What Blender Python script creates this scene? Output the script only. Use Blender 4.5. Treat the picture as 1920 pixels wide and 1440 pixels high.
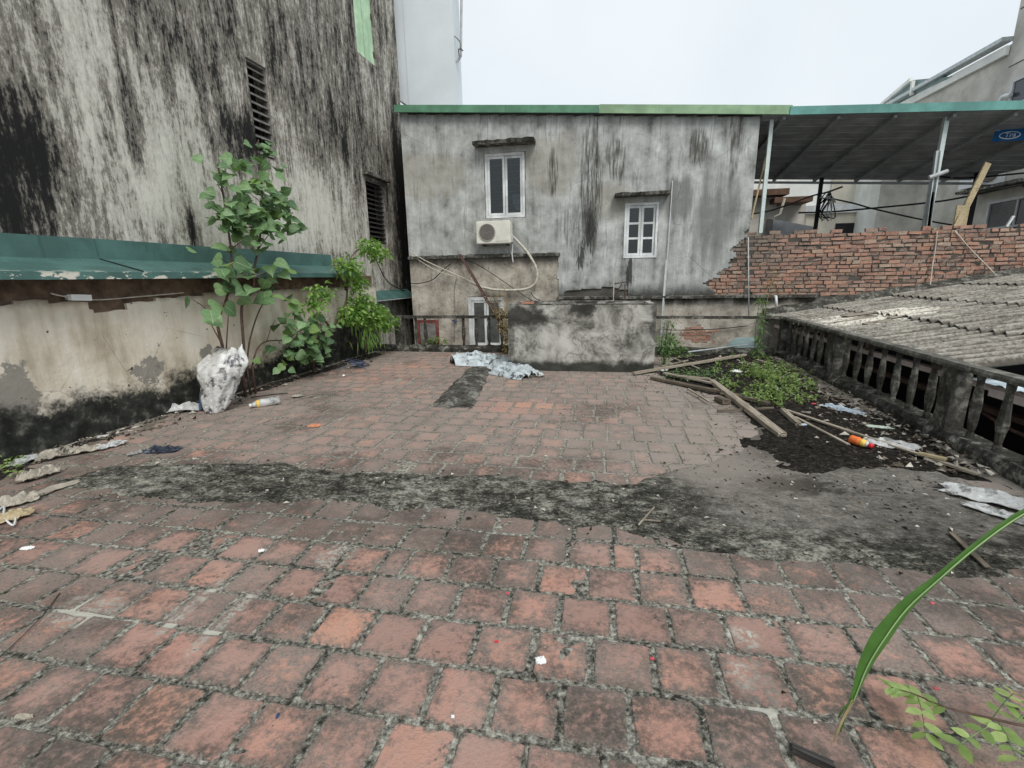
import bpy, bmesh, math, random
from math import sin, cos, pi, radians, sqrt
from mathutils import Vector, Matrix, noise as mn

for o in list(bpy.data.objects):
    bpy.data.objects.remove(o)
SC = bpy.context.scene
COL = SC.collection
rnd = random.Random(7)

# ------------------------------------------------------------------ camera
F, YAW, PITCH, ROLL = 860.0, radians(10.6), radians(13.15), radians(1.0)
CAM = Vector((0, 0, 1.45))
FW = Vector((-sin(YAW) * cos(PITCH), cos(YAW) * cos(PITCH), -sin(PITCH)))
_rt = Vector((cos(YAW), sin(YAW), 0))
_up = _rt.cross(FW)
RT = _rt * cos(ROLL) - _up * sin(ROLL)
UP = _up * cos(ROLL) + _rt * sin(ROLL)
cd = bpy.data.cameras.new('camera')
cam = bpy.data.objects.new('camera', cd)
COL.objects.link(cam)
cam.matrix_world = Matrix(((RT.x, UP.x, -FW.x, CAM.x), (RT.y, UP.y, -FW.y, CAM.y), (RT.z, UP.z, -FW.z, CAM.z), (0, 0, 0, 1)))
cd.sensor_width = 36
cd.lens = F / 1920 * 36
cd.clip_start = 0.05
cd.clip_end = 2000
SC.camera = cam

# ------------------------------------------------------------------ overcast sky and sun
SUN_EL, SUN_AZ = radians(50), radians(150)      # azimuth clockwise from +Y: high, behind the viewer's right shoulder
w = bpy.data.worlds.new('World')
SC.world = w
w.use_nodes = True
wn, wl = w.node_tree.nodes, w.node_tree.links
wn.clear()
sky = wn.new('ShaderNodeTexSky')
sky.sky_type = 'NISHITA'
sky.sun_disc = False
sky.sun_elevation = SUN_EL
sky.sun_rotation = SUN_AZ
sky.dust_density = 4.0
tc = wn.new('ShaderNodeTexCoord')
cn = wn.new('ShaderNodeTexNoise')
cn.inputs['Scale'].default_value = 1.6
cn.inputs['Detail'].default_value = 5
wl.new(tc.outputs['Generated'], cn.inputs['Vector'])
cr = wn.new('ShaderNodeValToRGB')
cr.color_ramp.elements[0].position = 0.3
cr.color_ramp.elements[0].color = (5.5, 6.1, 6.5, 1)
cr.color_ramp.elements[1].position = 0.7
cr.color_ramp.elements[1].color = (7.0, 7.45, 7.7, 1)
wl.new(cn.outputs['Fac'], cr.inputs['Fac'])
mx = wn.new('ShaderNodeMix')
mx.data_type = 'RGBA'
mx.inputs['Factor'].default_value = 0.88
wl.new(sky.outputs['Color'], mx.inputs['A'])
wl.new(cr.outputs['Color'], mx.inputs['B'])
bg = wn.new('ShaderNodeBackground')
bg.inputs['Strength'].default_value = 0.1
wl.new(mx.outputs['Result'], bg.inputs['Color'])
wo = wn.new('ShaderNodeOutputWorld')
wl.new(bg.outputs['Background'], wo.inputs['Surface'])

sd = bpy.data.lights.new('sun', 'SUN')
sd.energy = 1.5
sd.angle = radians(25)
sd.color = (1.0, 0.97, 0.92)
so = bpy.data.objects.new('sun', sd)
COL.objects.link(so)
sdir = Vector((sin(SUN_AZ) * cos(SUN_EL), cos(SUN_AZ) * cos(SUN_EL), sin(SUN_EL)))
so.rotation_euler = (-sdir).to_track_quat('-Z', 'Y').to_euler()
so.location = (0, -5, 15)

SC.view_settings.view_transform = 'Standard'
SC.view_settings.look = 'None'
SC.view_settings.exposure = 0.46
SC.view_settings.gamma = 1

# ------------------------------------------------------------------ survey helpers: where a sight line meets a known plane
def ray(x, y):
    return FW + RT * ((x - 960) / F) - UP * ((y - 720) / F)
def G(x, y, z=0.0):
    d = ray(x, y)
    return CAM + d * ((z - CAM.z) / d.z)
def P(x, y, Y):
    d = ray(x, y)
    return CAM + d * (Y / d.y)
def PX(x, y, X):
    d = ray(x, y)
    return CAM + d * (X / d.x)
SK = radians(3.2)                               # the side walls run 3.2 degrees off the tile grid
SDIR = Vector((sin(SK), cos(SK), 0))
SNOR = Vector((cos(SK), -sin(SK), 0))           # points to +X
def PL(x, y, p0):
    d = ray(x, y)
    return CAM + d * (SNOR.dot(Vector((p0[0], p0[1], 0))) / SNOR.dot(d))
def onl(p0, Y):                                 # x of the skewed line through p0 at depth Y
    return p0[0] + (Y - p0[1]) * math.tan(SK)
L0 = (-4.87, 2.77)      # low boundary wall face
T0 = (-5.2, 2.77)       # tall stained building face
B0 = (2.87, 3.43)       # balustrade inner foot
FY = 10.0               # front of the grey house

def nz(x, y, z=0.0, s=1.0):
    return mn.noise(Vector((x * s, y * s, z * s)))
def fbm(x, y, z=0.0, s=1.0, o=4):
    v, a = 0, 0.5
    for i in range(o):
        v += a * nz(x, y, z + i * 7.3, s)
        s *= 2.1
        a *= 0.5
    return v

# ------------------------------------------------------------------ mesh building
class MB:
    def __init__(self):
        self.v, self.f, self.mi, self.rn = [], [], [], []
        self.uv = {}
    def add(self, verts, faces, mi=0, r=None):
        b = len(self.v)
        self.v += [tuple(p) for p in verts]
        r = rnd.random() if r is None else r
        for f in faces:
            self.f.append(tuple(i + b for i in f))
            self.mi.append(mi)
            self.rn.append(r)
        return b
    def box(self, a, b, mi=0, r=None, jit=0.0, M=None):
        x0, y0, z0 = a
        x1, y1, z1 = b
        vs = [Vector((x, y, z)) for z in (z0, z1) for y in (y0, y1) for x in (x0, x1)]
        if jit:
            vs = [p + Vector((rnd.uniform(-jit, jit), rnd.uniform(-jit, jit), rnd.uniform(-jit, jit))) for p in vs]
        if M:
            vs = [M @ p for p in vs]
        self.add(vs, [(0, 2, 3, 1), (4, 5, 7, 6), (0, 1, 5, 4), (1, 3, 7, 5), (3, 2, 6, 7), (2, 0, 4, 6)], mi, r)
        return self
    def beam(self, p, q, wx, wz, mi=0, up=Vector((0, 0, 1)), r=None):
        p, q = Vector(p), Vector(q)
        d = (q - p)
        ln = d.length
        d.normalize()
        if abs(d.dot(up)) > 0.98:
            up = Vector((1, 0, 0))
        s = d.cross(up).normalized()
        u = s.cross(d)
        M = Matrix(((s.x, d.x, u.x, p.x), (s.y, d.y, u.y, p.y), (s.z, d.z, u.z, p.z), (0, 0, 0, 1)))
        return self.box((-wx / 2, 0, -wz / 2), (wx / 2, ln, wz / 2), mi, r, 0, M)
    def tube(self, pts, rad, n=6, mi=0, r=None, cap=True):
        pts = [Vector(p) for p in pts]
        if not isinstance(rad, (list, tuple)):
            rad = [rad] * len(pts)
        vs, fs = [], []
        prev = None
        for i, p in enumerate(pts):
            t = (pts[min(i + 1, len(pts) - 1)] - pts[max(i - 1, 0)]).normalized()
            if prev is None:
                s = t.cross(Vector((0, 0, 1)))
                if s.length < 0.05:
                    s = t.cross(Vector((1, 0, 0)))
            else:
                s = prev - t * prev.dot(t)
            s.normalize()
            prev = s
            u = t.cross(s)
            for k in range(n):
                a = 2 * pi * k / n
                vs.append(p + (s * cos(a) + u * sin(a)) * rad[i])
        for i in range(len(pts) - 1):
            for k in range(n):
                k2 = (k + 1) % n
                fs.append((i * n + k, i * n + k2, (i + 1) * n + k2, (i + 1) * n + k))
        if cap:
            fs.append(tuple(reversed(range(n))))
            fs.append(tuple((len(pts) - 1) * n + k for k in range(n)))
        self.add(vs, fs, mi, r)
        return self
    def lathe(self, prof, c, n=10, mi=0, r=None, M=None):
        vs, fs = [], []
        c = Vector(c)
        for (rr, z) in prof:
            for k in range(n):
                a = 2 * pi * (k + 0.5) / n
                p = Vector((rr * cos(a), rr * sin(a), z))
                vs.append((M @ p if M else p) + c)
        for i in range(len(prof) - 1):
            for k in range(n):
                k2 = (k + 1) % n
                fs.append((i * n + k, i * n + k2, (i + 1) * n + k2, (i + 1) * n + k))
        fs.append(tuple(reversed(range(n))))
        fs.append(tuple((len(prof) - 1) * n + k for k in range(n)))
        self.add(vs, fs, mi, r)
        return self
    def build(self, name, mats, parent=None, smooth=False, loc=None):
        me = bpy.data.meshes.new(name)
        vs = self.v
        if loc is not None:
            vs = [(a - loc[0], b - loc[1], c - loc[2]) for a, b, c in vs]
        me.from_pydata(vs, [], self.f)
        if not isinstance(mats, (list, tuple)):
            mats = [mats]
        for m in mats:
            me.materials.append(m)
        me.polygons.foreach_set('material_index', self.mi)
        if smooth:
            me.polygons.foreach_set('use_smooth', [True] * len(self.f))
        at = me.attributes.new('rnd', 'FLOAT', 'FACE')
        at.data.foreach_set('value', self.rn)
        me.update()
        o = bpy.data.objects.new(name, me)
        COL.objects.link(o)
        if loc is not None:
            o.location = loc
        if parent is not None:
            o.parent = parent
        return o

def tag(o, label=None, cat=None, group=None, kind=None):
    if label: o['label'] = label
    if cat: o['category'] = cat
    if group: o['group'] = group
    if kind: o['kind'] = kind
    return o
def thing(name, label, cat, group=None):
    o = bpy.data.objects.new(name, None)
    o.empty_display_size = 0.1
    COL.objects.link(o)
    return tag(o, label, cat, group)
def inst(src, parent, M):
    o = src.copy()
    COL.objects.link(o)
    o.parent = parent
    o.matrix_local = M
    return o
def spline(pts, n=8):
    pts = [Vector(p) for p in pts]
    out = []
    for i in range(len(pts) - 1):
        p0, p1, p2, p3 = pts[max(i - 1, 0)], pts[i], pts[i + 1], pts[min(i + 2, len(pts) - 1)]
        for k in range(n):
            t = k / n
            out.append(0.5 * ((2 * p1) + (p2 - p0) * t + (2 * p0 - 5 * p1 + 4 * p2 - p3) * t * t + (3 * p1 - p0 - 3 * p2 + p3) * t ** 3))
    out.append(pts[-1])
    return out

def coat(axis, u0, u1, v0, v1, step, mask, front, back, amp=0.004, name='plaster', mats=None, parent=None, org=None, smooth=True):
    """a coat of render standing proud of a wall; cells where mask(u, v) > 0; ragged edges get thickness.
    axis 'Y': u = X, plane at Y, front faces -Y.  axis 'L': u = distance along the skewed side wall, front faces +X side."""
    nu, nv = max(1, int(round((u1 - u0) / step))), max(1, int(round((v1 - v0) / step)))
    ok = [[mask(u0 + (i + .5) * (u1 - u0) / nu, v0 + (j + .5) * (v1 - v0) / nv) > 0 for j in range(nv)] for i in range(nu)]
    def pos(u, v, d):
        if axis == 'Y':
            return (u, d, v)
        q = Vector((org[0], org[1], 0)) + SDIR * u + SNOR * d
        return (q.x, q.y, v)
    idx, m = {}, MB()
    vs = m.v
    def vert(i, j, fr):
        k = (i, j, fr)
        if k not in idx:
            u, v = u0 + i * (u1 - u0) / nu, v0 + j * (v1 - v0) / nv
            edge = False
            for a in (i - 1, i):
                for b in (j - 1, j):
                    if not (0 <= a < nu and 0 <= b < nv) or not ok[a][b]:
                        edge = True
            ins = 0 < i < nu and 0 < j < nv
            if edge and ins:
                u += 0.45 * step * nz(u, v, 3.1, 9)
                v += 0.45 * step * nz(u, v, 8.7, 9)
            d = front + (amp * fbm(u, v, 1.0, 2.2) * 2 if fr else 0)
            idx[k] = len(vs)
            vs.append(pos(u, v, d if fr else back))
        return idx[k]
    flip = (axis == 'L')
    def face(a):
        m.f.append(tuple(reversed(a)) if flip else tuple(a))
        m.mi.append(0)
        m.rn.append(0.5)
    for i in range(nu):
        for j in range(nv):
            if not ok[i][j]:
                continue
            face((vert(i, j, 1), vert(i + 1, j, 1), vert(i + 1, j + 1, 1), vert(i, j + 1, 1)))
            for (a, b, e) in ((i - 1, j, ((i, j + 1), (i, j))), (i + 1, j, ((i + 1, j), (i + 1, j + 1))), (i, j - 1, ((i, j), (i + 1, j))), (i, j + 1, ((i + 1, j + 1), (i, j + 1)))):
                if not (0 <= a < nu and 0 <= b < nv) or not ok[a][b]:
                    p, q = e
                    face((vert(p[0], p[1], 0), vert(q[0], q[1], 0), vert(q[0], q[1], 1), vert(p[0], p[1], 1)))
    return m.build(name, mats, parent, smooth=False)

def walls_with_holes(m, x0, x1, z0, z1, y0, y1, holes, mi=0):
    """box wall between y0 and y1 with rectangular openings (x0, x1, z0, z1)"""
    xs = sorted({x0, x1, *[h[0] for h in holes], *[h[1] for h in holes]})
    zs = sorted({z0, z1, *[h[2] for h in holes], *[h[3] for h in holes]})
    def hole(a, b, c, d):
        return any(h[0] <= a and b <= h[1] and h[2] <= c and d <= h[3] for h in holes)
    nx, nzz = len(xs) - 1, len(zs) - 1
    g = [[not hole(xs[i], xs[i + 1], zs[j], zs[j + 1]) for j in range(nzz)] for i in range(nx)]
    for i in range(nx):
        for j in range(nzz):
            if not g[i][j]:
                continue
            a, b, c, d = xs[i], xs[i + 1], zs[j], zs[j + 1]
            m.add([(a, y0, c), (b, y0, c), (b, y0, d), (a, y0, d)], [(0, 1, 2, 3)], mi)
            m.add([(a, y1, c), (b, y1, c), (b, y1, d), (a, y1, d)], [(3, 2, 1, 0)], mi)
            for (k, l, q) in ((i - 1, j, ((a, c), (a, d))), (i + 1, j, ((b, d), (b, c))), (i, j - 1, ((b, c), (a, c))), (i, j + 1, ((a, d), (b, d)))):
                if not (0 <= k < nx and 0 <= l < nzz) or not g[k][l]:
                    (p, r_), (s, t) = q
                    m.add([(p, y0, r_), (s, y0, t), (s, y1, t), (p, y1, r_)], [(3, 2, 1, 0)], mi)

# ------------------------------------------------------------------ materials
class NT:
    def __init__(self, name, rough=0.85, spec=0.3):
        self.mat = bpy.data.materials.new(name)
        self.mat.use_nodes = True
        self.n, self.l = self.mat.node_tree.nodes, self.mat.node_tree.links
        self.b = self.n['Principled BSDF']
        self.b.inputs['Roughness'].default_value = rough
        self.b.inputs['Specular IOR Level'].default_value = spec
        self._pos = None
    def put(self, sock, v):
        if hasattr(v, 'is_linked') or isinstance(v, bpy.types.NodeSocket):
            self.l.new(v, sock)
        else:
            if isinstance(v, tuple) and len(v) == 3 and sock.type == 'RGBA':
                v = (*v, 1)
            sock.default_value = v
    def pos(self):
        if self._pos is None:
            self._pos = self.n.new('ShaderNodeNewGeometry').outputs['Position']
        return self._pos
    def xyz(self):
        s = self.n.new('ShaderNodeSeparateXYZ')
        self.l.new(self.pos(), s.inputs[0])
        return s.outputs
    def map(self, scale, loc=(0, 0, 0), vec=None):
        m = self.n.new('ShaderNodeMapping')
        self.l.new(vec or self.pos(), m.inputs['Vector'])
        m.inputs['Scale'].default_value = scale
        m.inputs['Location'].default_value = loc
        return m.outputs[0]
    def noise(self, scale, vec=None, detail=5, rough=0.6, dist=0.0, stretch=None, loc=(0, 0, 0)):
        if stretch:
            vec = self.map(stretch, loc, vec)
        elif loc != (0, 0, 0):
            vec = self.map((1, 1, 1), loc, vec)
        t = self.n.new('ShaderNodeTexNoise')
        self.l.new(vec or self.pos(), t.inputs['Vector'])
        t.inputs['Scale'].default_value = scale
        t.inputs['Detail'].default_value = detail
        t.inputs['Roughness'].default_value = rough
        t.inputs['Distortion'].default_value = dist
        return t.outputs['Fac']
    def voro(self, scale, vec=None, feature='F1'):
        t = self.n.new('ShaderNodeTexVoronoi')
        t.feature = feature
        self.l.new(vec or self.pos(), t.inputs['Vector'])
        t.inputs['Scale'].default_value = scale
        return t.outputs['Distance']
    def mr(self, v, a, b, c=0.0, d=1.0, smooth=True):
        m = self.n.new('ShaderNodeMapRange')
        if smooth: m.interpolation_type = 'SMOOTHSTEP'
        self.put(m.inputs['Value'], v)
        for k, x in zip(('From Min', 'From Max', 'To Min', 'To Max'), (a, b, c, d)):
            self.put(m.inputs[k], x)
        return m.outputs['Result']
    def m(self, op, a, b=0.0, clamp=False):
        m = self.n.new('ShaderNodeMath')
        m.operation = op
        m.use_clamp = clamp
        self.put(m.inputs[0], a)
        self.put(m.inputs[1], b)
        return m.outputs[0]
    def mix(self, f, a, b, mode='MIX'):
        m = self.n.new('ShaderNodeMix')
        m.data_type = 'RGBA'
        m.blend_type = mode
        self.put(m.inputs['Factor'], f)
        self.put(m.inputs['A'], a)
        self.put(m.inputs['B'], b)
        return m.outputs['Result']
    def ramp(self, f, stops):
        r = self.n.new('ShaderNodeValToRGB')
        e = r.color_ramp.elements
        while len(e) < len(stops): e.new(0.5)
        for k, (p, c) in enumerate(stops):
            e[k].position = p
            e[k].color = (*c, 1)
        self.put(r.inputs['Fac'], f)
        return r.outputs['Color']
    def attr(self, name):
        a = self.n.new('ShaderNodeAttribute')
        a.attribute_name = name
        return a.outputs['Fac']
    def orand(self):
        return self.n.new('ShaderNodeObjectInfo').outputs['Random']
    def blob(self, u, v, cu, cv, ru, rv, nse=None, na=0.8, lo=0.7, hi=1.15):
        """1 inside a stain centred at (cu, cv), ragged edge"""
        a = self.m('DIVIDE', self.m('SUBTRACT', u, cu), ru)
        b = self.m('DIVIDE', self.m('SUBTRACT', v, cv), rv)
        d = self.m('SQRT', self.m('ADD', self.m('MULTIPLY', a, a), self.m('MULTIPLY', b, b)))
        if nse is not None:
            d = self.m('ADD', d, self.m('MULTIPLY', self.m('SUBTRACT', nse, 0.5), na * 2))
        return self.mr(d, hi, lo)
    def mx(self, *v):
        o = v[0]
        for x in v[1:]: o = self.m('MAXIMUM', o, x)
        return o
    def bump(self, h, strength=0.4, dist=0.02):
        b = self.n.new('ShaderNodeBump')
        b.inputs['Strength'].default_value = strength
        b.inputs['Distance'].default_value = dist
        self.put(b.inputs['Height'], h)
        self.l.new(b.outputs[0], self.b.inputs['Normal'])
        return self
    def col(self, c):
        self.put(self.b.inputs['Base Color'], c)
        return self
    def rough(self, v):
        self.put(self.b.inputs['Roughness'], v)
        return self

def simple(name, c, rough=0.7, var=0.15, scale=6, metal=0.0, bump=0.1, spec=0.3):
    t = NT(name, rough, spec)
    n1 = t.noise(scale)
    t.col(t.mix(t.mr(n1, 0.3, 0.7), tuple(x * (1 - var) for x in c), tuple(min(1, x * (1 + var)) for x in c)))
    t.b.inputs['Metallic'].default_value = metal
    if bump: t.bump(t.noise(scale * 6), bump, 0.01)
    return t.mat

# ---- weathered walls
def tall_wall_mat():
    t = NT('streaked_lime_plaster', 0.92, 0.15)
    x, y, z = t.xyz()
    s1 = t.noise(1.0, stretch=(4.5, 4.5, 0.9), detail=6, rough=0.62)
    s2 = t.noise(1.0, stretch=(20, 20, 3.0), detail=6, rough=0.72)
    s3 = t.noise(1.0, stretch=(46, 46, 17), detail=6, rough=0.75)
    g0 = t.noise(9, detail=8, rough=0.75)
    a = t.noise(0.55, detail=3, stretch=(1, 1, 0.7), loc=(3, 1, 4))
    ns = t.noise(1.0, stretch=(5, 5, 1.1), detail=7, rough=0.68)
    lb = t.mx(t.blob(y, z, 5.2, 2.8, 1.15, 1.25, ns, 1.1, 0.4, 1.1),
              t.blob(y, z, 7.2, 2.5, 1.4, 0.85, ns, 1.1, 0.4, 1.2),
              t.m('MULTIPLY', t.blob(y, z, 4.4, 3.7, 0.35, 0.7, ns, 1.0, 0.4, 1.2), 0.8))
    db = t.mx(t.blob(y, z, 3.45, 2.6, 0.55, 0.9, ns, 1.1, 0.3, 1.3),
              t.blob(y, z, 4.75, 3.2, 0.14, 0.6, ns, 1.0, 0.4, 1.2),
              t.blob(y, z, 6.3, 3.4, 0.40, 0.45, ns, 1.3, 0.4, 1.3),
              t.blob(y, z, 5.25, 2.15, 0.08, 0.35, ns, 1.0, 0.4, 1.2),
              t.blob(y, z, 11.2, 3.0, 0.45, 3.4, ns, 0.6, 0.5, 1.2))
    v = t.m('ADD', t.m('MULTIPLY', s1, 0.28), t.m('MULTIPLY', s2, 0.30))
    v = t.m('ADD', v, t.m('MULTIPLY', s3, 0.24))
    v = t.m('ADD', v, t.m('MULTIPLY', g0, 0.20))
    v = t.m('ADD', v, t.m('MULTIPLY', t.m('SUBTRACT', a, 0.5), 0.22))
    v = t.m('ADD', v, t.m('MULTIPLY', lb, 0.082))
    v = t.m('SUBTRACT', v, t.m('MULTIPLY', db, 0.10))
    v = t.m('SUBTRACT', v, t.mr(z, 2.8, 4.2, 0.0, 0.036))
    c = t.ramp(v, [(0.395, (0.018, 0.018, 0.018)), (0.438, (0.05, 0.048, 0.044)), (0.452, (0.145, 0.134, 0.117)),
                   (0.508, (0.27, 0.250, 0.218)), (0.522, (0.43, 0.412, 0.365)), (0.61, (0.66, 0.64, 0.58))])
    tint = t.noise(1.3, detail=3, loc=(9, 2, 2))
    c = t.mix(t.mr(tint, 0.45, 0.75, 0, 0.35), c, t.mix(1.0, c, (0.88, 0.96, 0.90), 'MULTIPLY'))
    t.col(c)
    t.bump(t.m('ADD', v, t.m('MULTIPLY', t.noise(40), 0.2)), 0.35, 0.02)
    return t.mat

def grey_house_mat():
    t = NT('grey_cement_render', 0.9, 0.2)
    x, y, z = t.xyz()
    ns = t.noise(1.4, detail=5)
    st = t.noise(1.0, stretch=(5, 5, 0.55), detail=5)
    fs = t.noise(1.0, stretch=(22, 22, 2.0), detail=5, rough=0.7)
    cl = t.noise(2.6, detail=7, rough=0.65)
    base = t.ramp(t.m('ADD', t.m('MULTIPLY', cl, 0.6), t.m('MULTIPLY', st, 0.4)),
                  [(0.37, (0.17, 0.175, 0.168)), (0.45, (0.33, 0.338, 0.325)), (0.53, (0.455, 0.468, 0.455)), (0.63, (0.63, 0.645, 0.63))])
    # buff damp bands
    buff = t.mx(t.blob(x, z, -3.6, 3.5, 0.9, 0.5, ns, 0.9), t.blob(x, z, -1.0, 3.7, 0.6, 0.6, ns, 0.9), t.blob(x, z, 0.3, 2.9, 0.5, 0.35, ns, 0.9))
    c = t.mix(t.m('MULTIPLY', buff, 0.5), base, (0.36, 0.33, 0.27))
    # dark runs
    big = t.m('MULTIPLY', t.mx(t.blob(x, z, -0.2, 3.2, 0.22, 1.3, st, 1.0), t.blob(x, z, -0.95, 3.5, 0.12, 0.5, st, 1.0),
               t.blob(x, z, 0.3, 3.7, 0.2, 0.45, st, 1.0), t.blob(x, z, 1.85, 3.75, 0.2, 0.35, st, 1.1), t.blob(x, z, 2.45, 3.9, 0.15, 0.6, st, 1.0)), t.mr(fs, 0.36, 0.62))
    damp = t.mx(t.blob(x, z, 2.2, 2.45, 0.5, 0.9, st, 1.3, 0.3, 1.3), t.blob(x, z, 1.55, 2.9, 0.3, 0.45, st, 0.9), t.m('MULTIPLY', t.blob(x, z, -0.45, 2.4, 0.4, 0.5, st, 1.1), t.mr(fs, 0.4, 0.6)))
    c = t.mix(t.m('MULTIPLY', t.m('MULTIPLY', damp, t.mr(cl, 0.36, 0.56, 0.45, 1.0)), 0.68), c, (0.11, 0.115, 0.108))
    c = t.mix(t.m('MULTIPLY', big, 0.92), c, (0.075, 0.07, 0.06))
    blk = t.m('MULTIPLY', t.mx(t.blob(x, z, -0.2, 2.4, 0.12, 0.45, fs, 3.2), t.blob(x, z, -0.35, 1.85, 0.09, 0.25, fs, 3.4), t.blob(x, z, 0.62, 1.45, 0.07, 0.3, fs, 2.6)), 0.85)
    runs = t.m('MULTIPLY', t.mr(st, 0.50, 0.64), t.mr(fs, 0.48, 0.58))
    c = t.mix(t.m('MULTIPLY', runs, 0.5), c, (0.085, 0.085, 0.078))
    c = t.mix(blk, c, (0.02, 0.02, 0.02))
    # mould along the foot of the render and under the roof edge
    foot = t.mr(t.m('ADD', z, t.m('MULTIPLY', t.noise(2.6, detail=8, rough=0.7), -0.75)), 0.92, 0.66)
    c = t.mix(t.m('MULTIPLY', foot, 0.88), c, (0.035, 0.035, 0.032))
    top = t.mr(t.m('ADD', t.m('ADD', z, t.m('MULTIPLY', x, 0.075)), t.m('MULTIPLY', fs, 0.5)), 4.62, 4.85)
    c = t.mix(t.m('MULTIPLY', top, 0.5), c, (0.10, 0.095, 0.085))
    # cracks
    ck = t.mr(t.voro(1.1, t.map((1, 1, 1.3)), 'DISTANCE_TO_EDGE'), 0.012, 0.0)
    ck = t.m('MULTIPLY', ck, t.mr(t.noise(0.8), 0.52, 0.6))
    c = t.mix(t.m('MULTIPLY', ck, 0.55), c, (0.09, 0.09, 0.085))
    spk = t.mr(t.noise(28, detail=3), 0.64, 0.72)
    c = t.mix(t.m('MULTIPLY', spk, 0.5), c, (0.10, 0.10, 0.09))
    t.col(c)
    t.bump(t.m('ADD', t.m('MULTIPLY', cl, 0.8), t.m('MULTIPLY', t.noise(24), 0.5)), 0.4, 0.025)
    return t.mat

def tan_render_mat(name='old_tan_render', dark=1.0):
    t = NT(name, 0.92, 0.15)
    x, y, z = t.xyz()
    cl = t.noise(2.2, detail=7, rough=0.65)
    c = t.ramp(cl, [(0.32, (0.17, 0.155, 0.135)), (0.45, (0.36, 0.325, 0.275)), (0.55, (0.49, 0.45, 0.385)), (0.68, (0.62, 0.58, 0.51))])
    pit = t.mr(t.noise(16, detail=4), 0.6, 0.7)
    c = t.mix(t.m('MULTIPLY', pit, 0.7), c, (0.07, 0.062, 0.052))
    st = t.noise(1.0, stretch=(4, 4, 0.8), detail=5)
    c = t.mix(t.mr(st, 0.58, 0.70, 0, 0.6), c, (0.09, 0.082, 0.072))
    top = t.mr(t.m('ADD', z, t.m('MULTIPLY', st, 0.5)), 1.02, 1.2)
    lowr = t.mr(x, -0.9, -0.7)
    und = t.m('MULTIPLY', t.mr(t.m('ADD', z, t.m('MULTIPLY', st, 0.55)), 1.86, 2.1), t.mr(x, -0.7, -0.9))
    c = t.mix(t.m('MULTIPLY', und, 0.6), c, (0.07, 0.062, 0.052))
    c = t.mix(t.m('MULTIPLY', t.m('MULTIPLY', top, lowr), 0.85), c, (0.035, 0.034, 0.03))
    t.col(c)
    t.bump(t.m('ADD', cl, t.m('MULTIPLY', t.noise(20), 0.7)), 0.6, 0.03)
    return t.mat

def low_wall_mat():
    t = NT('cream_limewash_wall', 0.9, 0.2)
    x, y, z = t.xyz()
    n1 = t.noise(1.6, detail=6)
    n2 = t.noise(5, detail=6, rough=0.7)
    st = t.noise(1.0, stretch=(6, 6, 0.9), detail=4)
    c = t.ramp(t.m('ADD', t.m('MULTIPLY', n1, 0.55), t.m('MULTIPLY', st, 0.45)),
               [(0.34, (0.42, 0.36, 0.27)), (0.45, (0.64, 0.575, 0.465)), (0.54, (0.76, 0.705, 0.60)), (0.68, (0.83, 0.79, 0.70))])
    och = t.mr(t.noise(1.1, detail=4, loc=(5, 5, 5)), 0.55, 0.68, 0, 0.55)
    c = t.mix(och, c, (0.40, 0.33, 0.235))
    # patches of bare grey cement
    e1 = t.mx(t.blob(y, z, 4.12, 0.52, 0.17, 0.16, n2, 1.5, 0.85, 0.95), t.blob(y, z, 2.95, 0.55, 0.2, 0.34, n2, 1.4, 0.8, 0.95),
              t.blob(y, z, 4.85, 0.6, 0.13, 0.1, n2, 1.6, 0.85, 0.95))
    c = t.mix(e1, c, t.mix(n2, (0.22, 0.205, 0.175), (0.36, 0.34, 0.30)))
    pit = t.mr(t.noise(13, detail=2), 0.70, 0.74)
    c = t.mix(pit, c, (0.09, 0.075, 0.06))
    hair = t.m('MULTIPLY', t.mr(t.voro(1.4, None, 'DISTANCE_TO_EDGE'), 0.008, 0.0), t.mr(t.noise(0.9), 0.5, 0.6))
    c = t.mix(t.m('MULTIPLY', hair, 0.5), c, (0.14, 0.12, 0.10))
    # black mould creeping up from the floor
    h = t.m('ADD', z, t.m('MULTIPLY', t.m('SUBTRACT', t.noise(1.7, detail=9, rough=0.72), 0.5), -1.15))
    h = t.m('ADD', h, t.mr(y, 7.5, 5.5, -0.45, 0.0))
    mo = t.mr(t.m('ADD', h, t.m('MULTIPLY', t.m('SUBTRACT', t.noise(22, detail=5, rough=0.75), 0.5), -0.35)), 0.50, 0.24)
    moc = t.ramp(t.noise(9, detail=6), [(0.4, (0.016, 0.017, 0.015)), (0.58, (0.04, 0.042, 0.036)), (0.72, (0.16, 0.155, 0.135))])
    c = t.mix(mo, c, moc)
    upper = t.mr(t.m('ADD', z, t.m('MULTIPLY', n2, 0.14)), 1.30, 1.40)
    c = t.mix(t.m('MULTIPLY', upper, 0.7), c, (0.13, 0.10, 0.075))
    t.col(c)
    t.bump(t.m('ADD', n2, t.m('MULTIPLY', t.noise(30), 0.5)), 0.45, 0.02)
    return t.mat

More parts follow.
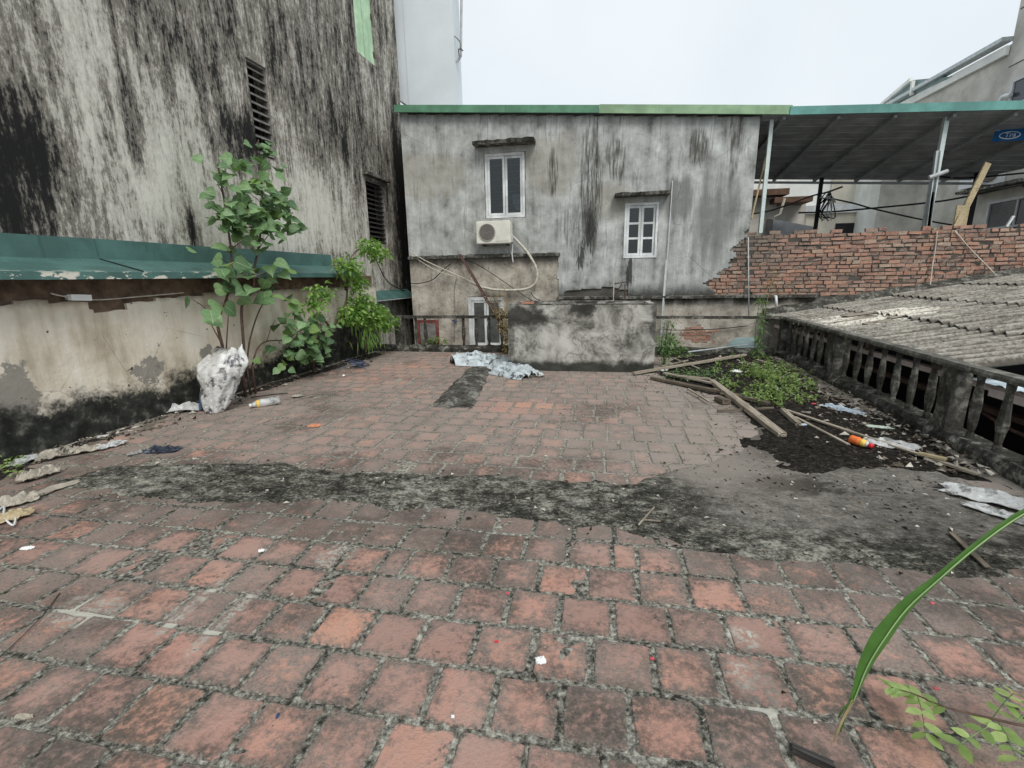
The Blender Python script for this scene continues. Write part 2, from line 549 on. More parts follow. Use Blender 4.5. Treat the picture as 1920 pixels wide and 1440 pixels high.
def tank_mat():
    t = NT('mottled_cement_tank', 0.88, 0.25)
    x, y, z = t.xyz()
    d = t.noise(3.0, detail=9, rough=0.68, dist=0.45)
    c = t.ramp(d, [(0.37, (0.10, 0.097, 0.086)), (0.45, (0.255, 0.248, 0.222)), (0.52, (0.39, 0.38, 0.345)), (0.63, (0.54, 0.53, 0.485))])
    gx = t.mr(x, 0.2, 0.9, 0, 0.2)
    vein = t.mr(t.m('ABSOLUTE', t.m('SUBTRACT', t.noise(2.0, detail=7, dist=0.5, loc=(4, 0, 2)), 0.5)), 0.018, 0.0)
    c = t.mix(t.m('MULTIPLY', vein, 0.55), c, (0.07, 0.065, 0.06))
    n = t.noise(4, detail=6)
    bl = t.mx(t.blob(x, z, -1.2, 0.86, 0.45, 0.22, n, 1.3, 0.5, 1.2), t.m('MULTIPLY', t.blob(x, z, -1.35, 0.55, 0.08, 0.3, n, 1.4), 0.7), t.blob(x, z, -0.2, 0.98, 0.2, 0.14, n, 0.9), t.m('MULTIPLY', t.blob(x, z, 0.88, 0.8, 0.09, 0.3, n, 1.5), 0.7))
    c = t.mix(t.m('MULTIPLY', bl, 0.9), c, (0.025, 0.025, 0.023))
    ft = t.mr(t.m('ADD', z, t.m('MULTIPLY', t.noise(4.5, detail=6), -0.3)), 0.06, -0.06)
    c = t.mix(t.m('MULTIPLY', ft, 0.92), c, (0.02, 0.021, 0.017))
    t.col(c)
    t.bump(t.m('ADD', d, t.m('MULTIPLY', t.noise(22), 0.5)), 0.4, 0.02)
    return t.mat

def mossy_concrete(name, lo=0.02, mid=0.07, hi=0.3, amt=0.60):
    t = NT(name, 0.95, 0.1)
    n1 = t.noise(5, detail=7, rough=0.7)
    n2 = t.noise(19, detail=5, rough=0.7)
    v = t.m('ADD', t.m('MULTIPLY', n1, 0.6), t.m('MULTIPLY', n2, 0.4))
    c = t.ramp(v, [(0.38, (lo, lo, lo * 0.88)), (0.52, (mid, mid * 0.97, mid * 0.85)), (amt, ((mid + hi) * 0.5, (mid + hi) * 0.49, (mid + hi) * 0.43)), (amt + 0.12, (hi, hi * 0.98, hi * 0.88))])
    t.col(c)
    t.bump(v, 0.7, 0.03)
    return t.mat

# ---- floor
def tile_mat():
    t = NT('worn_terracotta_tile', 0.86, 0.25)
    x, y, z = t.xyz()
    r = t.attr('rnd')
    r2 = t.m('FRACT', t.m('MULTIPLY', r, 17.31))
    uv = t.n.new('ShaderNodeUVMap')
    uv.uv_map = 'tile'
    s = t.n.new('ShaderNodeSeparateXYZ')
    t.l.new(uv.outputs[0], s.inputs[0])
    off = t.n.new('ShaderNodeVectorMath')
    off.operation = 'ADD'
    t.l.new(t.pos(), off.inputs[0])
    cmb = t.n.new('ShaderNodeCombineXYZ')
    t.l.new(t.m('MULTIPLY', r, 40), cmb.inputs[2])
    t.l.new(cmb.outputs[0], off.inputs[1])
    n1 = t.noise(9, off.outputs[0], detail=8, rough=0.7)
    n2 = t.noise(34, detail=5, rough=0.7)
    n3 = t.noise(90, detail=3, rough=0.7)
    clay = t.ramp(r, [(0.0, (0.34, 0.205, 0.168)), (0.3, (0.40, 0.235, 0.192)), (0.65, (0.445, 0.25, 0.197)), (0.9, (0.49, 0.26, 0.195)), (1.0, (0.56, 0.28, 0.19))])
    grime = t.ramp(r2, [(0.0, (0.085, 0.07, 0.06)), (0.5, (0.135, 0.107, 0.093)), (1.0, (0.20, 0.155, 0.135))])
    # scuffed raw clay in the middle of a tile, grime towards the rim and in drifts
    au = t.m('ABSOLUTE', s.outputs[0])
    av = t.m('ABSOLUTE', s.outputs[1])
    ed = t.m('MAXIMUM', au, av)
    drift = t.noise(0.8, detail=4, loc=(2, 7, 0))
    g = t.m('ADD', t.m('MULTIPLY', n1, 0.95), t.m('MULTIPLY', t.m('SUBTRACT', n2, 0.5), 1.1))
    g = t.m('ADD', g, t.m('MULTIPLY', t.m('POWER', ed, 2.5), 0.30))
    g = t.m('ADD', g, t.m('MULTIPLY', t.m('SUBTRACT', drift, 0.5), 0.85))
    g = t.m('ADD', g, t.m('MULTIPLY', t.m('SUBTRACT', r2, 0.5), 0.30))
    far = t.mr(y, 2.4, 3.4, 0, 0.05)
    bandg = t.mr(t.m('ABSOLUTE', t.m('SUBTRACT', t.m('ADD', y, t.m('MULTIPLY', drift, 0.5)), 2.85)), 0.8, 0.2, 0, 0.34)
    far = t.m('ADD', far, bandg)
    org = t.blob(x, y, -3.3, 6.6, 1.1, 1.3, drift, 0.6, 0.3, 1.1)
    org = t.mx(org, t.blob(x, y, -0.9, 4.95, 0.75, 0.38, drift, 0.5, 0.4, 1.1), t.blob(x, y, -2.6, 8.3, 1.2, 0.4, drift, 0.5, 0.4, 1.1))
    g = t.m('ADD', t.m('ADD', g, far), t.m('MULTIPLY', org, -0.30))
    gm = t.mr(g, 0.36, 0.78)
    grime = t.mix(t.mr(n3, 0.35, 0.65), t.mix(1.0, grime, (0.66, 0.66, 0.66), 'MULTIPLY'), t.mix(1.0, grime, (1.35, 1.32, 1.28), 'MULTIPLY'))
    grime = t.mix(t.mr(t.noise(17, off.outputs[0], detail=6, rough=0.75, loc=(3, 1, 2)), 0.50, 0.66, 0, 0.7), grime, t.mix(1.0, clay, (0.72, 0.74, 0.76), 'MULTIPLY'))
    c = t.mix(gm, clay, grime)
    # grey lime and cement dust on the far right half
    dust = t.m('MULTIPLY', t.mr(t.m('ADD', x, t.m('MULTIPLY', drift, 1.6)), 0.4, 1.9), t.mr(y, 2.9, 3.5))
    dust = t.mx(t.m('MULTIPLY', dust, 0.97), t.m('MULTIPLY', t.mr(t.noise(1.7, detail=5, loc=(1, 1, 9)), 0.5, 0.68), 0.5))
    dust = t.m('MULTIPLY', dust, t.mr(y, 2.3, 3.2, 0.35, 1.0))
    dust = t.mx(dust, t.blob(x, y, 1.25, 3.7, 0.95, 0.75, drift, 0.6, 0.35, 1.2))
    dust = t.mx(dust, t.m('MULTIPLY', t.mr(y, 2.9, 3.6, 0, 0.42), t.m('SUBTRACT', 1.0, org)))
    c = t.mix(t.m('MULTIPLY', dust, t.mr(n2, 0.3, 0.6, 0.55, 1.0)), c, (0.285, 0.255, 0.225))
    film = t.m('ADD', t.mr(t.noise(2.2, detail=5, rough=0.65, loc=(8, 3, 0)), 0.36, 0.68, 0.05, 0.42), t.mr(y, 2.8, 3.6, 0, 0.18))
    film = t.m('MULTIPLY', film, t.mr(n2, 0.32, 0.62, 0.6, 1.15))
    c = t.mix(film, c, (0.335, 0.285, 0.25))
    smn = t.noise(6.5, detail=6, rough=0.7)
    sm = t.mx(t.blob(x, y, 0.62, 1.72, 0.06, 0.07, smn, 0.8), t.blob(x, y, 0.60, 1.50, 0.08, 0.14, smn, 1.0), t.blob(x, y, -1.80, 1.52, 0.035, 0.22, smn, 0.7), t.blob(x, y, -1.58, 1.47, 0.04, 0.2, smn, 0.8), t.blob(x, y, -2.25, 1.42, 0.16, 0.1, smn, 1.0), t.blob(x, y, -1.35, 2.0, 0.1, 0.12, smn, 1.1))
    sm = t.m('MULTIPLY', sm, t.mr(n2, 0.44, 0.58))
    c = t.mix(t.m('MULTIPLY', sm, 0.7), c, (0.50, 0.48, 0.42))
    big = t.m('MULTIPLY', t.mr(t.m('ADD', t.noise(1.25, detail=8, rough=0.7, loc=(6, 1, 3)), t.mr(y, 2.9, 3.6, 0.0, -0.05)), 0.46, 0.62), t.mr(n2, 0.36, 0.56, 0.35, 1.0))
    c = t.mix(t.m('MULTIPLY', big, 0.78), c, (0.075, 0.064, 0.055))
    # mould flecks
    fl = t.m('MULTIPLY', t.mr(n2, 0.55, 0.68), t.mr(t.noise(4.5, off.outputs[0], detail=4), 0.48, 0.62))
    c = t.mix(t.m('MULTIPLY', fl, 0.75), c, (0.05, 0.045, 0.04))
    pt = t.mr(n3, 0.66, 0.74)
    c = t.mix(t.m('MULTIPLY', pt, 0.55), c, (0.055, 0.048, 0.04))
    wf = t.m('MULTIPLY', t.mr(t.noise(60, off.outputs[0], detail=5, rough=0.8, loc=(7, 2, 1)), 0.62, 0.70), t.mr(t.noise(3.1, detail=3, loc=(4, 4, 4)), 0.45, 0.6))
    c = t.mix(t.m('MULTIPLY', wf, 0.6), c, (0.42, 0.40, 0.345))
    # mortar and lichen lapping over the rim
    rim = t.mr(t.m('ADD', ed, t.m('MULTIPLY', t.m('SUBTRACT', n2, 0.5), 0.62)), 0.86, 1.0)
    rc = t.ramp(t.noise(55, detail=4, rough=0.7), [(0.40, (0.04, 0.04, 0.034)), (0.52, (0.16, 0.155, 0.13)), (0.66, (0.40, 0.385, 0.335))])
    c = t.mix(t.m('MULTIPLY', rim, 0.85), c, rc)
    t.col(c)
    t.bump(t.m('ADD', t.m('MULTIPLY', n2, 0.8), t.m('MULTIPLY', n3, 0.5)), 0.6, 0.015)
    return t.mat

def joint_mat():
    t = NT('mossy_lime_mortar', 0.96, 0.1)
    x, y, z = t.xyz()
    n2 = t.noise(38, detail=6, rough=0.75)
    n1 = t.noise(2.3, detail=5)
    far = t.mr(y, 2.6, 3.6)
    v = t.m('ADD', n2, t.m('MULTIPLY', t.m('SUBTRACT', n1, 0.5), 0.35))
    near_c = t.ramp(v, [(0.39, (0.035, 0.034, 0.028)), (0.47, (0.14, 0.135, 0.115)), (0.55, (0.27, 0.262, 0.225)), (0.65, (0.52, 0.51, 0.44))])
    far_c = t.ramp(v, [(0.36, (0.10, 0.09, 0.076)), (0.48, (0.25, 0.228, 0.195)), (0.64, (0.46, 0.43, 0.37))])
    c = t.mix(far, near_c, far_c)
    c = t.mix(t.m('MULTIPLY', t.mr(t.m('ADD', x, t.m('MULTIPLY', n1, 1.2)), 0.7, 1.7, 0, 0.85), far), c, (0.29, 0.257, 0.222))
    smn = t.noise(6.5, detail=6, rough=0.7)
    sm = t.mx(t.blob(x, y, 0.62, 1.72, 0.06, 0.07, smn, 0.8), t.blob(x, y, 0.60, 1.50, 0.08, 0.14, smn, 1.0), t.blob(x, y, -1.80, 1.52, 0.035, 0.22, smn, 0.7), t.blob(x, y, -1.58, 1.47, 0.04, 0.2, smn, 0.8), t.blob(x, y, -2.25, 1.42, 0.16, 0.1, smn, 1.0))
    c = t.mix(t.m('MULTIPLY', sm, 0.85), c, (0.60, 0.58, 0.51))
    t.col(c)
    t.bump(n2, 0.8, 0.02)
    return t.mat

def screed_mat():
    t = NT('mouldy_cement_screed', 0.95, 0.12)
    x, y, z = t.xyz()
    st = (0.9, 1.25, 1)
    n1 = t.noise(9, detail=8, rough=0.72, stretch=st)
    n2 = t.noise(48, detail=7, rough=0.82, stretch=st)
    ar = t.noise(1.3, detail=4)
    v = t.m('ADD', t.m('MULTIPLY', n1, 0.45), t.m('MULTIPLY', n2, 0.55))
    v = t.m('ADD', v, t.m('MULTIPLY', t.m('SUBTRACT', ar, 0.5), 0.25))
    rough_c = t.ramp(v, [(0.42, (0.022, 0.022, 0.018)), (0.492, (0.072, 0.07, 0.058)), (0.53, (0.17, 0.166, 0.14)), (0.59, (0.38, 0.37, 0.315)), (0.71, (0.54, 0.53, 0.46))])
    sm = t.ramp(v, [(0.38, (0.065, 0.06, 0.052)), (0.47, (0.155, 0.143, 0.125)), (0.55, (0.25, 0.233, 0.206)), (0.66, (0.41, 0.39, 0.35))])
    so_ = t.mx(t.blob(x, y, 1.85, 4.05, 0.65, 0.5, ar, 0.7, 0.5, 1.2), t.blob(x, y, 1.35, 3.25, 0.35, 0.16, n1, 1.0, 0.5, 1.2), t.blob(x, y, 2.6, 2.3, 0.9, 0.5, n1, 1.0, 0.5, 1.2))
    sm = t.mix(t.m('MULTIPLY', so_, t.mr(n2, 0.36, 0.56, 0.55, 1.0)), sm, (0.03, 0.027, 0.022))
    sm = t.mix(t.m('MULTIPLY', t.mr(t.m('ADD', y, t.m('MULTIPLY', ar, 0.8)), 3.25, 3.95), t.mr(x, 1.7, 0.9)), sm, t.mix(n2, (0.22, 0.195, 0.168), (0.40, 0.355, 0.31)))
    f = t.m('MULTIPLY', t.mr(t.m('ADD', x, t.m('MULTIPLY', ar, 1.2)), 0.9, 1.5), t.mr(t.m('ADD', y, t.m('MULTIPLY', n1, 0.35)), 2.62, 2.95))
    t.col(t.mix(f, rough_c, sm))
    t.bump(v, 1.0, 0.03)
    return t.mat

def soil_mat(name='damp_soil', k=1.0):
    t = NT(name, 1.0, 0.05)
    n = t.noise(30, detail=7, rough=0.75)
    t.col(t.ramp(n, [(0.36, (0.008 * k, 0.007 * k, 0.006 * k)), (0.54, (0.032 * k, 0.028 * k, 0.024 * k)), (0.64, (0.09 * k, 0.08 * k, 0.07 * k)), (0.74, (0.26 * k, 0.24 * k, 0.21 * k))]))
    t.bump(n, 1.0, 0.03)
    return t.mat

def brick_mat():
    t = NT('red_clay_brick', 0.92, 0.15)
    r = t.attr('rnd')
    n = t.noise(16, detail=6, rough=0.7)
    n2 = t.noise(55, detail=3)
    x, y, z = t.xyz()
    c = t.ramp(r, [(0.0, (0.17, 0.12, 0.10)), (0.25, (0.28, 0.165, 0.13)), (0.55, (0.40, 0.20, 0.145)), (0.8, (0.47, 0.225, 0.145)), (1.0, (0.46, 0.34, 0.26))])
    lime = t.m('MULTIPLY', t.mr(n, 0.40, 0.62), 0.75)
    c = t.mix(lime, c, (0.36, 0.30, 0.25))
    lft = t.m('MULTIPLY', t.mr(t.m('ADD', x, t.m('MULTIPLY', n, 1.4)), 4.6, 3.6), t.mr(z, 1.3, 1.75))
    c = t.mix(t.m('MULTIPLY', lft, 0.7), c, (0.20, 0.175, 0.15))
    dk = t.mr(n2, 0.55, 0.68)
    c = t.mix(t.m('MULTIPLY', dk, 0.7), c, (0.045, 0.035, 0.03))
    t.col(c)
    t.bump(t.m('ADD', n, t.m('MULTIPLY', n2, 0.5)), 0.6, 0.02)
    return t.mat

def corr_mat():
    t = NT('lichened_fibre_cement', 0.95, 0.12)
    x, y, z = t.xyz()
    r = t.attr('rnd')
    n = t.noise(1.0, stretch=(2.5, 13, 5), detail=8, rough=0.7)
    n2 = t.noise(26, detail=5, rough=0.75)
    v = t.m('ADD', t.m('MULTIPLY', n, 0.55), t.m('MULTIPLY', n2, 0.45))
    c = t.ramp(v, [(0.36, (0.068, 0.062, 0.052)), (0.45, (0.19, 0.176, 0.152)), (0.53, (0.32, 0.30, 0.262)), (0.66, (0.50, 0.475, 0.42))])
    gro = t.mr(t.m('ADD', t.m('COSINE', t.m('MULTIPLY', y, 2 * pi / 0.177)), t.m('MULTIPLY', t.m('SUBTRACT', n2, 0.5), 2.0)), 0.85, -0.35)  # trough dirt and crease shade painted into the colour so the ridges show
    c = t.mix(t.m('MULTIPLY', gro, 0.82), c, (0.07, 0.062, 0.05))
    # rain washed pale sheets
    pale = t.blob(x, y, 4.1, 7.9, 0.75, 0.6, n, 1.6, 0.8, 0.95)
    c = t.mix(t.m('MULTIPLY', pale, t.mr(n2, 0.36, 0.56)), c, (0.70, 0.66, 0.57))
    t.col(c)
    t.bump(v, 0.5, 0.015)
    return t.mat

def painted_metal(name, c, chip=None, rough=0.45):
    t = NT(name, rough, 0.4)
    n = t.noise(3, detail=5)
    n2 = t.noise(40, detail=4)
    c2 = t.mix(t.mr(n, 0.35, 0.7), tuple(k * 0.8 for k in c), tuple(min(1, k * 1.2) for k in c))
    st = t.noise(1.0, stretch=(12, 12, 1.2), detail=4)
    c2 = t.mix(t.mr(st, 0.58, 0.72, 0, 0.45), c2, tuple(k * 0.45 for k in c))
    if chip:
        x, y, z = t.xyz()
        ch = t.m('MULTIPLY', t.mr(t.noise(14, detail=5, stretch=(1, 0.5, 1)), 0.53, 0.57), t.mr(z, 1.585, 1.54))
        ch = t.m('MULTIPLY', ch, t.mr(y, 6.2, 4.6))
        c2 = t.mix(ch, c2, chip)
    t.col(c2)
    t.rough(t.mr(n2, 0.3, 0.7, rough - 0.1, rough + 0.2))
    t.bump(n2, 0.08, 0.01)
    return t.mat

def leaf_mat(name, a, b, c=None, trans=0.25):
    t = NT(name, 0.45, 0.4)
    r = t.attr('rnd') if c is None else t.orand()
    n = t.noise(25, detail=3)
    base = t.mix(r, a, b)
    base = t.mix(t.mr(n, 0.35, 0.7, 0, 0.35), base, tuple(k * 0.6 for k in a))
    if c is not None:
        ob = t.n.new('ShaderNodeTexCoord').outputs['Object']
        sp = t.n.new('ShaderNodeSeparateXYZ')
        t.l.new(ob, sp.inputs[0])
        ax = t.m('ABSOLUTE', sp.outputs[0])
        mid = t.mr(ax, 0.026, 0.008)
        sv = t.mr(t.m('ABSOLUTE', t.m('SUBTRACT', t.m('FRACT', t.m('MULTIPLY', t.m('SUBTRACT', sp.outputs[1], t.m('MULTIPLY', ax, 0.75)), 6.5)), 0.5)), 0.06, 0.0)
        base = t.mix(t.mx(t.m('MULTIPLY', mid, 0.75), t.m('MULTIPLY', sv, 0.4)), base, (0.36, 0.46, 0.27))
        base = t.mix(t.mr(t.m('FRACT', t.m('MULTIPLY', r, 7.7)), 0.8, 0.95, 0, 0.6), base, (0.20, 0.32, 0.07))
    t.col(base)
    tr = t.n.new('ShaderNodeBsdfTranslucent')
    t.put(tr.inputs['Color'], t.mix(1.0, base, (1.3, 1.4, 0.6), 'MULTIPLY'))
    ms = t.n.new('ShaderNodeMixShader')
    ms.inputs[0].default_value = trans
    t.l.new(t.b.outputs[0], ms.inputs[1])
    t.l.new(tr.outputs[0], ms.inputs[2])
    out = [k for k in t.n if k.type == 'OUTPUT_MATERIAL'][0]
    t.l.new(ms.outputs[0], out.inputs[0])
    return t.mat

def wood_mat(name, a, b):
    t = NT(name, 0.88, 0.2)
    tcn = t.n.new('ShaderNodeTexCoord').outputs['Object']
    g = t.noise(1.0, tcn, stretch=(60, 3, 60), detail=5)
    n = t.noise(9, tcn, detail=5)
    c = t.mix(t.mr(g, 0.35, 0.65), a, b)
    c = t.mix(t.mr(n, 0.58, 0.72, 0, 0.75), c, (0.04, 0.035, 0.03))
    t.col(c)
    t.bump(g, 0.4, 0.01)
    return t.mat

def glass_mat():
    t = NT('window_glass', 0.06, 0.5)
    t.col((0.02, 0.025, 0.028))
    tr = t.n.new('ShaderNodeBsdfTransparent')
    tr.inputs[0].default_value = (0.62, 0.68, 0.70, 1)
    gl = t.n.new('ShaderNodeBsdfGlossy')
    gl.inputs['Roughness'].default_value = 0.04
    ly = t.n.new('ShaderNodeFresnel')
    ly.inputs[0].default_value = 1.6
    ms = t.n.new('ShaderNodeMixShader')
    t.l.new(ly.outputs[0], ms.inputs[0])
    t.l.new(tr.outputs[0], ms.inputs[1])
    t.l.new(gl.outputs[0], ms.inputs[2])
    out = [k for k in t.n if k.type == 'OUTPUT_MATERIAL'][0]
    t.l.new(ms.outputs[0], out.inputs[0])
    return t.mat

def wrap_mat(name, c, spots=None):
    t = NT(name, 0.35, 0.5)
    n = t.noise(11, detail=6, rough=0.7)
    cc = t.mix(t.mr(n, 0.35, 0.65), tuple(k * 0.7 for k in c), c)
    if spots:
        cc = t.mix(t.mr(t.noise(6, detail=6, rough=0.75, loc=(3, 3, 3)), 0.53, 0.60), cc, spots)
    t.col(cc)
    t.bump(n, 0.5, 0.02)
    return t.mat

M = {}
M['tall'] = tall_wall_mat()
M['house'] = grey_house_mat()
M['tan'] = tan_render_mat()
M['low'] = low_wall_mat()
M['tank'] = tank_mat()
M['bal'] = mossy_concrete('mossy_baluster_concrete', 0.022, 0.075, 0.30, 0.585)
M['kerb'] = mossy_concrete('mossy_kerb_concrete', 0.02, 0.06, 0.32, 0.575)
M['ledge'] = mossy_concrete('mouldy_ledge_concrete', 0.03, 0.12, 0.42, 0.56)
M['rail'] = mossy_concrete('mossy_rail_concrete', 0.05, 0.15, 0.34, 0.58)
M['ridge'] = mossy_concrete('dark_mortar_ridge', 0.025, 0.09, 0.30, 0.555)
M['tile'] = tile_mat()
M['joint'] = joint_mat()
M['screed'] = screed_mat()
M['soil'] = soil_mat()
M['litter'] = soil_mat('leaf_litter', 1.6)
M['brick'] = brick_mat()
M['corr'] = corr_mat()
M['teal'] = painted_metal('teal_sheet_metal', (0.07, 0.15, 0.135), (0.62, 0.60, 0.52), 0.5)
M['green'] = painted_metal('green_fascia_metal', (0.11, 0.26, 0.16))
M['lime'] = painted_metal('pale_green_fascia_metal', (0.26, 0.40, 0.24))
M['sea'] = painted_metal('sea_green_fascia_metal', (0.12, 0.31, 0.28))
M['under'] = painted_metal('charcoal_roof_sheet', (0.36, 0.38, 0.40), None, 0.6)
M['pvc'] = painted_metal('white_pvc', (0.68, 0.70, 0.70), None, 0.4)
M['ac'] = simple('ivory_ac_casing', (0.70, 0.69, 0.62), 0.5, 0.08, 5, bump=0.0)
M['grille'] = simple('grey_brown_fan_grille', (0.17, 0.155, 0.14), 0.6, 0.25, 60)
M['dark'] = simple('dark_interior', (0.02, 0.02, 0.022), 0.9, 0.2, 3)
M['black'] = simple('black_cable_rubber', (0.015, 0.015, 0.016), 0.5, 0.2, 8, bump=0.0)
M['cream_pipe'] = simple('cream_pipe_wrap', (0.52, 0.49, 0.42), 0.6, 0.2, 14)
M['grey_pipe'] = simple('grey_pvc_pipe', (0.42, 0.44, 0.44), 0.5, 0.15, 9)
M['galv'] = simple('galvanised_steel', (0.50, 0.54, 0.54), 0.45, 0.15, 12, metal=0.35)
M['steel_lt'] = simple('pale_painted_steel', (0.58, 0.66, 0.64), 0.5, 0.1, 7)
M['rust'] = simple('rusty_steel', (0.085, 0.05, 0.042), 0.8, 0.4, 20)
M['shutter'] = painted_metal('mint_green_shutter', (0.50, 0.72, 0.48), None, 0.55)
M['slat'] = simple('charcoal_louvre', (0.045, 0.043, 0.042), 0.7, 0.3, 12)
M['slat_lt'] = simple('grey_louvre', (0.20, 0.19, 0.18), 0.7, 0.3, 12)
M['white_wall'] = simple('pale_blue_white_paint', (0.68, 0.73, 0.76), 0.8, 0.06, 0.8, bump=0.05)
M['cream_wall'] = tan_render_mat('distant_cream_render')
M['grey_wall'] = simple('distant_grey_render', (0.52, 0.50, 0.45), 0.9, 0.22, 1.7)
M['pale_wall'] = simple('distant_pale_render', (0.76, 0.77, 0.73), 0.9, 0.12, 1.5)
M['beige_wall'] = simple('distant_beige_render', (0.60, 0.56, 0.47), 0.9, 0.15, 1.4)
M['brown'] = simple('brown_eave_board', (0.13, 0.075, 0.05), 0.8, 0.3, 5)
M['glass'] = glass_mat()
M['navy_glass'] = simple('dark_window_pane', (0.03, 0.038, 0.05), 0.15, 0.3, 2, bump=0.0, spec=0.6)
M['blue_sign'] = simple('blue_sign_face', (0.012, 0.11, 0.30), 0.4, 0.1, 3, bump=0.0)
M['white'] = simple('white_plastic', (0.74, 0.76, 0.76), 0.5, 0.1, 20, bump=0.1)
M['sack'] = wrap_mat('white_woven_sack', (0.70, 0.70, 0.68), (0.10, 0.10, 0.11))
M['sackblue'] = wrap_mat('blue_sack_panel', (0.10, 0.17, 0.28))
M['tarp'] = wrap_mat('pale_blue_tarp', (0.60, 0.67, 0.70), (0.055, 0.06, 0.065))
M['film'] = wrap_mat('clear_grey_film', (0.55, 0.56, 0.55), (0.20, 0.20, 0.19))
M['bluefilm'] = wrap_mat('pale_blue_film', (0.50, 0.58, 0.66), (0.16, 0.2, 0.25))
M['navy'] = wrap_mat('navy_cloth', (0.022, 0.03, 0.05), (0.06, 0.10, 0.16))
M['scrap'] = wrap_mat('buff_plaster_scrap', (0.42, 0.38, 0.31), (0.10, 0.09, 0.07))
M['paper'] = simple('white_paper', (0.78, 0.79, 0.78), 0.8, 0.06, 30)
M['red'] = simple('red_plastic', (0.62, 0.03, 0.035), 0.4, 0.1, 10, bump=0)
M['orange'] = simple('orange_label', (0.72, 0.17, 0.04), 0.4, 0.15, 14, bump=0)
M['yellow'] = simple('yellow_label', (0.75, 0.50, 0.10), 0.4, 0.2, 14, bump=0)
M['blue'] = simple('blue_plastic_wire', (0.05, 0.08, 0.16), 0.5, 0.3, 10, bump=0)
M['pink'] = simple('pink_red_scrap', (0.60, 0.10, 0.13), 0.6, 0.2, 10, bump=0)
M['mintpaper'] = simple('pale_green_card', (0.50, 0.58, 0.48), 0.7, 0.1, 10)
M['wood'] = wood_mat('weathered_timber', (0.20, 0.17, 0.13), (0.42, 0.37, 0.30))
M['wood_d'] = wood_mat('dark_wet_timber', (0.07, 0.058, 0.045), (0.20, 0.165, 0.125))
M['wood_y'] = wood_mat('tan_timber', (0.33, 0.265, 0.16), (0.50, 0.42, 0.27))
M['char'] = wood_mat('charred_timber', (0.02, 0.02, 0.02), (0.09, 0.085, 0.08))
M['bark'] = simple('reddish_brown_bark', (0.10, 0.062, 0.045), 0.8, 0.35, 25)
M['dry'] = simple('dry_straw_stem', (0.30, 0.23, 0.13), 0.9, 0.3, 20)
M['dryleaf'] = leaf_mat('withered_leaf', (0.17, 0.115, 0.05), (0.34, 0.27, 0.14), None, 0.2)
M['ficus'] = leaf_mat('ficus_leaf', (0.07, 0.15, 0.06), (0.24, 0.39, 0.18), 1, 0.22)
M['shrub'] = leaf_mat('light_green_leaf', (0.11, 0.24, 0.05), (0.34, 0.52, 0.14), None, 0.35)
M['weed'] = leaf_mat('weed_leaf', (0.15, 0.26, 0.06), (0.44, 0.56, 0.22), None, 0.35)
M['weed_d'] = leaf_mat('dark_weed_leaf', (0.08, 0.17, 0.06), (0.26, 0.38, 0.16), None, 0.3)
M['blade'] = leaf_mat('grass_blade', (0.05, 0.145, 0.022), (0.10, 0.22, 0.05), None, 0.3)
M['chip'] = simple('pale_mortar_crumb', (0.46, 0.43, 0.37), 0.95, 0.3, 20)
M['ground'] = simple('alley_ground', (0.08, 0.075, 0.065), 0.95, 0.4, 2)
M['pinkbeam'] = simple('pink_white_beam', (0.62, 0.52, 0.50), 0.6, 0.15, 6)
M['bluesheet'] = painted_metal('pale_blue_roof_sheet', (0.50, 0.58, 0.64))
M['alu'] = simple('aluminium_frame', (0.55, 0.56, 0.56), 0.45, 0.08, 6, bump=0)
M['redpaint'] = simple('faded_red_paint', (0.19, 0.06, 0.05), 0.7, 0.4, 9)
M['orange_clay'] = simple('raw_orange_clay', (0.52, 0.23, 0.13), 0.9, 0.2, 12)
M['slat_teal'] = simple('grey_teal_sheet', (0.22, 0.30, 0.30), 0.6, 0.15, 3)
M['wallcore'] = simple('raw_brown_masonry', (0.15, 0.105, 0.075), 0.95, 0.45, 7, bump=0.6)
M['adapter'] = simple('bright_white_plastic', (0.85, 0.86, 0.86), 0.4, 0.03, 8, bump=0)
M['grey_glass'] = simple('opaque_grey_glass', (0.085, 0.09, 0.088), 0.25, 0.35, 5, bump=0.0, spec=0.5)  # grey reflection put into the pane colour, glass left opaque
M['midrib'] = simple('pale_green_midrib', (0.30, 0.42, 0.20), 0.6, 0.1, 9, bump=0)

# ================================================================== SETTING
gm = MB()
gm.add([(-150, -100, -4.0), (150, -100, -4.0), (150, 250, -4.0), (-150, 250, -4.0)], [(0, 1, 2, 3)])
tag(gm.build('ground', M['ground']), kind='structure')

# ---- terrace slab (the storey below it carries it)
TY0, TY1 = -1.4, 8.97
m = MB()
bl = [(onl(L0, TY0) - 0.02, TY0), (onl(B0, TY0) + 0.3, TY0), (onl(B0, TY1) + 0.3, TY1), (onl(L0, TY1) - 0.02, TY1)]
n = len(bl)
m.add([(x, y, -4.0) for x, y in bl] + [(x, y, -0.011) for x, y in bl], [(3, 2, 1, 0), (4, 5, 6, 7)] + [(i, (i + 1) % n, n + (i + 1) % n, n + i) for i in range(n)])
terrace = tag(m.build('terrace_floor', M['tan']), 'rooftop terrace floor of worn square terracotta tiles', None, None, 'structure')

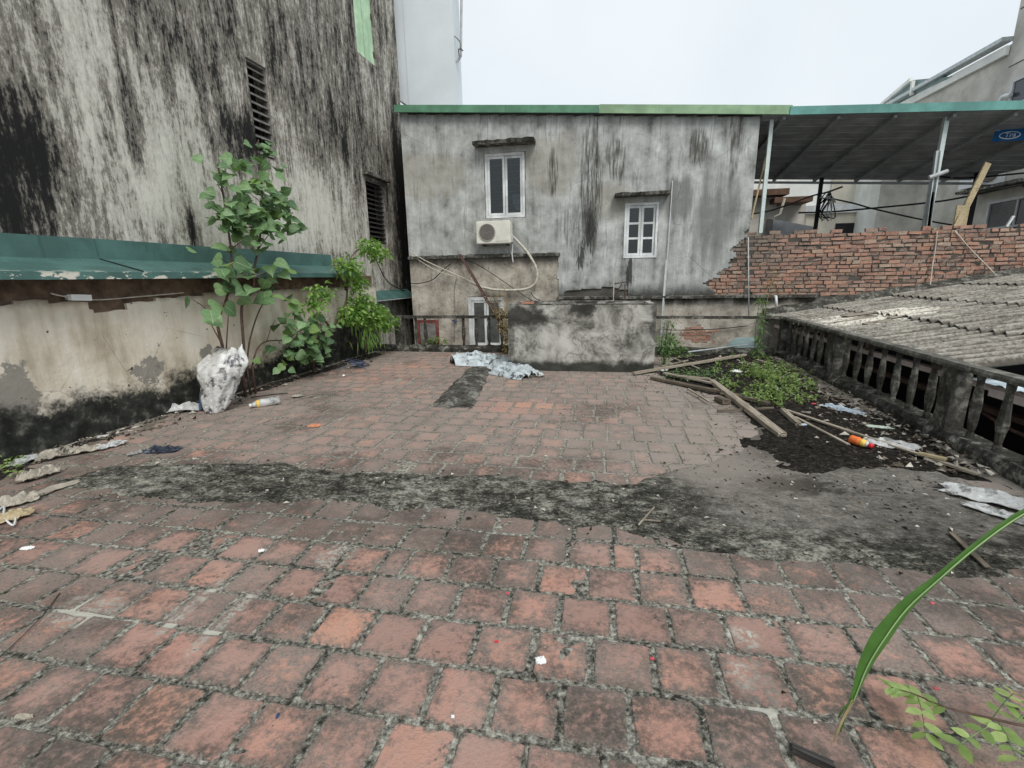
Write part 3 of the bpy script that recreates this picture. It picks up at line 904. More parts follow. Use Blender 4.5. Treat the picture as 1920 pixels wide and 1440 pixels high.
# ---- screed and soil outlines (surveyed on the floor)
def gp(l):
    return [(G(x, y).x, G(x, y).y) for x, y in l]
SCREED = gp([(90, 905), (200, 872), (400, 862), (640, 876), (800, 880), (960, 892), (1100, 900), (1180, 897), (1250, 872), (1330, 862), (1390, 838), (1400, 800), (1500, 775), (1600, 790), (1750, 860), (1990, 990),
             (2080, 1085), (1920, 1078), (1800, 1085), (1700, 1070), (1560, 1058), (1450, 1060), (1330, 1040), (1230, 1015), (1100, 1000), (960, 985), (880, 975), (800, 965), (640, 950), (520, 938), (420, 946), (330, 950), (200, 940)])
SOIL = gp([(1375, 800), (1400, 765), (1350, 745), (1280, 735), (1225, 712), (1230, 695), (1260, 668), (1410, 655), (1480, 680), (1560, 725), (1680, 785), (1800, 845), (1960, 930), (1870, 925), (1800, 920), (1720, 912), (1640, 915), (1560, 912), (1470, 895), (1385, 860)])
RIDGE = (Vector((-1.86, 7.25, 0)), Vector((-1.62, 4.75, 0)))
def inpoly(x, y, pl):
    c = False
    j = len(pl) - 1
    for i in range(len(pl)):
        (xi, yi), (xj, yj) = pl[i], pl[j]
        if (yi > y) != (yj > y) and x < (xj - xi) * (y - yi) / (yj - yi) + xi:
            c = not c
        j = i
    return c
def pdist(x, y, pl):
    best = 9
    for i in range(len(pl)):
        a, b = Vector(pl[i - 1]), Vector(pl[i])
        p = Vector((x, y))
        ab = b - a
        t = max(0, min(1, (p - a).dot(ab) / max(1e-9, ab.dot(ab))))
        best = min(best, (p - a - ab * t).length)
    return best if inpoly(x, y, pl) else -best

# ---- mortar bed in the joints: an uneven sheet, finer near the viewer
def tile_row(k): return 1.163 + 0.2365 * k
m = MB()
def bed(x0, x1, y0, y1, sx, sy):
    nx, ny = int((x1 - x0) / sx), int((y1 - y0) / sy)
    vs = []
    for j in range(ny + 1):
        for i in range(nx + 1):
            x, y = x0 + (x1 - x0) * i / nx, y0 + (y1 - y0) * j / ny
            vs.append((x, y, -0.0042 + 0.007 * fbm(x, y, 0, 14, 3)))
    fs = [(j * (nx + 1) + i, j * (nx + 1) + i + 1, (j + 1) * (nx + 1) + i + 1, (j + 1) * (nx + 1) + i) for j in range(ny) for i in range(nx)]
    m.add(vs, fs, 0, 0.5)
bed(-4.9, 3.2, 0.5, 2.5, 0.028, 0.028)
bed(-4.9, 3.2, 2.5, 8.9, 0.09, 0.09)
bedo = m.build('mortar_bed', M['joint'], terrace, smooth=True)

# ---- the clay tiles, one by one
def tile_geo(cx, cy, hw, hd, rz, z, tilt):
    pts = []
    def side(a, b, k):
        for i in range(k):
            t = i / k
            pts.append((a[0] + (b[0] - a[0]) * t, a[1] + (b[1] - a[1]) * t))
    c = 0.10
    cs = [(-1, -1 + c), (-1 + c, -1), (1 - c, -1), (1, -1 + c), (1, 1 - c), (1 - c, 1), (-1 + c, 1), (-1, 1 - c)]
    for i in range(8):
        a, b = cs[i], cs[(i + 1) % 8]
        side(a, b, 1 if i % 2 == 0 else 3)
    vs, uvs = [], []
    ca, sa = cos(rz), sin(rz)
    ring = []
    for (u, v) in pts:
        j = rnd.uniform(0.94, 1.02)
        ring.append((u * j, v * j))
    nn = len(ring)
    for (s, dz) in ((0.955, 0.0), (1.0, -0.0045), (1.0, -0.017)):
        for (u, v) in ring:
            x, y = u * hw * s, v * hd * s
            vs.append((cx + x * ca - y * sa, cy + x * sa + y * ca, z + dz + tilt[0] * x + tilt[1] * y))
            uvs.append((u * s, v * s))
    fs = [tuple(range(nn))]
    for r_ in range(2):
        for k in range(nn):
            k2 = (k + 1) % nn
            fs.append((r_ * nn + k, (r_ + 1) * nn + k, (r_ + 1) * nn + k2, r_ * nn + k2))
    return vs, fs, uvs
def tile_obj(lst, name):
    V, FC, UV, RN = [], [], [], []
    for (vs, fs, uvs, r_) in lst:
        b = len(V)
        V += vs
        UV += uvs
        for f in fs:
            FC.append(tuple(i + b for i in f))
            RN.append(r_)
    me = bpy.data.meshes.new(name)
    me.from_pydata(V, [], FC)
    me.materials.append(M['tile'])
    at = me.attributes.new('rnd', 'FLOAT', 'FACE')
    at.data.foreach_set('value', RN)
    ul = me.uv_layers.new(name='tile')
    flat = []
    for lp in me.loops:
        flat += UV[lp.vertex_index]
    ul.data.foreach_set('uv', flat)
    o = bpy.data.objects.new(name, me)
    COL.objects.link(o)
    o.parent = terrace
    return o
tiles = []
row_off = {0: 0.143, 1: 0.245, 2: 0.205, -1: 0.05, 3: 0.09}
for k in range(-3, 33):
    y = tile_row(k) + 0.118
    if y > 8.82: break
    pit = 0.234
    off = row_off.get(k, (0.117 if k % 2 else 0.0) + rnd.uniform(-0.035, 0.035))
    x = onl(L0, y) + 0.03 + (off % pit) - pit
    x = -4.95 + ((off + 4.95) % pit)
    while x < 3.25:
        wdt = pit
        if rnd.random() < 0.035:
            wdt = pit * rnd.choice((0.5, 0.55))
        gap = rnd.uniform(0.009, 0.024)
        cx = x + wdt / 2
        x += wdt
        if cx - wdt / 2 < onl(L0, y) + 0.01 or cx + wdt / 2 > onl(B0, y) - 0.005: continue
        ds = pdist(cx, y, SCREED)
        if ds > 0.17: continue
        if pdist(cx, y, SOIL) > 0.2: continue
        hw, hd = (wdt - gap) / 2, (0.2365 - rnd.uniform(0.008, 0.022)) / 2
        r_ = rnd.random()
        z = rnd.gauss(0.0, 0.0016)
        g = tile_geo(cx + rnd.uniform(-.004, .004), y + rnd.uniform(-.004, .004), hw, hd, rnd.gauss(0, 0.012), z, (rnd.gauss(0, 0.008), rnd.gauss(0, 0.008)))
        d = Vector((cx, y, 0)) - CAM
        dz = d.dot(FW)
        px, py = F * d.dot(RT) / dz, -F * d.dot(UP) / dz
        vis = dz > 0.2 and abs(px) < 990 and abs(py) < 760
        tiles.append((vis, wdt / (dz * dz), g + (r_,)))
tiles.sort(key=lambda t: (-int(t[0]), -t[1]))
for t in tiles[:300]:
    tile_obj([t[2]], 'tile')
tag(tile_obj([t[2] for t in tiles[300:]], 'tile_field'), kind='stuff')

# ---- raised sheets: screed band, soil, mortar ridge
def sheet(poly, step, hfun, name, mat, parent=None, edge=0.09, low=-0.014, rag=0.14):
    xs = [p[0] for p in poly]
    ys = [p[1] for p in poly]
    x0, x1, y0, y1 = min(xs), max(xs), min(ys), max(ys)
    nx, ny = int((x1 - x0) / step) + 1, int((y1 - y0) / step) + 1
    idx, m = {}, MB()
    hs = {}
    for i in range(nx + 1):
        for j in range(ny + 1):
            x, y = x0 + i * step, y0 + j * step
            d = pdist(x, y, poly) + rag * fbm(x, y, 2, 2.2, 4)
            t = max(0, min(1, d / edge))
            if d > -0.03:
                hs[i, j] = (x + 0.3 * step * nz(x, y, 4, 20), y + 0.3 * step * nz(x, y, 9, 20), low + (hfun(x, y) - low) * t * t * (3 - 2 * t))
    for i in range(nx):
        for j in range(ny):
            ks = [(i, j), (i + 1, j), (i + 1, j + 1), (i, j + 1)]
            if all(k in hs for k in ks):
                for k in ks:
                    if k not in idx:
                        idx[k] = len(m.v)
                        m.v.append(hs[k])
                m.f.append(tuple(idx[k] for k in ks))
                m.mi.append(0)
                m.rn.append(0.5)
    return m.build(name, mat, parent, smooth=True)
scr = sheet(SCREED, 0.022, lambda x, y: 0.0075 + 0.007 * fbm(x, y, 0, 7, 5), 'cement_screed', M['screed'], None, 0.10, -0.014, 0.20)
tag(scr, 'rough grey black cement band smeared across the tiles', None, None, 'structure')
soil = sheet(SOIL, 0.03, lambda x, y: 0.02 + 0.02 * fbm(x, y, 0, 3, 5) + 0.012 * fbm(x, y, 5, 18, 2), 'soil_patch', M['soil'], None, 0.3, -0.014, 0.42)
tag(soil, 'dark damp soil and rubble washed against the balustrade', None, None, 'stuff')
# litter along the foot of the left wall
LIT = [(onl(L0, 2.2) + 0.0, 2.2), (onl(L0, 2.2) + .55, 2.2), (onl(L0, 3.2) + .32, 3.2), (onl(L0, 4.4) + .12, 4.4), (onl(L0, 5.2) + .35, 5.2), (onl(L0, 6.5) + .4, 6.5), (onl(L0, 8.3) + .5, 8.3), (onl(L0, 8.8) + .1, 8.8), (onl(L0, 8.8), 8.8)]
lit = sheet(LIT, 0.035, lambda x, y: 0.018 + 0.03 * fbm(x, y, 0, 4, 5), 'leaf_litter', M['litter'], None, 0.2)
tag(lit, 'dark leaf litter and dirt along the foot of the left wall', None, None, 'stuff')
# ridge
m = MB()
nl, nw = 60, 16
a, b = RIDGE
for i in range(nl + 1):
    t = i / nl
    c = a.lerp(b, t)
    hh = 0.085 * min(1, (1 - t) * 5) * min(1, 0.35 + t * 5) * (0.85 + 0.5 * fbm(t * 6, 1))
    wd = 0.22 + 0.09 * fbm(t * 5, 3) + 0.06 * t
    for j in range(nw + 1):
        s = j / nw * 2 - 1
        z = hh * max(0, (1 - abs(s) ** 2.2)) - 0.013 + 0.035 * fbm(c.x + s * wd, c.y, 0, 8, 5) * (1 - s * s)
        m.v.append((c.x + s * wd + 0.02 * nz(t * 20, j), c.y + 0.02 * nz(j, t * 20), z))
for i in range(nl):
    for j in range(nw):
        m.f.append((i * (nw + 1) + j, (i + 1) * (nw + 1) + j, (i + 1) * (nw + 1) + j + 1, i * (nw + 1) + j + 1))
        m.mi.append(0)
        m.rn.append(0.5)
rg = m.build('mortar_ridge', M['ridge'], None, smooth=True)
tag(rg, 'raised strip of dark crumbling mortar running towards the crumpled tarp', 'mortar ridge')

# ================================================================== LOW BOUNDARY WALL, LEFT
lw = thing('boundary_wall', 'low cream plastered wall with black mould along the terrace left side', 'wall')
def skew_box(m, p0, ya, yb, d0, d1, z0, z1, mi=0):
    """box along the skewed line: d0..d1 measured from the line towards +X"""
    q = []
    for z in (z0, z1):
        for (Y, d) in ((ya, d0), (yb, d0), (yb, d1), (ya, d1)):
            b = Vector((onl(p0, Y), Y, 0)) + SNOR * d
            q.append((b.x, b.y, z))
    m.add(q, [(0, 1, 2, 3), (7, 6, 5, 4), (0, 4, 5, 1), (1, 5, 6, 2), (2, 6, 7, 3), (3, 7, 4, 0)], mi)
m = MB()
skew_box(m, L0, -1.4, 8.95, -0.2, -0.035, -4, 1.52)
m.build('wall_core', M['wallcore'], lw)
def lmask(u, v):
    top = 1.285 + 0.10 * fbm(u, 0, 0, 1.2, 5) + (0.05 if u > 2.2 else 0.0) - (0.07 if 0.9 < u < 1.25 else 0)
    return 1 if v < top else 0
coat('L', -4.0, 6.25, -0.012, 1.5, 0.035, lmask, 0.0, -0.04, 0.006, 'plaster', M['low'], lw, L0)

# ================================================================== TALL STAINED BUILDING
tb = thing('stained_building', 'tall windowless looking house wall streaked black and white with mould', 'building')
m = MB()
# side wall with openings, built flat then skewed into place
def tskew(o, p0):
    for v in o.data.vertices:
        x, y, z = v.co
        b = Vector((onl(p0, x), x, 0)) + SNOR * (-y)
        v.co = (b.x, b.y, z)
TH = [(6.58, 6.98, 3.25, 4.55), (9.55, 10.32, 2.2, 3.5), (9.66, 10.42, 5.86, 7.3)]
walls_with_holes(m, -1.0, 11.2, -4, 9.0, 0.0, 0.25, TH)
o = m.build('wall', M['tall'], tb)
tskew(o, T0)
m = MB()
skew_box(m, T0, 11.196, 11.45, -6, -0.004, -4, 9.0)
skew_box(m, T0, -1.0, 11.2, -6, -0.35, 8.8, 9.05)
m.build('rear_wall', M['tall'], tb)
for h in TH[:2]:
    m = MB()
    skew_box(m, T0, h[0] - .1, h[1] + .1, -0.8, -0.3, h[2] - .1, h[3] + .1)
    m.build('dark_room', M['dark'], tb)
def louvre(par, p0, ya, yb, z0, z1, n, mat, depth=0.10, fr=0.03):
    m = MB()
    for (c, d, e, f_) in ((ya, ya + fr, z0, z1), (yb - fr, yb, z0, z1), (ya + fr, yb - fr, z0, z0 + fr), (ya + fr, yb - fr, z1 - fr, z1)):
        skew_box(m, p0, c, d, -0.11, -0.03, e, f_)
    fo = m.build('frame', M['slat_lt'], par)
    for i in range(n):
        zc = z0 + fr + (z1 - z0 - 2 * fr) * (i + 0.5) / n
        hh = (z1 - z0) / n * 0.62
        m = MB()
        q = []
        for Y in (ya + fr, yb - fr):
            bse = Vector((onl(p0, Y), Y, 0))
            for (d, z) in ((-0.03, zc - hh * .5), (-0.022, zc - hh * .5 + .008), (-depth, zc + hh * .5), (-depth - .004, zc + hh * .5 - .012)):
                pp = bse + SNOR * d
                q.append((pp.x, pp.y, z))
        m.add(q, [(0, 1, 2, 3), (7, 6, 5, 4), (0, 4, 5, 1), (1, 5, 6, 2), (2, 6, 7, 3), (3, 7, 4, 0)])
        m.build('slat', mat, par)
lv = bpy.data.objects.new('louvre_vent', None); COL.objects.link(lv); lv.parent = tb
louvre(lv, T0, 6.58, 6.98, 3.25, 4.55, 11, M['slat_lt'])
lv = bpy.data.objects.new('louvred_window', None); COL.objects.link(lv); lv.parent = tb
louvre(lv, T0, 9.55, 10.32, 2.2, 3.5, 13, M['slat'])
m = MB()
skew_box(m, T0, 9.45, 10.45, 0.0, 0.12, 3.56, 3.62)
m.build('window_hood', M['ledge'], tb)
# mint shutter, two leaves of boards with hinges
sh = bpy.data.objects.new('shutter', None); COL.objects.link(sh); sh.parent = tb
for (a_, b_) in ((9.67, 9.845), (9.855, 10.02), (10.06, 10.225), (10.235, 10.41)):
    m = MB()
    skew_box(m, T0, a_, b_, -0.09, -0.05, 5.87, 7.29)
    m.build('board', M['shutter'], sh)
for zz in (6.05, 6.75):
    for yy in (9.67, 10.41):
        m = MB()
        skew_box(m, T0, yy - 0.03, yy + 0.03, -0.05, -0.035, zz, zz + 0.10)
        m.build('hinge', M['rust'], sh)

# ---- teal sheet metal awning on the wall
aw = thing('sheet_metal_awning', 'long teal sheet metal awning with peeling paint above the low wall', 'awning')
segs = [(-1.2, 4.06), (4.065, 8.06)]
for (ya, yb) in segs:
    m = MB()
    prof = [(-0.326, 1.905), (-0.312, 1.905), (-0.30, 1.70), (0.26, 1.56), (0.265, 1.495), (0.255, 1.495), (0.25, 1.545), (-0.31, 1.685), (-0.326, 1.685)]
    nn = 14
    for i in range(nn + 1):
        Y = ya + (yb - ya) * i / nn
        for (d, z) in prof:
            b_ = Vector((onl(L0, Y), Y, 0)) + SNOR * d
            m.v.append((b_.x, b_.y, z + 0.006 * nz(Y * 1.3, d * 4)))
    k = len(prof)
    for i in range(nn):
        for j in range(k):
            j2 = (j + 1) % k
            m.f.append((i * k + j, i * k + j2, (i + 1) * k + j2, (i + 1) * k + j)); m.mi.append(0); m.rn.append(.5)
    m.f += [tuple(range(k - 1, -1, -1)), tuple(nn * k + j for j in range(k))]
    m.mi += [0, 0]; m.rn += [.5, .5]
    m.build('sheet', M['teal'], aw)
m = MB()
for d0, z0, d1, z1 in ((-0.285, 1.702, 0.25, 1.568),):
    a_ = Vector((onl(L0, 4.06), 4.06, 0)) + SNOR * d0
    b_ = Vector((onl(L0, 4.06), 4.06, 0)) + SNOR * d1
    m.tube([(a_.x, a_.y, z0), (b_.x, b_.y, z1)], 0.008, 5)
m.build('seam', M['black'], aw)
aw2 = thing('awning_fragment', 'short teal metal awning piece at the far corner beside the grey house', 'awning')
m = MB()
q = []
for Y in (9.15, 11.1):
    for (d, z) in ((-0.02 + .03, 1.20), (0.25, 1.02), (0.25, .985), (.01, 1.16)):
        b_ = Vector((onl(T0, Y), Y, 0)) + SNOR * d
        q.append((b_.x, b_.y, z))
m.add(q, [(0, 1, 2, 3), (7, 6, 5, 4), (0, 4, 5, 1), (1, 5, 6, 2), (2, 6, 7, 3), (3, 7, 4, 0)])
m.build('sheet', M['teal'], aw2)
m = MB()
a_ = Vector((onl(T0, 9.1), 9.1, 0)) + SNOR * 0.262; b_ = Vector((onl(T0, 11.1), 11.1, 0)) + SNOR * 0.262
m.tube([(a_.x, a_.y, .995), (b_.x, b_.y, .995)], 0.012, 6)
m.build('edge_bar', M['grey_pipe'], aw2)

# ================================================================== GREY HOUSE
gh = thing('grey_house', 'grey cement rendered house with two white windows behind the terrace', 'house')
W1 = (-2.37, -1.53, 2.66, 3.92)
W2 = (0.49, 1.15, 1.78, 2.84)
D1 = (-2.84, -2.02, -0.12, 1.03)
HX0, HX1 = -4.15, 2.86
def ztop(x): return 4.79 - 0.079 * (x + 4.1)
m = MB()
walls_with_holes(m, HX0, HX1, -4, 2.25, FY + 0.03, FY + 0.23, [W2[:2] + (W2[2], 2.25), D1])
walls_with_holes(m, HX0, HX1, 2.25, 4.15, FY + 0.03, FY + 0.23, [W1, W2[:2] + (2.25, W2[3])])
q = [(HX0, 4.15), (HX1, 4.15), (HX1, ztop(HX1)), (HX0, ztop(HX0))]
m.add([(x, FY + .03, z) for x, z in q] + [(x, FY + .23, z) for x, z in q], [(0, 1, 2, 3), (7, 6, 5, 4), (0, 4, 5, 1), (1, 5, 6, 2), (2, 6, 7, 3), (3, 7, 4, 0)])
m.box((HX0 + .002, FY + .23, -4), (HX0 + .2, FY + 5, ztop(HX0) - .02))
m.box((HX1 - .2, FY + .23, -4), (HX1 - .002, FY + 5, ztop(HX1) - .02))
m.build('wall', M['tan'], gh)
m = MB()
m.box((HX0 + .3, FY + 0.9, -1), (HX1 - .3, FY + 1.0, 4.0))
m.build('dark_room', M['dark'], gh)
def edge_r(z):
    """ragged right margin of the render, broken away low down where bricks show"""
    if z > 2.28: return HX1 - 0.01
    return HX1 - 0.02 - 0.62 * min(1, max(0, (2.2 - z) / 0.95)) ** 1.3 + 0.55 * fbm(z * 4.3, 2.2)
def hmask(u, v):
    if v > ztop(u) - 0.005: return 0
    for h in (W1, W2):
        if h[0] - .005 < u < h[1] + .005 and h[2] - .005 < v < h[3] + .005: return 0
    if u < -0.84 + 0.03 * fbm(v, 0, 0, 3):
        return 1 if v > 1.93 + 0.02 * fbm(u, 1, 0, 2) else 0
    if u > edge_r(v): return 0
    lo = 1.03 + 0.05 * fbm(u, 4, 0, 2.5)
    if -0.7 < u < 0.6:
        lo += 0.10 + 0.16 * max(0, 0.5 + fbm(u, 9, 0, 2.0)) * (1 - abs(u) / 0.75 if abs(u) < .75 else 0)
    return 1 if v > lo else 0
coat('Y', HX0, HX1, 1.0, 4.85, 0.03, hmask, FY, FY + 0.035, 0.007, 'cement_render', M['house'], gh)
# a seam where two houses meet
m = MB()
m.beam((-0.08, FY - 0.004, 2.4), (-0.09, FY - 0.004, 4.44), 0.014, 0.012)
m.build('joint_bead', M['ledge'], gh)
def ragged_ledge(x0, x1, z, h, d, name, mat, par, y=FY, zf=None):
    m = MB()
    n = max(8, int((x1 - x0) / 0.06))
    for i in range(n + 1):
        x = x0 + (x1 - x0) * i / n
        zz = z + (zf(x) if zf else 0)
        e = 0.5 + fbm(x, z, 0, 6, 3)
        dd = d * (0.75 + 0.4 * e)
        m.v += [(x, y + .02, zz + h), (x, y - dd, zz + h * (0.75 + .2 * e)), (x, y - dd * (0.9), zz + 0.25 * h * fbm(x, 5, 0, 9)), (x, y + .02, zz)]
    for i in range(n):
        for j in range(4):
            m.f.append((i * 4 + j, i * 4 + (j + 1) % 4, (i + 1) * 4 + (j + 1) % 4, (i + 1) * 4 + j)); m.mi.append(0); m.rn.append(.5)
    m.f += [(3, 2, 1, 0), tuple(n * 4 + j for j in range(4))]
    m.mi += [0, 0]; m.rn += [.5, .5]
    return m.build(name, mat, par)
ragged_ledge(HX0, -0.80, 1.86, 0.07, 0.10, 'ledge', M['ledge'], gh)
ragged_ledge(-0.85, 4.2, 0.965, 0.06, 0.13, 'ledge', M['ledge'], gh)
ragged_ledge(-2.55, -1.30, 4.04, 0.07, 0.30, 'window_hood', M['ledge'], gh)
ragged_ledge(0.28, 1.32, 2.95, 0.065, 0.28, 'window_hood', M['ledge'], gh)
# lower tan render with a patch of missing plaster where bricks show
def nmask(u, v):
    a_, b_ = (u - 2.02) / 0.30, (v - 0.22) / 0.17
    if a_ * a_ + b_ * b_ < 1 + 0.9 * fbm(u, v, 0, 5): return 0
    if u < 1.2 and D1[0] - .005 < u < D1[1] + .005 and v < D1[3]: return 0
    return 1 if v < (1.88 if u < -.83 else 0.97) else 0
coat('Y', HX0, 4.9, -1.2, 1.9, 0.045, nmask, FY + 0.012, FY + 0.04, 0.008, 'old_render', M['tan'], gh)

def window(par, x0, x1, z0, z1, y, frame=0.05, bars=None, sash=2, rows=1, name='window', mat='pvc'):
    wo_ = bpy.data.objects.new(name, None); COL.objects.link(wo_); wo_.parent = par
    m = MB()
    f_ = frame
    for (a_, b_, c_, d_) in ((x0, x0 + f_, z0, z1), (x1 - f_, x1, z0, z1), (x0 + f_, x1 - f_, z0, z0 + f_), (x0 + f_, x1 - f_, z1 - f_, z1)):
        m.box((a_, y - 0.012, c_), (b_, y + 0.06, d_))
    m.build('frame', M[mat], wo_)
    wi = (x1 - x0 - 2 * f_) / sash
    for s in range(sash):
        a_ = x0 + f_ + wi * s + 0.004
        b_ = x0 + f_ + wi * (s + 1) - 0.004
        yy = y + (0.004 if s % 2 == 0 else 0.022)
        m = MB()
        st = 0.045
        c_, d_ = z0 + f_ + .004, z1 - f_ - .004
        for q in ((a_, a_ + st, c_, d_), (b_ - st, b_, c_, d_), (a_ + st, b_ - st, c_, c_ + st), (a_ + st, b_ - st, d_ - st, d_)):
            m.box((q[0], yy, q[2]), (q[1], yy + 0.03, q[3]))
        so_ = m.build('sash', M[mat], wo_)
        hgt = (d_ - c_ - 2 * st) / rows
        for r_ in range(rows):
            zz0, zz1 = c_ + st + hgt * r_, c_ + st + hgt * (r_ + 1)
            if r_ > 0:
                mm = MB(); mm.box((a_ + st, yy + .001, zz0 - .02), (b_ - st, yy + .029, zz0 + .02)); mm.build('glazing_bar', M[mat], wo_)
            mm = MB(); mm.box((a_ + st, yy + .012, zz0 + (.02 if r_ else 0)), (b_ - st, yy + .017, zz1 - (.02 if r_ < rows - 1 else 0))); mm.build('pane', M['glass' if name == 'window' else 'grey_glass'], wo_)
    return wo_
w1 = window(gh, W1[0] + .003, W1[1] - .003, W1[2] + .003, W1[3] - .003, FY + 0.02)
for i in range(9):
    m = MB(); m.box((W1[0], FY + 0.16, 2.80 + .13 * i), (W1[1], FY + 0.172, 2.812 + .13 * i)); m.build('security_bar', M['slat_lt'], w1)
w2 = window(gh, W2[0] + .003, W2[1] - .003, W2[2] + .003, W2[3] - .003, FY + 0.0, 0.045, None, 2, 3)
w3 = window(gh, D1[0] + .003, D1[1] - .003, D1[2] + .003, D1[3] - .003, FY + 0.03, 0.075, None, 2, 1, 'lower_window')
bc = MB()
pts = [(-1.83, 3.14), (-1.62, 3.14), (-1.61, 2.98), (-1.66, 2.86), (-1.70, 2.80), (-1.77, 2.86), (-1.82, 2.98)]
bc.add([(x, FY + .19, z) for x, z in pts] + [(x, FY + .215, z) for x, z in pts], [tuple(range(7)), tuple(range(13, 6, -1))] + [(i, i + 7, (i + 1) % 7 + 7, (i + 1) % 7) for i in range(7)])
tag(bc.build('cloth', M['bluefilm']), 'pale blue cloth hanging inside the left white window', 'cloth')

# roof edge
def fascia(xa, xb, za, zb, h, mat, y0=FY - 0.14, nm='fascia', par=gh):
    m = MB()
    q = [(xa, za), (xb, zb), (xb, zb + h), (xa, za + h)]
    m.add([(x, y0, z) for x, z in q] + [(x, y0 + .03, z) for x, z in q], [(0, 1, 2, 3), (7, 6, 5, 4), (0, 4, 5, 1), (1, 5, 6, 2), (2, 6, 7, 3), (3, 7, 4, 0)])
    return m.build(nm, M[mat], par)
fascia(HX0 - .06, -0.06, 4.79, 4.475, 0.135, 'green')
fascia(-0.058, 3.34, 4.47, 4.20, 0.15, 'lime')
m = MB()
m.add([(HX0 - .05, FY - .11, 4.83), (3.3, FY - .11, 4.25), (3.3, FY + 6, 4.55), (HX0 - .05, FY + 6, 5.13), (HX0 - .05, FY - .11, 4.87), (3.3, FY - .11, 4.29), (3.3, FY + 6, 4.59), (HX0 - .05, FY + 6, 5.17)],
      [(3, 2, 1, 0), (4, 5, 6, 7), (0, 1, 5, 4), (1, 2, 6, 5), (2, 3, 7, 6), (3, 0, 4, 7)])
m.build('roof_sheet', M['under'], gh)

# ---- brick wall to the right of the house
bw = thing('brick_wall', 'old bare red brick wall running right from the grey house', 'wall')
m = MB()
m.box((HX1 + .003, FY + 0.015, -4), (9.2, FY + 0.22, 2.14))
m.build('mortar_core', M['tan'], bw)
bricks = []
for k in range(17):
    z = 1.0 + 0.0725 * k
    x = 2.05 + (0.135 if k % 2 else 0) + rnd.uniform(-.02, .02)
    while x < 8.9:
        l = rnd.choice((0.19, 0.2, 0.195, 0.10, 0.14)) * rnd.uniform(.9, 1.1)
        if z > 2.14 and rnd.random() < 0.55:
            x += l + .012
            continue
        if x + l > 2.2 and (x < HX1 and x + l > edge_r(z) - 0.12 or x >= HX1):
            pr = rnd.uniform(-0.008, 0.012) + (0.014 if x < HX1 else 0)
            mb = MB()
            xa = x if x >= HX1 else max(x, 2.0)
            mb.box((xa, FY + 0.002 + pr, z), (x + l, FY + 0.06, z + 0.060 + rnd.uniform(-.012, .004)), 0, rnd.random(), 0.009)
            pp = Vector((x, FY, z)) - CAM
            dz = pp.dot(FW)
            px = F * pp.dot(RT) / dz
            bricks.append((px < 985, -l / dz, mb))
        x += l + rnd.uniform(.008, .026)
bricks.sort(key=lambda b: (-int(b[0]), b[1]))
for b in bricks[:300]:
    b[2].build('brick', M['brick'], bw)
mm = MB()
for b in bricks[300:]:
    o_ = len(mm.v)
    mm.v += b[2].v
    mm.f += [tuple(i + o_ for i in f) for f in b[2].f]
    mm.mi += b[2].mi; mm.rn += b[2].rn
tag(mm.build('brick_field', M['brick'], bw), kind='stuff')
# bricks in the broken patch low on the house
for k in range(5):
    for i in range(4):
        mb = MB()
        x = 1.68 + 0.222 * i + (0.11 if k % 2 else 0); z = 0.06 + 0.07 * k
        mb.box((x, FY + .016, z), (x + .208, FY + .06, z + .057), 0, 0.55 + .3 * rnd.random(), 0.005)
        mb.build('brick', M['brick'], gh)

# ================================================================== CANOPY ON THE BRICK WALL
cp = thing('canopy', 'charcoal sheet roof canopy on steel posts above the brick wall', 'canopy')
cps = [(HX1 + .03, FY - .1), (8.9, FY - .1), (8.9, 12.35), (8.35, 13.05), (HX1 + .03, 13.05)]
def cz(x, y): return 4.23 - 0.055 * (x - 3) - 0.165 * (y - FY)
m = MB()
n = len(cps)
m.add([(x, y, cz(x, y)) for x, y in cps] + [(x, y, cz(x, y) + .03) for x, y in cps], [tuple(range(n - 1, -1, -1)), tuple(range(n, 2 * n))] + [(i, (i + 1) % n, n + (i + 1) % n, n + i) for i in range(n)])
m.build('roof_sheet', M['under'], cp)
fascia(3.30, 8.95, 4.19, 3.905, 0.135, 'sea', FY - 0.16, 'fascia', cp)
for x in (3.25, 4.15, 5.05, 5.95, 6.85, 7.75):
    m = MB()
    m.beam((x, FY - .05, cz(x, FY - .05) - .04), (x, 13.0, cz(x, 13.0) - .04), 0.05, 0.075)
    m.build('rafter', M['under'], cp)
for y in (12.95,):
    m = MB()
    m.beam((HX1 + .05, y, cz(HX1, y) - .105), (8.6, y, cz(8.6, y) - .105), 0.04, 0.05)
    m.build('purlin', M['under'], cp)
for k in range(11):
    y = FY + .12 + .26 * k
    m = MB(); m.beam((HX1 + .05, y, cz(HX1 + .05, y) - .008), (8.7, y, cz(8.7, y) - .008), .03, .014); m.build('sheet_rib', M['under'], cp)
for (x, y, z0, mt, wd) in ((3.09, FY + .12, 2.2, 'steel_lt', 0.065), (5.93, FY + .12, 2.15, 'steel_lt', 0.07), (5.2, 12.95, -4, 'dark', 0.07), (8.2, 12.6, -4, 'dark', 0.09)):
    m = MB()
    m.box((x - wd / 2, y - wd / 2, z0), (x + wd / 2, y + wd / 2, cz(x, y) - .002))
    m.build('post', M[mt], cp)

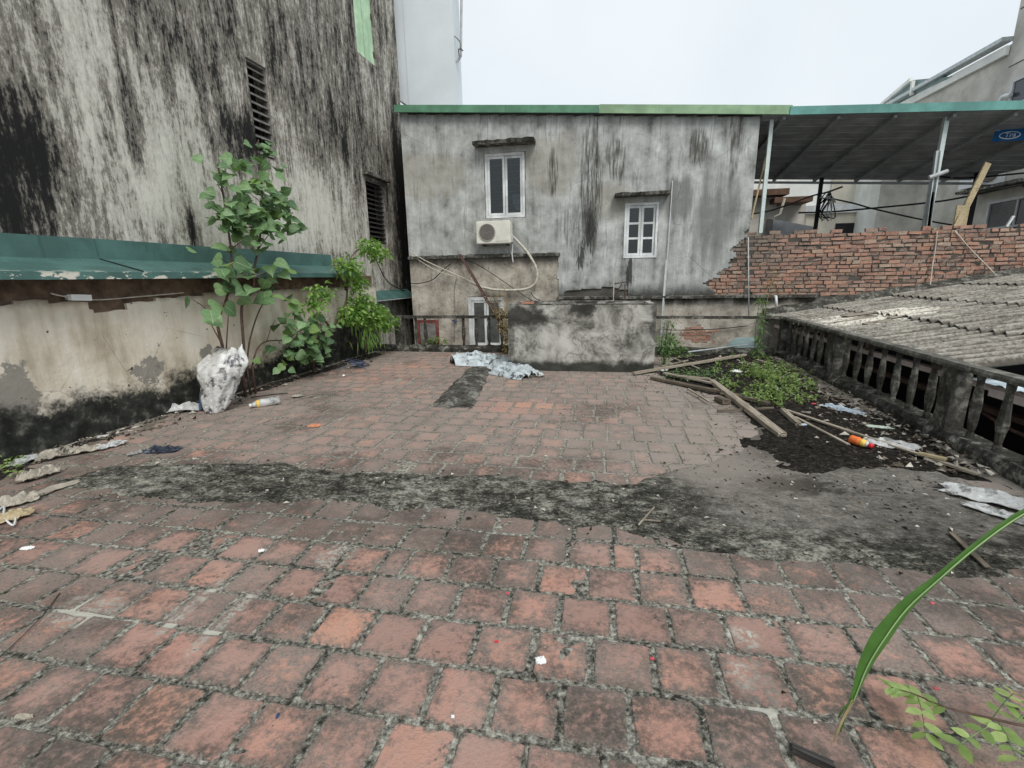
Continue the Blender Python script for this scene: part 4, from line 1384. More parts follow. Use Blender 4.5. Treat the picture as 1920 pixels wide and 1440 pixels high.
# ================================================================== WATER TANK
tk = thing('water_tank', 'open cement water tank with mould stains in the middle of the far edge', 'water tank')
tx0, tx1, ty0, ty1, tz = -1.37, 0.86, 7.08, 8.12, 1.02
for nm, a_, b_ in (('front_wall', (tx0, ty0, -.012), (tx1, ty0 + .09, tz)), ('back_wall', (tx0, ty1 - .09, -.012), (tx1, ty1, tz)),
                   ('side_wall', (tx0 + .001, ty0 + .09, -.012), (tx0 + .09, ty1 - .09, tz - .001)), ('side_wall', (tx1 - .09, ty0 + .09, -.012), (tx1 - .001, ty1 - .09, tz - .001))):
    mb = bmesh.new()
    bmesh.ops.create_cube(mb, size=1)
    for v in mb.verts:
        v.co = Vector([a_[i] + (v.co[i] + .5) * (b_[i] - a_[i]) for i in range(3)])
    bmesh.ops.subdivide_edges(mb, edges=mb.edges[:], cuts=11, use_grid_fill=True)
    for v in mb.verts:
        v.co += Vector((nz(v.co.x, v.co.z, 1, 5), nz(v.co.x, v.co.z, 4, 5), nz(v.co.x, v.co.y, v.co.z, 6))) * (0.007 if v.co.z > 0.05 else 0.0)
    me = bpy.data.meshes.new(nm)
    mb.to_mesh(me)
    mb.free()
    me.materials.append(M['tank'])
    o = bpy.data.objects.new(nm, me); COL.objects.link(o); o.parent = tk
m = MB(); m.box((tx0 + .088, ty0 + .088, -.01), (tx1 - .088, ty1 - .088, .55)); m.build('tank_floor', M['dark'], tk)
for (a_, b_) in (((tx0, ty0 + .002, tz + .001), (tx1, ty0 + .088, tz + .014)), ((tx0, ty1 - .088, tz + .001), (tx1, ty1 - .002, tz + .014))):
    m = MB(); m.box(a_, b_, 0, None, 0.003); m.build('rim', M['ledge'], tk)
m = MB(); m.box((-1.16, 7.10, tz + .016), (-0.97, 7.19, tz + .055), 0, .8, .004)
tag(m.build('loose_brick', M['brick']), 'single loose brick lying on the water tank rim', 'brick')

# ================================================================== BALUSTRADES
PROF = [(0.030, 0.0), (0.030, 0.03), (0.022, 0.05), (0.031, 0.12), (0.036, 0.19), (0.035, 0.26), (0.029, 0.34), (0.022, 0.41), (0.027, 0.44), (0.029, 0.49)]
def bal_thing(name, label):
    return thing(name, label, 'balustrade')
rb = bal_thing('balustrade', 'mossy dark concrete balustrade with turned balusters along the right side')
def bpt(Y, d): return Vector((onl(B0, Y), Y, 0)) + SNOR * d
BD = 0.085
# kerb: rough rounded upstand
def kerb_mesh(p, q, side, wd, h, nm, par):
    m = MB()
    p, q = Vector(p), Vector(q)
    n = int((q - p).length / 0.05)
    t = (q - p).normalized()
    for i in range(n + 1):
        c = p.lerp(q, i / n)
        for (d, z) in ((0, -.012), (0.0, h * .55), (.03, h * .95), (wd * .55, h), (wd, h * .96), (wd, -.012)):
            e = fbm(c.x * 3, c.y * 3, d * 8 + z * 9, 2.2, 4)
            c2 = c + side * (d + (0.045 * e if d < wd * .9 else 0))
            m.v.append((c2.x, c2.y, z + (0.03 * fbm(c.y, c.x, d * 5, 6, 3) if 0 < z else 0)))
    for i in range(n):
        for j in range(6):
            m.f.append((i * 6 + j, i * 6 + (j + 1) % 6, (i + 1) * 6 + (j + 1) % 6, (i + 1) * 6 + j)); m.mi.append(0); m.rn.append(.5)
    m.f += [tuple(range(5, -1, -1)), tuple(n * 6 + j for j in range(6))]; m.mi += [0, 0]; m.rn += [.5, .5]
    bm_ = m.build(nm, M['kerb'], par, smooth=False)
    return bm_
kerb_mesh(bpt(0.4, 0), bpt(8.94, 0), SNOR, 0.2, 0.115, 'kerb', rb)
m = MB()
nseg = 60
for i in range(nseg + 1):
    Y = 0.4 + (8.93 - 0.4) * i / nseg
    for (d, z) in ((BD - .058, .642), (BD + .058, .642), (BD + .064, .668), (BD + .056, .692), (BD - .056, .692), (BD - .064, .668)):
        c = bpt(Y, d + 0.004 * nz(Y * 5, d * 9))
        m.v.append((c.x, c.y, z + 0.005 * nz(Y * 6, z * 7, d)))
for i in range(nseg):
    for j in range(6):
        m.f.append((i * 6 + j, i * 6 + (j + 1) % 6, (i + 1) * 6 + (j + 1) % 6, (i + 1) * 6 + j)); m.mi.append(0); m.rn.append(.5)
m.f += [tuple(range(5, -1, -1)), tuple(nseg * 6 + j for j in range(6))]; m.mi += [0, 0]; m.rn += [.5, .5]
m.build('rail', M['rail'], rb)
pil = [8.82, 6.70, 4.42, 2.15, 0.5]
for Y in pil:
    c = bpt(Y, BD)
    m = MB()
    w_ = 0.068
    R_ = Matrix.Rotation(-SK, 4, 'Z')
    ringz = [(0.10, w_), (0.3, w_ * .98), (0.50, w_ * 1.0), (0.58, w_ * 1.0), (0.643, w_ * .92)]
    vs = []
    for (z, s) in ringz:
        for (a_, b_) in ((-1, -1.25), (1, -1.25), (1, 1.25), (-1, 1.25)):
            p = R_ @ Vector((a_ * s + .01 * nz(z * 9, a_, b_), b_ * s + .01 * nz(z * 7, b_, a_), z))
            vs.append(p + c)
    fs = [(i * 4 + j, i * 4 + (j + 1) % 4, (i + 1) * 4 + (j + 1) % 4, (i + 1) * 4 + j) for i in range(4) for j in range(4)] + [(3, 2, 1, 0), (16, 17, 18, 19)]
    m.add(vs, fs)
    m.build('pillar', M['bal'], rb)
bsrc = None
for a_, b_ in zip(pil[:-1], pil[1:]):
    k = 7 if a_ - b_ > 2 else 5
    for i in range(k):
        Y = a_ + (b_ - a_) * (i + 1) / (k + 1)
        if Y < 1.2: continue
        c = bpt(Y, BD)
        mb = MB()
        pr = [(r_ * rnd.uniform(0.9, 1.12), z * 1.09) for r_, z in PROF]
        mb.lathe(pr, (0, 0, 0), 8)
        mb.v = [(x + .004 * nz(x * 40, z * 20, Y), y, z) for x, y, z in mb.v]
        bo = mb.build('baluster', M['bal'], rb)
        bo.location = (c.x, c.y, 0.112)
        bo.rotation_euler = (rnd.gauss(0, .012), rnd.gauss(0, .012), rnd.random())
bb = bal_thing('balustrade', 'low dark concrete balustrade with few balusters along the far edge left of the tank')
kerb_mesh((onl(L0, 8.85) + .02, 8.76, 0), (onl(B0, 8.8) - .02, 8.76, 0), Vector((0, 1, 0)), 0.2, 0.12, 'kerb', bb)
m = MB()
m.box((-4.08, 8.78, .665), (-1.36, 8.90, .725), 0, None, .006); m.build('rail', M['bal'], bb)
m = MB()
m.box((0.9, 8.78, .655), (bpt(8.82, 0.02).x, 8.90, .70), 0, None, .006); m.build('rail', M['bal'], bb)
for x in (-3.98, -1.50, 0.95):
    m = MB(); m.box((x - .085, 8.785, .09), (x + .085, 8.895, .664 if x < .5 else .654), 0, None, .01); m.build('pillar', M['bal'], bb)
for x in (-3.62, -3.42, -2.62, -2.36, -2.10, -1.84):
    mb = MB()
    mb.lathe([(r_ * rnd.uniform(0.9, 1.1), z * 1.13) for r_, z in PROF], (0, 0, 0), 8)
    bo = mb.build('baluster', M['bal'], bb)
    bo.location = (x, 8.84, 0.115)

# ================================================================== LEAN-TO WITH CORRUGATED ROOF, RIGHT
sh = thing('lean_to', 'lean to with grey lichened corrugated cement roof beyond the balustrade', 'lean to')
def rz_(x): return 0.585 + 0.17 * (x - 3.3)
WAVE = 0.177
def corr_sheet(x0, x1, y0, y1, dz, tilt, par, broken=0.0, mat='corr', amp=0.034):
    m = MB()
    ny = max(4, int((y1 - y0) / (WAVE / 8)))
    nx = 5
    top = []
    for i in range(nx + 1):
        row = []
        for j in range(ny + 1):
            x = x0 + (x1 - x0) * i / nx
            y = y0 + (y1 - y0) * j / ny
            if i == 0:
                x += 0.035 * nz(y * 7, x0) + (broken * max(0, fbm(y, x0, 0, 5)) if broken else 0)
            z = rz_(x) + amp * cos(2 * pi * y / WAVE) + dz + tilt * (x1 - x) + 0.006 * nz(x * 2, y * 2)
            row.append(len(m.v)); m.v.append((x, y, z))
        top.append(row)
    nb = len(m.v)
    for p in list(m.v):
        m.v.append((p[0], p[1], p[2] - 0.009))
    def q(*f): m.f.append(f); m.mi.append(0); m.rn.append(rr)
    rr = rnd.random()
    for i in range(nx):
        for j in range(ny):
            a_, b_, c_, d_ = top[i][j], top[i + 1][j], top[i + 1][j + 1], top[i][j + 1]
            q(a_, b_, c_, d_)
            q(d_ + nb, c_ + nb, b_ + nb, a_ + nb)
    for j in range(ny):
        q(top[0][j + 1], top[0][j + 1] + nb, top[0][j] + nb, top[0][j])
        q(top[nx][j], top[nx][j] + nb, top[nx][j + 1] + nb, top[nx][j + 1])
    for i in range(nx):
        q(top[i][0], top[i][0] + nb, top[i + 1][0] + nb, top[i + 1][0])
        q(top[i + 1][ny], top[i + 1][ny] + nb, top[i][ny] + nb, top[i][ny])
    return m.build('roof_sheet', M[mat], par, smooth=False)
xs = [3.30, 4.40, 5.50, 6.60, 7.70, 8.8]
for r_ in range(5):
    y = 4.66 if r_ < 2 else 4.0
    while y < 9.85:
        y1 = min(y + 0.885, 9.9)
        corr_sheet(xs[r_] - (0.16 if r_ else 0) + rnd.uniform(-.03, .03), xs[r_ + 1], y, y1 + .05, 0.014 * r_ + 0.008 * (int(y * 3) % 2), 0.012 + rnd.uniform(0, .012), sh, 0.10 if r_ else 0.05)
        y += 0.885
# broken pale fragments lying on the roof
for (x, y, l, wd) in ((3.62, 7.9, .55, .2), (3.9, 8.25, .7, .24), (4.15, 7.55, .8, .2), (4.35, 8.05, .5, .22), (3.75, 7.35, .35, .18)):
    mb = MB()
    mb.box((0, -wd / 2, 0), (l, wd / 2, .012), 0, None, .02)
    o = mb.build('roof_fragment', M['scrap'], sh)
    o.location = (x, y, rz_(x) + .045)
    o.rotation_euler = (rnd.uniform(-.1, .1), -0.17, rnd.uniform(-.15, .15))
# mortar fillet against the brick wall
m = MB()
n = 80
for i in range(n + 1):
    x = 3.25 + (8.9 - 3.25) * i / n
    e = fbm(x, 0, 0, 4, 4)
    for (y, z) in ((FY + .02, 0.17 + .05 * e), (FY - .1, .12 + .05 * e), (FY - .27 + .06 * e, .02), (FY - .2, -.06), (FY + .02, -.06)):
        m.v.append((x, y, rz_(x) + z))
for i in range(n):
    for j in range(5):
        m.f.append((i * 5 + j, i * 5 + (j + 1) % 5, (i + 1) * 5 + (j + 1) % 5, (i + 1) * 5 + j)); m.mi.append(0); m.rn.append(.5)
m.f += [(4, 3, 2, 1, 0), tuple(n * 5 + j for j in range(5))]; m.mi += [0, 0]; m.rn += [.5, .5]
m.build('mortar_fillet', M['ridge'], sh)
m = MB(); m.box((3.42, 4.0, .40), (3.50, 9.8, .455)); m.build('eave_beam', M['pinkbeam'], sh)
m = MB(); m.box((3.52, 2.2, .17), (3.60, 9.8, .215)); m.build('tie_beam', M['rust'], sh)
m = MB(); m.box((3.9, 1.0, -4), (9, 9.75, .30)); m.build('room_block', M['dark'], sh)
for y in (5.2, 6.4, 7.6, 8.8):
    m = MB(); m.beam((3.32, y, rz_(3.32) - .075), (8.8, y, rz_(8.8) - .075), .05, .07); m.build('rafter', M['rust'], sh)
bs = thing('metal_roof_sheet', 'pale blue corrugated metal sheet roof low behind the near balusters', 'roof')
m = MB()
vs = []
for i in range(2):
    for j in range(90):
        y = 1.8 + j * 0.034
        x = 3.38 if i == 0 else 8.8
        vs.append((x, y, 0.47 + 0.06 * (x - 3.38) + (0.012 if j % 6 in (0, 1) else 0)))
nb = len(vs)
vs += [(x, y, z - .006) for x, y, z in vs]
fs = [(j, 90 + j, 91 + j, j + 1) for j in range(89)] + [(nb + j + 1, nb + 91 + j, nb + 90 + j, nb + j) for j in range(89)]
fs += [(j, j + 1, nb + j + 1, nb + j) for j in range(89)] + [(0, nb, nb + 90, 90), (89, 179, nb + 179, nb + 89)]
m.add(vs, fs)
m.build('sheet', M['bluesheet'], bs)
m = MB(); m.box((3.40, 1.8, .36), (3.48, 4.6, .43)); m.build('eave_beam', M['pinkbeam'], bs)
rod = MB(); rod.tube([(3.36, 3.15, .09), (3.50, 4.5, .11), (3.62, 5.2, .19)], 0.016, 6)
tag(rod.build('steel_rod', M['rust']), 'thin pinkish steel rod slanting behind the near balusters', 'rod')

# ================================================================== BUILDINGS BEHIND
# pale block top left
wb = thing('pale_block', 'smooth pale blue white building rising behind the grey house roof', 'building')
m = MB()
m.box((-4.72, 12.0, 5.55), (-3.50, 12.55, 12)); m.build('wall', M['white_wall'], wb)
m = MB()
m.add([(-5.1, 12.02, 5.86), (-4.722, 12.02, 5.62), (-4.722, 12.02, 12), (-5.1, 12.02, 12), (-5.1, 12.5, 5.86), (-4.722, 12.5, 5.62), (-4.722, 12.5, 12), (-5.1, 12.5, 12)],
      [(0, 1, 2, 3), (7, 6, 5, 4), (0, 4, 5, 1), (1, 5, 6, 2), (2, 6, 7, 3), (3, 7, 4, 0)])
m.build('side_bay', M['white_wall'], wb)
m = MB(); m.box((-4.6, 12.02, -4), (-3.6, 12.5, 5.548)); m.build('lower_storeys', M['grey_wall'], wb)
# pole with tangled bracket beside it
pl_ = thing('antenna_pole', 'thin grey pole with tangled bracket at the right edge of the pale block', 'pole')
p1, p2 = P(866, -60, 12.1), P(864, 105, 12.1)
m = MB(); m.tube([p1, p2, p2 + Vector((-.05, 0, -.06)), P(858, 116, 12.1) + Vector((-.03, 0, 0))], 0.03, 6); m.build('pole', M['grey_pipe'], pl_)
m = MB()
m.tube(spline([P(853, 68, 12.05), P(862, 78, 12.0), P(864, 90, 11.98), P(868, 95, 12.0), P(860, 92, 12.0), P(861, 106, 12.05)]), 0.014, 5)
m.build('bracket_wire', M['slat_lt'], pl_)
# dark wall closing the slot between stained building and grey house
sl = MB(); sl.box((-6.0, 12.6, -4), (-4.0, 12.8, 5.5))
tag(sl.build('slot_wall', M['slat']), 'dark wall at the end of the narrow slot beside the grey house', 'wall')

# right-hand building, its side faces the terrace
rbld = thing('side_building', 'weathered cream building with white verge board and windows on the far right', 'building')
RX = 9.5
ya, yb = 13.35, 19.6
m = MB()
za = PX(1887, 105, RX).z; zb = PX(1675, 198, RX).z
m.add([(RX, 11.4, -4), (RX, 19.6, -4), (RX, 19.6, 6.72), (RX, 14.35, 6.62), (RX, 14.35, 9.5), (RX, 11.4, 9.5),
       (RX + 4, 11.4, -4), (RX + 4, 19.6, -4), (RX + 4, 19.6, 6.72), (RX + 4, 14.35, 6.62), (RX + 4, 14.35, 9.5), (RX + 4, 11.4, 9.5)],
      [(5, 4, 3, 2, 1, 0), (6, 7, 8, 9, 10, 11)] + [(i, (i + 1) % 6, (i + 1) % 6 + 6, i + 6) for i in range(6)])
m.build('wall', M['grey_wall'], rbld)
m = MB(); m.beam((RX - .06, 14.36, 6.50), (RX - .06, 18.6, 6.58), .08, .20); m.build('verge_board', M['pale_wall'], rbld)
m = MB(); m.beam((RX - .1, 14.36, 6.74), (RX - .1, 19.7, 6.84), .25, .09); m.build('verge_cap', M['galv'], rbld)
dpts = [PX(1652, 201, RX - .12), PX(1712, 150, RX - .12), PX(1785, 143, RX - .12), PX(1672, 197, RX - .12)]
gb = MB(); gb.add(dpts + [p + Vector((1.6, 0, 0)) for p in dpts], [(0, 1, 2, 3), (7, 6, 5, 4), (0, 4, 5, 1), (1, 5, 6, 2), (2, 6, 7, 3), (3, 7, 4, 0)])
gb.build('dormer', M['slat_teal'], rbld)
m = MB(); m.beam(dpts[0] + Vector((-.06, 0, .02)), dpts[1] + Vector((-.06, 0, .02)), .08, .10); m.build('dormer_verge', M['pale_wall'], rbld)
m = MB(); m.beam(PX(1712, 152, RX - .2), PX(1709, 178, RX - .2), .08, .08); m.build('dormer_post', M['pale_wall'], rbld)
def side_window(y0, y1, z0, z1, cols, rows, nm, fm='alu'):
    wo_ = bpy.data.objects.new(nm, None); COL.objects.link(wo_); wo_.parent = rbld
    m = MB()
    f_ = .07
    for (a_, b_, c_, d_) in ((y0, y0 + f_, z0, z1), (y1 - f_, y1, z0, z1), (y0 + f_, y1 - f_, z0, z0 + f_), (y0 + f_, y1 - f_, z1 - f_, z1)):
        m.box((RX - .06, a_, c_), (RX + .001, b_, d_))
    m.build('frame', M[fm], wo_)
    for i in range(cols):
        for j in range(rows):
            a_, b_ = y0 + f_ + (y1 - y0 - 2 * f_) * i / cols + .02, y0 + f_ + (y1 - y0 - 2 * f_) * (i + 1) / cols - .02
            c_, d_ = z0 + f_ + (z1 - z0 - 2 * f_) * j / rows + .02, z0 + f_ + (z1 - z0 - 2 * f_) * (j + 1) / rows - .02
            m = MB(); m.box((RX - .03, a_, c_), (RX - .002, b_, d_)); m.build('pane', M['navy_glass'], wo_)
    for i in range(1, cols):
        a_ = y0 + f_ + (y1 - y0 - 2 * f_) * i / cols
        m = MB(); m.box((RX - .055, a_ - .02, z0 + f_), (RX - .003, a_ + .02, z1 - f_)); m.build('mullion', M[fm], wo_)
    for j in range(1, rows):
        c_ = z0 + f_ + (z1 - z0 - 2 * f_) * j / rows
        m = MB(); m.box((RX - .05, y0 + f_, c_ - .02), (RX - .004, y1 - f_, c_ + .02)); m.build('transom', M[fm], wo_)
side_window(11.5, 14.0, 1.75, 3.06, 3, 2, 'lower_window')
side_window(11.6, 14.05, 4.6, 5.75, 2, 2, 'upper_window')
for zz in (4.0, 6.1, 7.3):
    m = MB(); m.box((RX - .01, 11.4, zz), (RX + .002, 14.3, zz + .02)); m.build('render_joint', M['ledge'], rbld)
dp = MB(); dp.tube(spline([PX(1895, 178, RX - .1), PX(1880, 182, RX - .1), PX(1872, 200, RX - .1), PX(1871, 235, RX - .1)]), .045, 8)
dp.build('downpipe', M['pvc'], rbld)
# AC unit and its torn awning on that building
ac2 = thing('wall_air_conditioner', 'white air conditioner with torn cover on the far right building', 'air conditioner')
m = MB(); m.box((RX - .45, 13.7, 3.42), (RX - .01, 14.5, 3.95)); m.build('casing', M['white'], ac2)
m = MB(); m.lathe([(.22, 0), (.22, .02), (.2, .03)], (RX - .4, 13.69, 3.68), 14, M=Matrix.Rotation(pi / 2, 4, 'X')); m.build('fan_grille', M['grille'], ac2)
m = MB(); m.box((RX - .5, 12.6, 3.30), (RX - .005, 14.5, 3.37), 0, None, .02); m.build('shelf', M['ledge'], ac2)
m = MB(); m.beam((RX - .02, 12.7, 2.9), (RX - .4, 12.7, 3.29), .03, .03); m.build('bracket', M['black'], ac2)

# cream house behind the brick wall, middle
ch = thing('cream_house', 'pale cream house with white ledge seen under the canopy', 'house')
Y2 = 18.0
def rect(Y, x0, y0, x1, y1):
    a_, b_ = P(x0, y0, Y), P(x1, y1, Y)
    return a_.x, b_.x, b_.z, a_.z
m = MB(); x0, x1, z0, z1 = rect(Y2, 1395, 300, 1646, 440); m.box((x0, Y2, -4), (x1, Y2 + 4, 4.9)); m.build('wall', M['pale_wall'], ch)
m = MB(); x0, x1, z0, z1 = rect(Y2, 1560, 338, 1622, 378); m.box((x0, Y2 - .05, z0), (x1, Y2 - .003, z1 + .4)); m.build('panel', M['beige_wall'], ch)
m = MB(); x0, x1, z0, z1 = rect(Y2 - .4, 1512, 386, 1648, 396); m.box((x0, Y2 - .4, z0), (x1, Y2 - .002, z1)); m.build('ledge', M['pvc'], ch)
m = MB(); x0, x1, z0, z1 = rect(Y2 - .3, 1514, 396, 1640, 440); m.box((x0, Y2 - .3, -4), (x1, Y2 - .003, z1 - .01)); m.build('lower_wall', M['beige_wall'], ch)
m = MB(); x0, x1, z0, z1 = rect(Y2 - .31, 1567, 419, 1610, 440); m.box((x0, Y2 - .33, z0 - .5), (x1, Y2 - .303, z1)); m.build('opening', M['dark'], ch)
wh = thing('white_house', 'white washed house wall with grey stains under the right half of the canopy', 'house')
m = MB(); x0, x1, z0, z1 = rect(17.0, 1641, 300, 1870, 440); m.box((x0, 17.0, -4), (x1 - .3, 20, 4.6)); m.build('wall', M['pale_wall'], wh)
m = MB(); x0, x1, z0, z1 = rect(16.98, 1655, 330, 1728, 440); m.box((x0, 16.96, z0), (x1, 16.998, z1)); m.build('stained_panel', M['grey_wall'], wh)
ht = thing('small_outhouse', 'small grey outhouse with brown eave boards just behind the brick wall', 'outhouse')
Y3 = 14.2
m = MB(); x0, x1, z0, z1 = rect(Y3, 1385, 365, 1450, 440); m.box((x0, Y3, -4), (x1, Y3 + 1.5, z1)); m.build('wall', M['grey_wall'], ht)
m = MB(); x0, x1, z0, z1 = rect(Y3, 1450, 376, 1513, 440); m.box((x0 + .003, Y3 + .3, -4), (x1, Y3 + 1.5, z1)); m.build('wall', M['grey_wall'], ht)
for (a_, b_, c_, d_) in ((1383, 357, 1480, 364), (1453, 370, 1524, 377)):
    m = MB(); x0, x1, z0, z1 = rect(Y3 - .35, a_, b_, c_, d_); m.box((x0, Y3 - .35, z0), (x1, Y3 + 1.6, z1)); m.build('eave_board', M['brown'], ht)
m = MB()
a_, b_ = P(1450, 411, Y3 - .5), P(1532, 426, Y3 - .5)
m.add([(a_.x, Y3 - .5, a_.z), (b_.x, Y3 - .5, b_.z), (b_.x, Y3 - .5, 1.2), (a_.x, Y3 - .5, 1.2), (a_.x, Y3 + .29, a_.z + .1), (b_.x, Y3 + .29, b_.z + .1), (b_.x, Y3 + .29, 1.2), (a_.x, Y3 + .29, 1.2)],
      [(3, 2, 1, 0), (4, 5, 6, 7), (0, 1, 5, 4), (1, 2, 6, 5), (2, 3, 7, 6), (3, 0, 4, 7)])
m.build('side_shed', M['under'], ht)
m = MB(); m.tube([P(1471, 372, Y3 - .45), P(1462, 402, Y3 - .45), P(1452, 407, Y3 - .42)], .035, 6); m.build('drain_pipe', M['cream_pipe'], ht)
# distant roof things just above the fascia
wt = MB(); wt.lathe([(.35, 0), (.5, .15), (.5, .5), (.3, .65), (.1, .7)], (8.6, 24, 7.55), 12)
tag(wt.build('roof_tank', M['pale_wall']), 'pale rounded rooftop water tank just showing over the canopy edge', 'water tank')
wb2 = MB(); wb2.box((6, 24.0, -4), (13, 26, 7.55))
tag(wb2.build('far_building', M['pale_wall']), 'distant pale building hidden behind the canopy roof', 'building')

# ---- sign hung under the canopy
sg = thing('blue_sign', 'small blue sign with white oval logo hung under the canopy', 'sign')
c0 = P(1893, 246, 10.6)
R_ = Matrix.Translation(c0) @ Matrix.Rotation(radians(-8), 4, 'Z') @ Matrix.Rotation(radians(-14), 4, 'X')
m = MB(); m.add([R_ @ Vector(v) for v in ((-.25, 0, -.16), (.24, 0, -.19), (.36, 0, .15), (-.16, 0, .17), (-.25, .012, -.16), (.24, .012, -.19), (.36, .012, .15), (-.16, .012, .17))],
              [(0, 1, 2, 3), (7, 6, 5, 4), (0, 4, 5, 1), (1, 5, 6, 2), (2, 6, 7, 3), (3, 7, 4, 0)])
m.build('panel', M['blue_sign'], sg)
m = MB()
ring = []
for k in range(24):
    a_ = 2 * pi * k / 24
    ring.append((cos(a_), sin(a_)))
vs = [R_ @ Vector((.005 + .155 * a_, -.003, -.075 + .07 * b_)) for a_, b_ in ring] + [R_ @ Vector((.005 + .14 * a_, -.003, -.072 + .056 * b_)) for a_, b_ in ring]
m.add(vs, [(k, (k + 1) % 24, 24 + (k + 1) % 24, 24 + k) for k in range(24)])
m.build('logo_oval', M['white'], sg)
m = MB(); m.add([R_ @ Vector((-.10 + .03 * a_, -.003, .12 + .011 * b_)) for a_, b_ in ring], [tuple(range(24))]); m.build('logo_dot', M['white'], sg)
cu = bpy.data.curves.new('lettering', 'FONT')
cu.body = 'Tra'
cu.size = 0.115
cu.shear = 0.25
cu.align_x = 'CENTER'
cu.align_y = 'CENTER'
cu.extrude = 0.0015
to = bpy.data.objects.new('lettering', cu)
COL.objects.link(to)
bpy.context.view_layer.update()
dgm = bpy.data.meshes.new_from_object(to)
bpy.data.objects.remove(to)
dgm.materials.clear(); dgm.materials.append(M['white'])
to = bpy.data.objects.new('lettering', dgm); COL.objects.link(to); to.parent = sg
to.matrix_local = R_ @ Matrix.Translation((0.005, -.004, -.07)) @ Matrix.Rotation(pi / 2, 4, 'X')
m = MB(); m.tube([R_ @ Vector((.06, .006, .16)), Vector((c0.x + .06, c0.y + .02, cz(c0.x, c0.y) + .002))], .006, 5); m.build('hanger', M['black'], sg)

# ---- metal profiles and timber standing on the brick wall
for i, (xa, ya_, xb, yb_, y, lb) in enumerate(((1757, 283, 1738, 432, FY + .10, 'tall galvanised steel channel leaning by the right canopy post'),
                                              (1747, 340, 1731, 432, FY + .16, 'shorter galvanised steel channel behind the tall one at the canopy post'))):
    a_, b_ = P(xa, ya_, y), P(xb, yb_, y)
    m = MB(); m.beam(b_ + Vector((0, 0, -.02)), a_, .062, .03, up=Vector((0, -1, 0))); m.beam(b_ + Vector((-.033, -.02, -.02)), a_ + Vector((-.033, -.02, 0)), .006, .05, up=Vector((0, -1, 0))); m.beam(b_ + Vector((.033, -.02, -.02)), a_ + Vector((.033, -.02, 0)), .006, .05, up=Vector((0, -1, 0)))
    tag(m.build('steel_channel', M['galv']), lb, 'steel channel')
cl = MB(); a_, b_ = P(1738, 331, FY + .09), P(1772, 322, FY + .09); cl.tube([a_ + Vector((0, -.06, -.03)), b_ + Vector((0, -.06, 0))], .035, 8)
tag(cl.build('pipe_clamp', M['grey_pipe']), 'short grey pipe tied across the steel channels and post', 'pipe')
pk = thing('timber_offcut', 'tan L shaped timber plank leaning on the brick wall under the canopy', 'timber')
m = MB(); a_, b_ = P(1792, 426, FY + .08), P(1852, 306, FY + .3); m.beam(a_, b_, .10, .04, up=Vector((0, -1, 0))); m.build('long_plank', M['wood_y'], pk)
m = MB(); a_, b_ = P(1798, 428, FY + .13), P(1806, 385, FY + .13); m.beam(a_, b_, .2, .03, up=Vector((0, -1, 0))); m.build('short_board', M['wood_y'], pk)
m = MB(); a_, b_ = P(1887, 425, FY + .1), P(1900, 405, FY + .1); m.beam(a_, b_, .035, .035)
tag(m.build('white_stick', M['pvc']), 'short white plastic stick poking up from the brick wall top', 'stick')
m = MB(); a_, b_ = P(1770, 427, FY + .14), P(1764, 431, FY + .14); m.box((P(1748, 431, FY + .14).x, FY + .1, 2.13), (P(1790, 431, FY + .14).x, FY + .2, 2.19), 0, None, .01)
tag(m.build('wood_block', M['wood_y']), 'small tan wood block lying on the brick wall beside the channels', 'wood block')

# ================================================================== CABLES, PIPES, AC ON THE GREY HOUSE
def cable(name, label, pts, r_, mat, cat='cable', n=8):
    m = MB(); m.tube(spline(pts, n), r_, 6)
    return tag(m.build(name, M[mat], None, True), label, cat)
ac = thing('air_conditioner', 'ivory outdoor air conditioner unit below the left white window', 'air conditioner')
a_, b_ = P(892, 415, FY - .33), P(957, 456, FY - .33)
ax0, ax1, az0, az1 = a_.x, b_.x, b_.z, a_.z
mb = bmesh.new(); bmesh.ops.create_cube(mb, size=1)
for v in mb.verts: v.co = Vector((ax0 + (v.co.x + .5) * (ax1 - ax0), FY - .33 + (v.co.y + .5) * .27, az0 + (v.co.z + .5) * (az1 - az0)))
bmesh.ops.bevel(mb, geom=mb.edges[:], offset=.015, segments=2, affect='EDGES')
me = bpy.data.meshes.new('casing'); mb.to_mesh(me); mb.free(); me.materials.append(M['ac'])
o = bpy.data.objects.new('casing', me); COL.objects.link(o); o.parent = ac
cxx, czz = ax0 + .235, (az0 + az1) / 2
RX90 = Matrix.Rotation(pi / 2, 4, 'X')
m = MB(); m.lathe([(.175, 0), (.175, .012), (.165, .016)], (cxx, FY - .328, czz), 24, M=RX90); m.build('fan_disc', M['grille'], ac)
for k in range(4):
    m = MB()
    rr_ = .04 + .042 * k
    m.tube([(cxx + rr_ * cos(2 * pi * j / 20), FY - .35, czz + rr_ * sin(2 * pi * j / 20)) for j in range(21)], .0035, 4)
    m.build('grille_ring', M['ac'] if k == 3 else M['slat_lt'], ac)
m = MB(); m.box((ax0 + .43, FY - .336, az0 + .05), (ax1 - .03, FY - .3285, az1 - .05)); m.build('front_panel', M['ac'], ac)
for x in (ax0 + .1, ax1 - .12):
    m = MB(); m.box((x, FY - .34, az0 - .03), (x + .035, FY + .01, az0 - .001)); m.build('bracket', M['rust'], ac)
m = MB(); m.box((ax1 - .012, FY - .25, az0 + .03), (ax1 + .04, FY - .12, az0 + .17)); m.build('valve_cover', M['grey_pipe'], ac)
HY = FY - .12
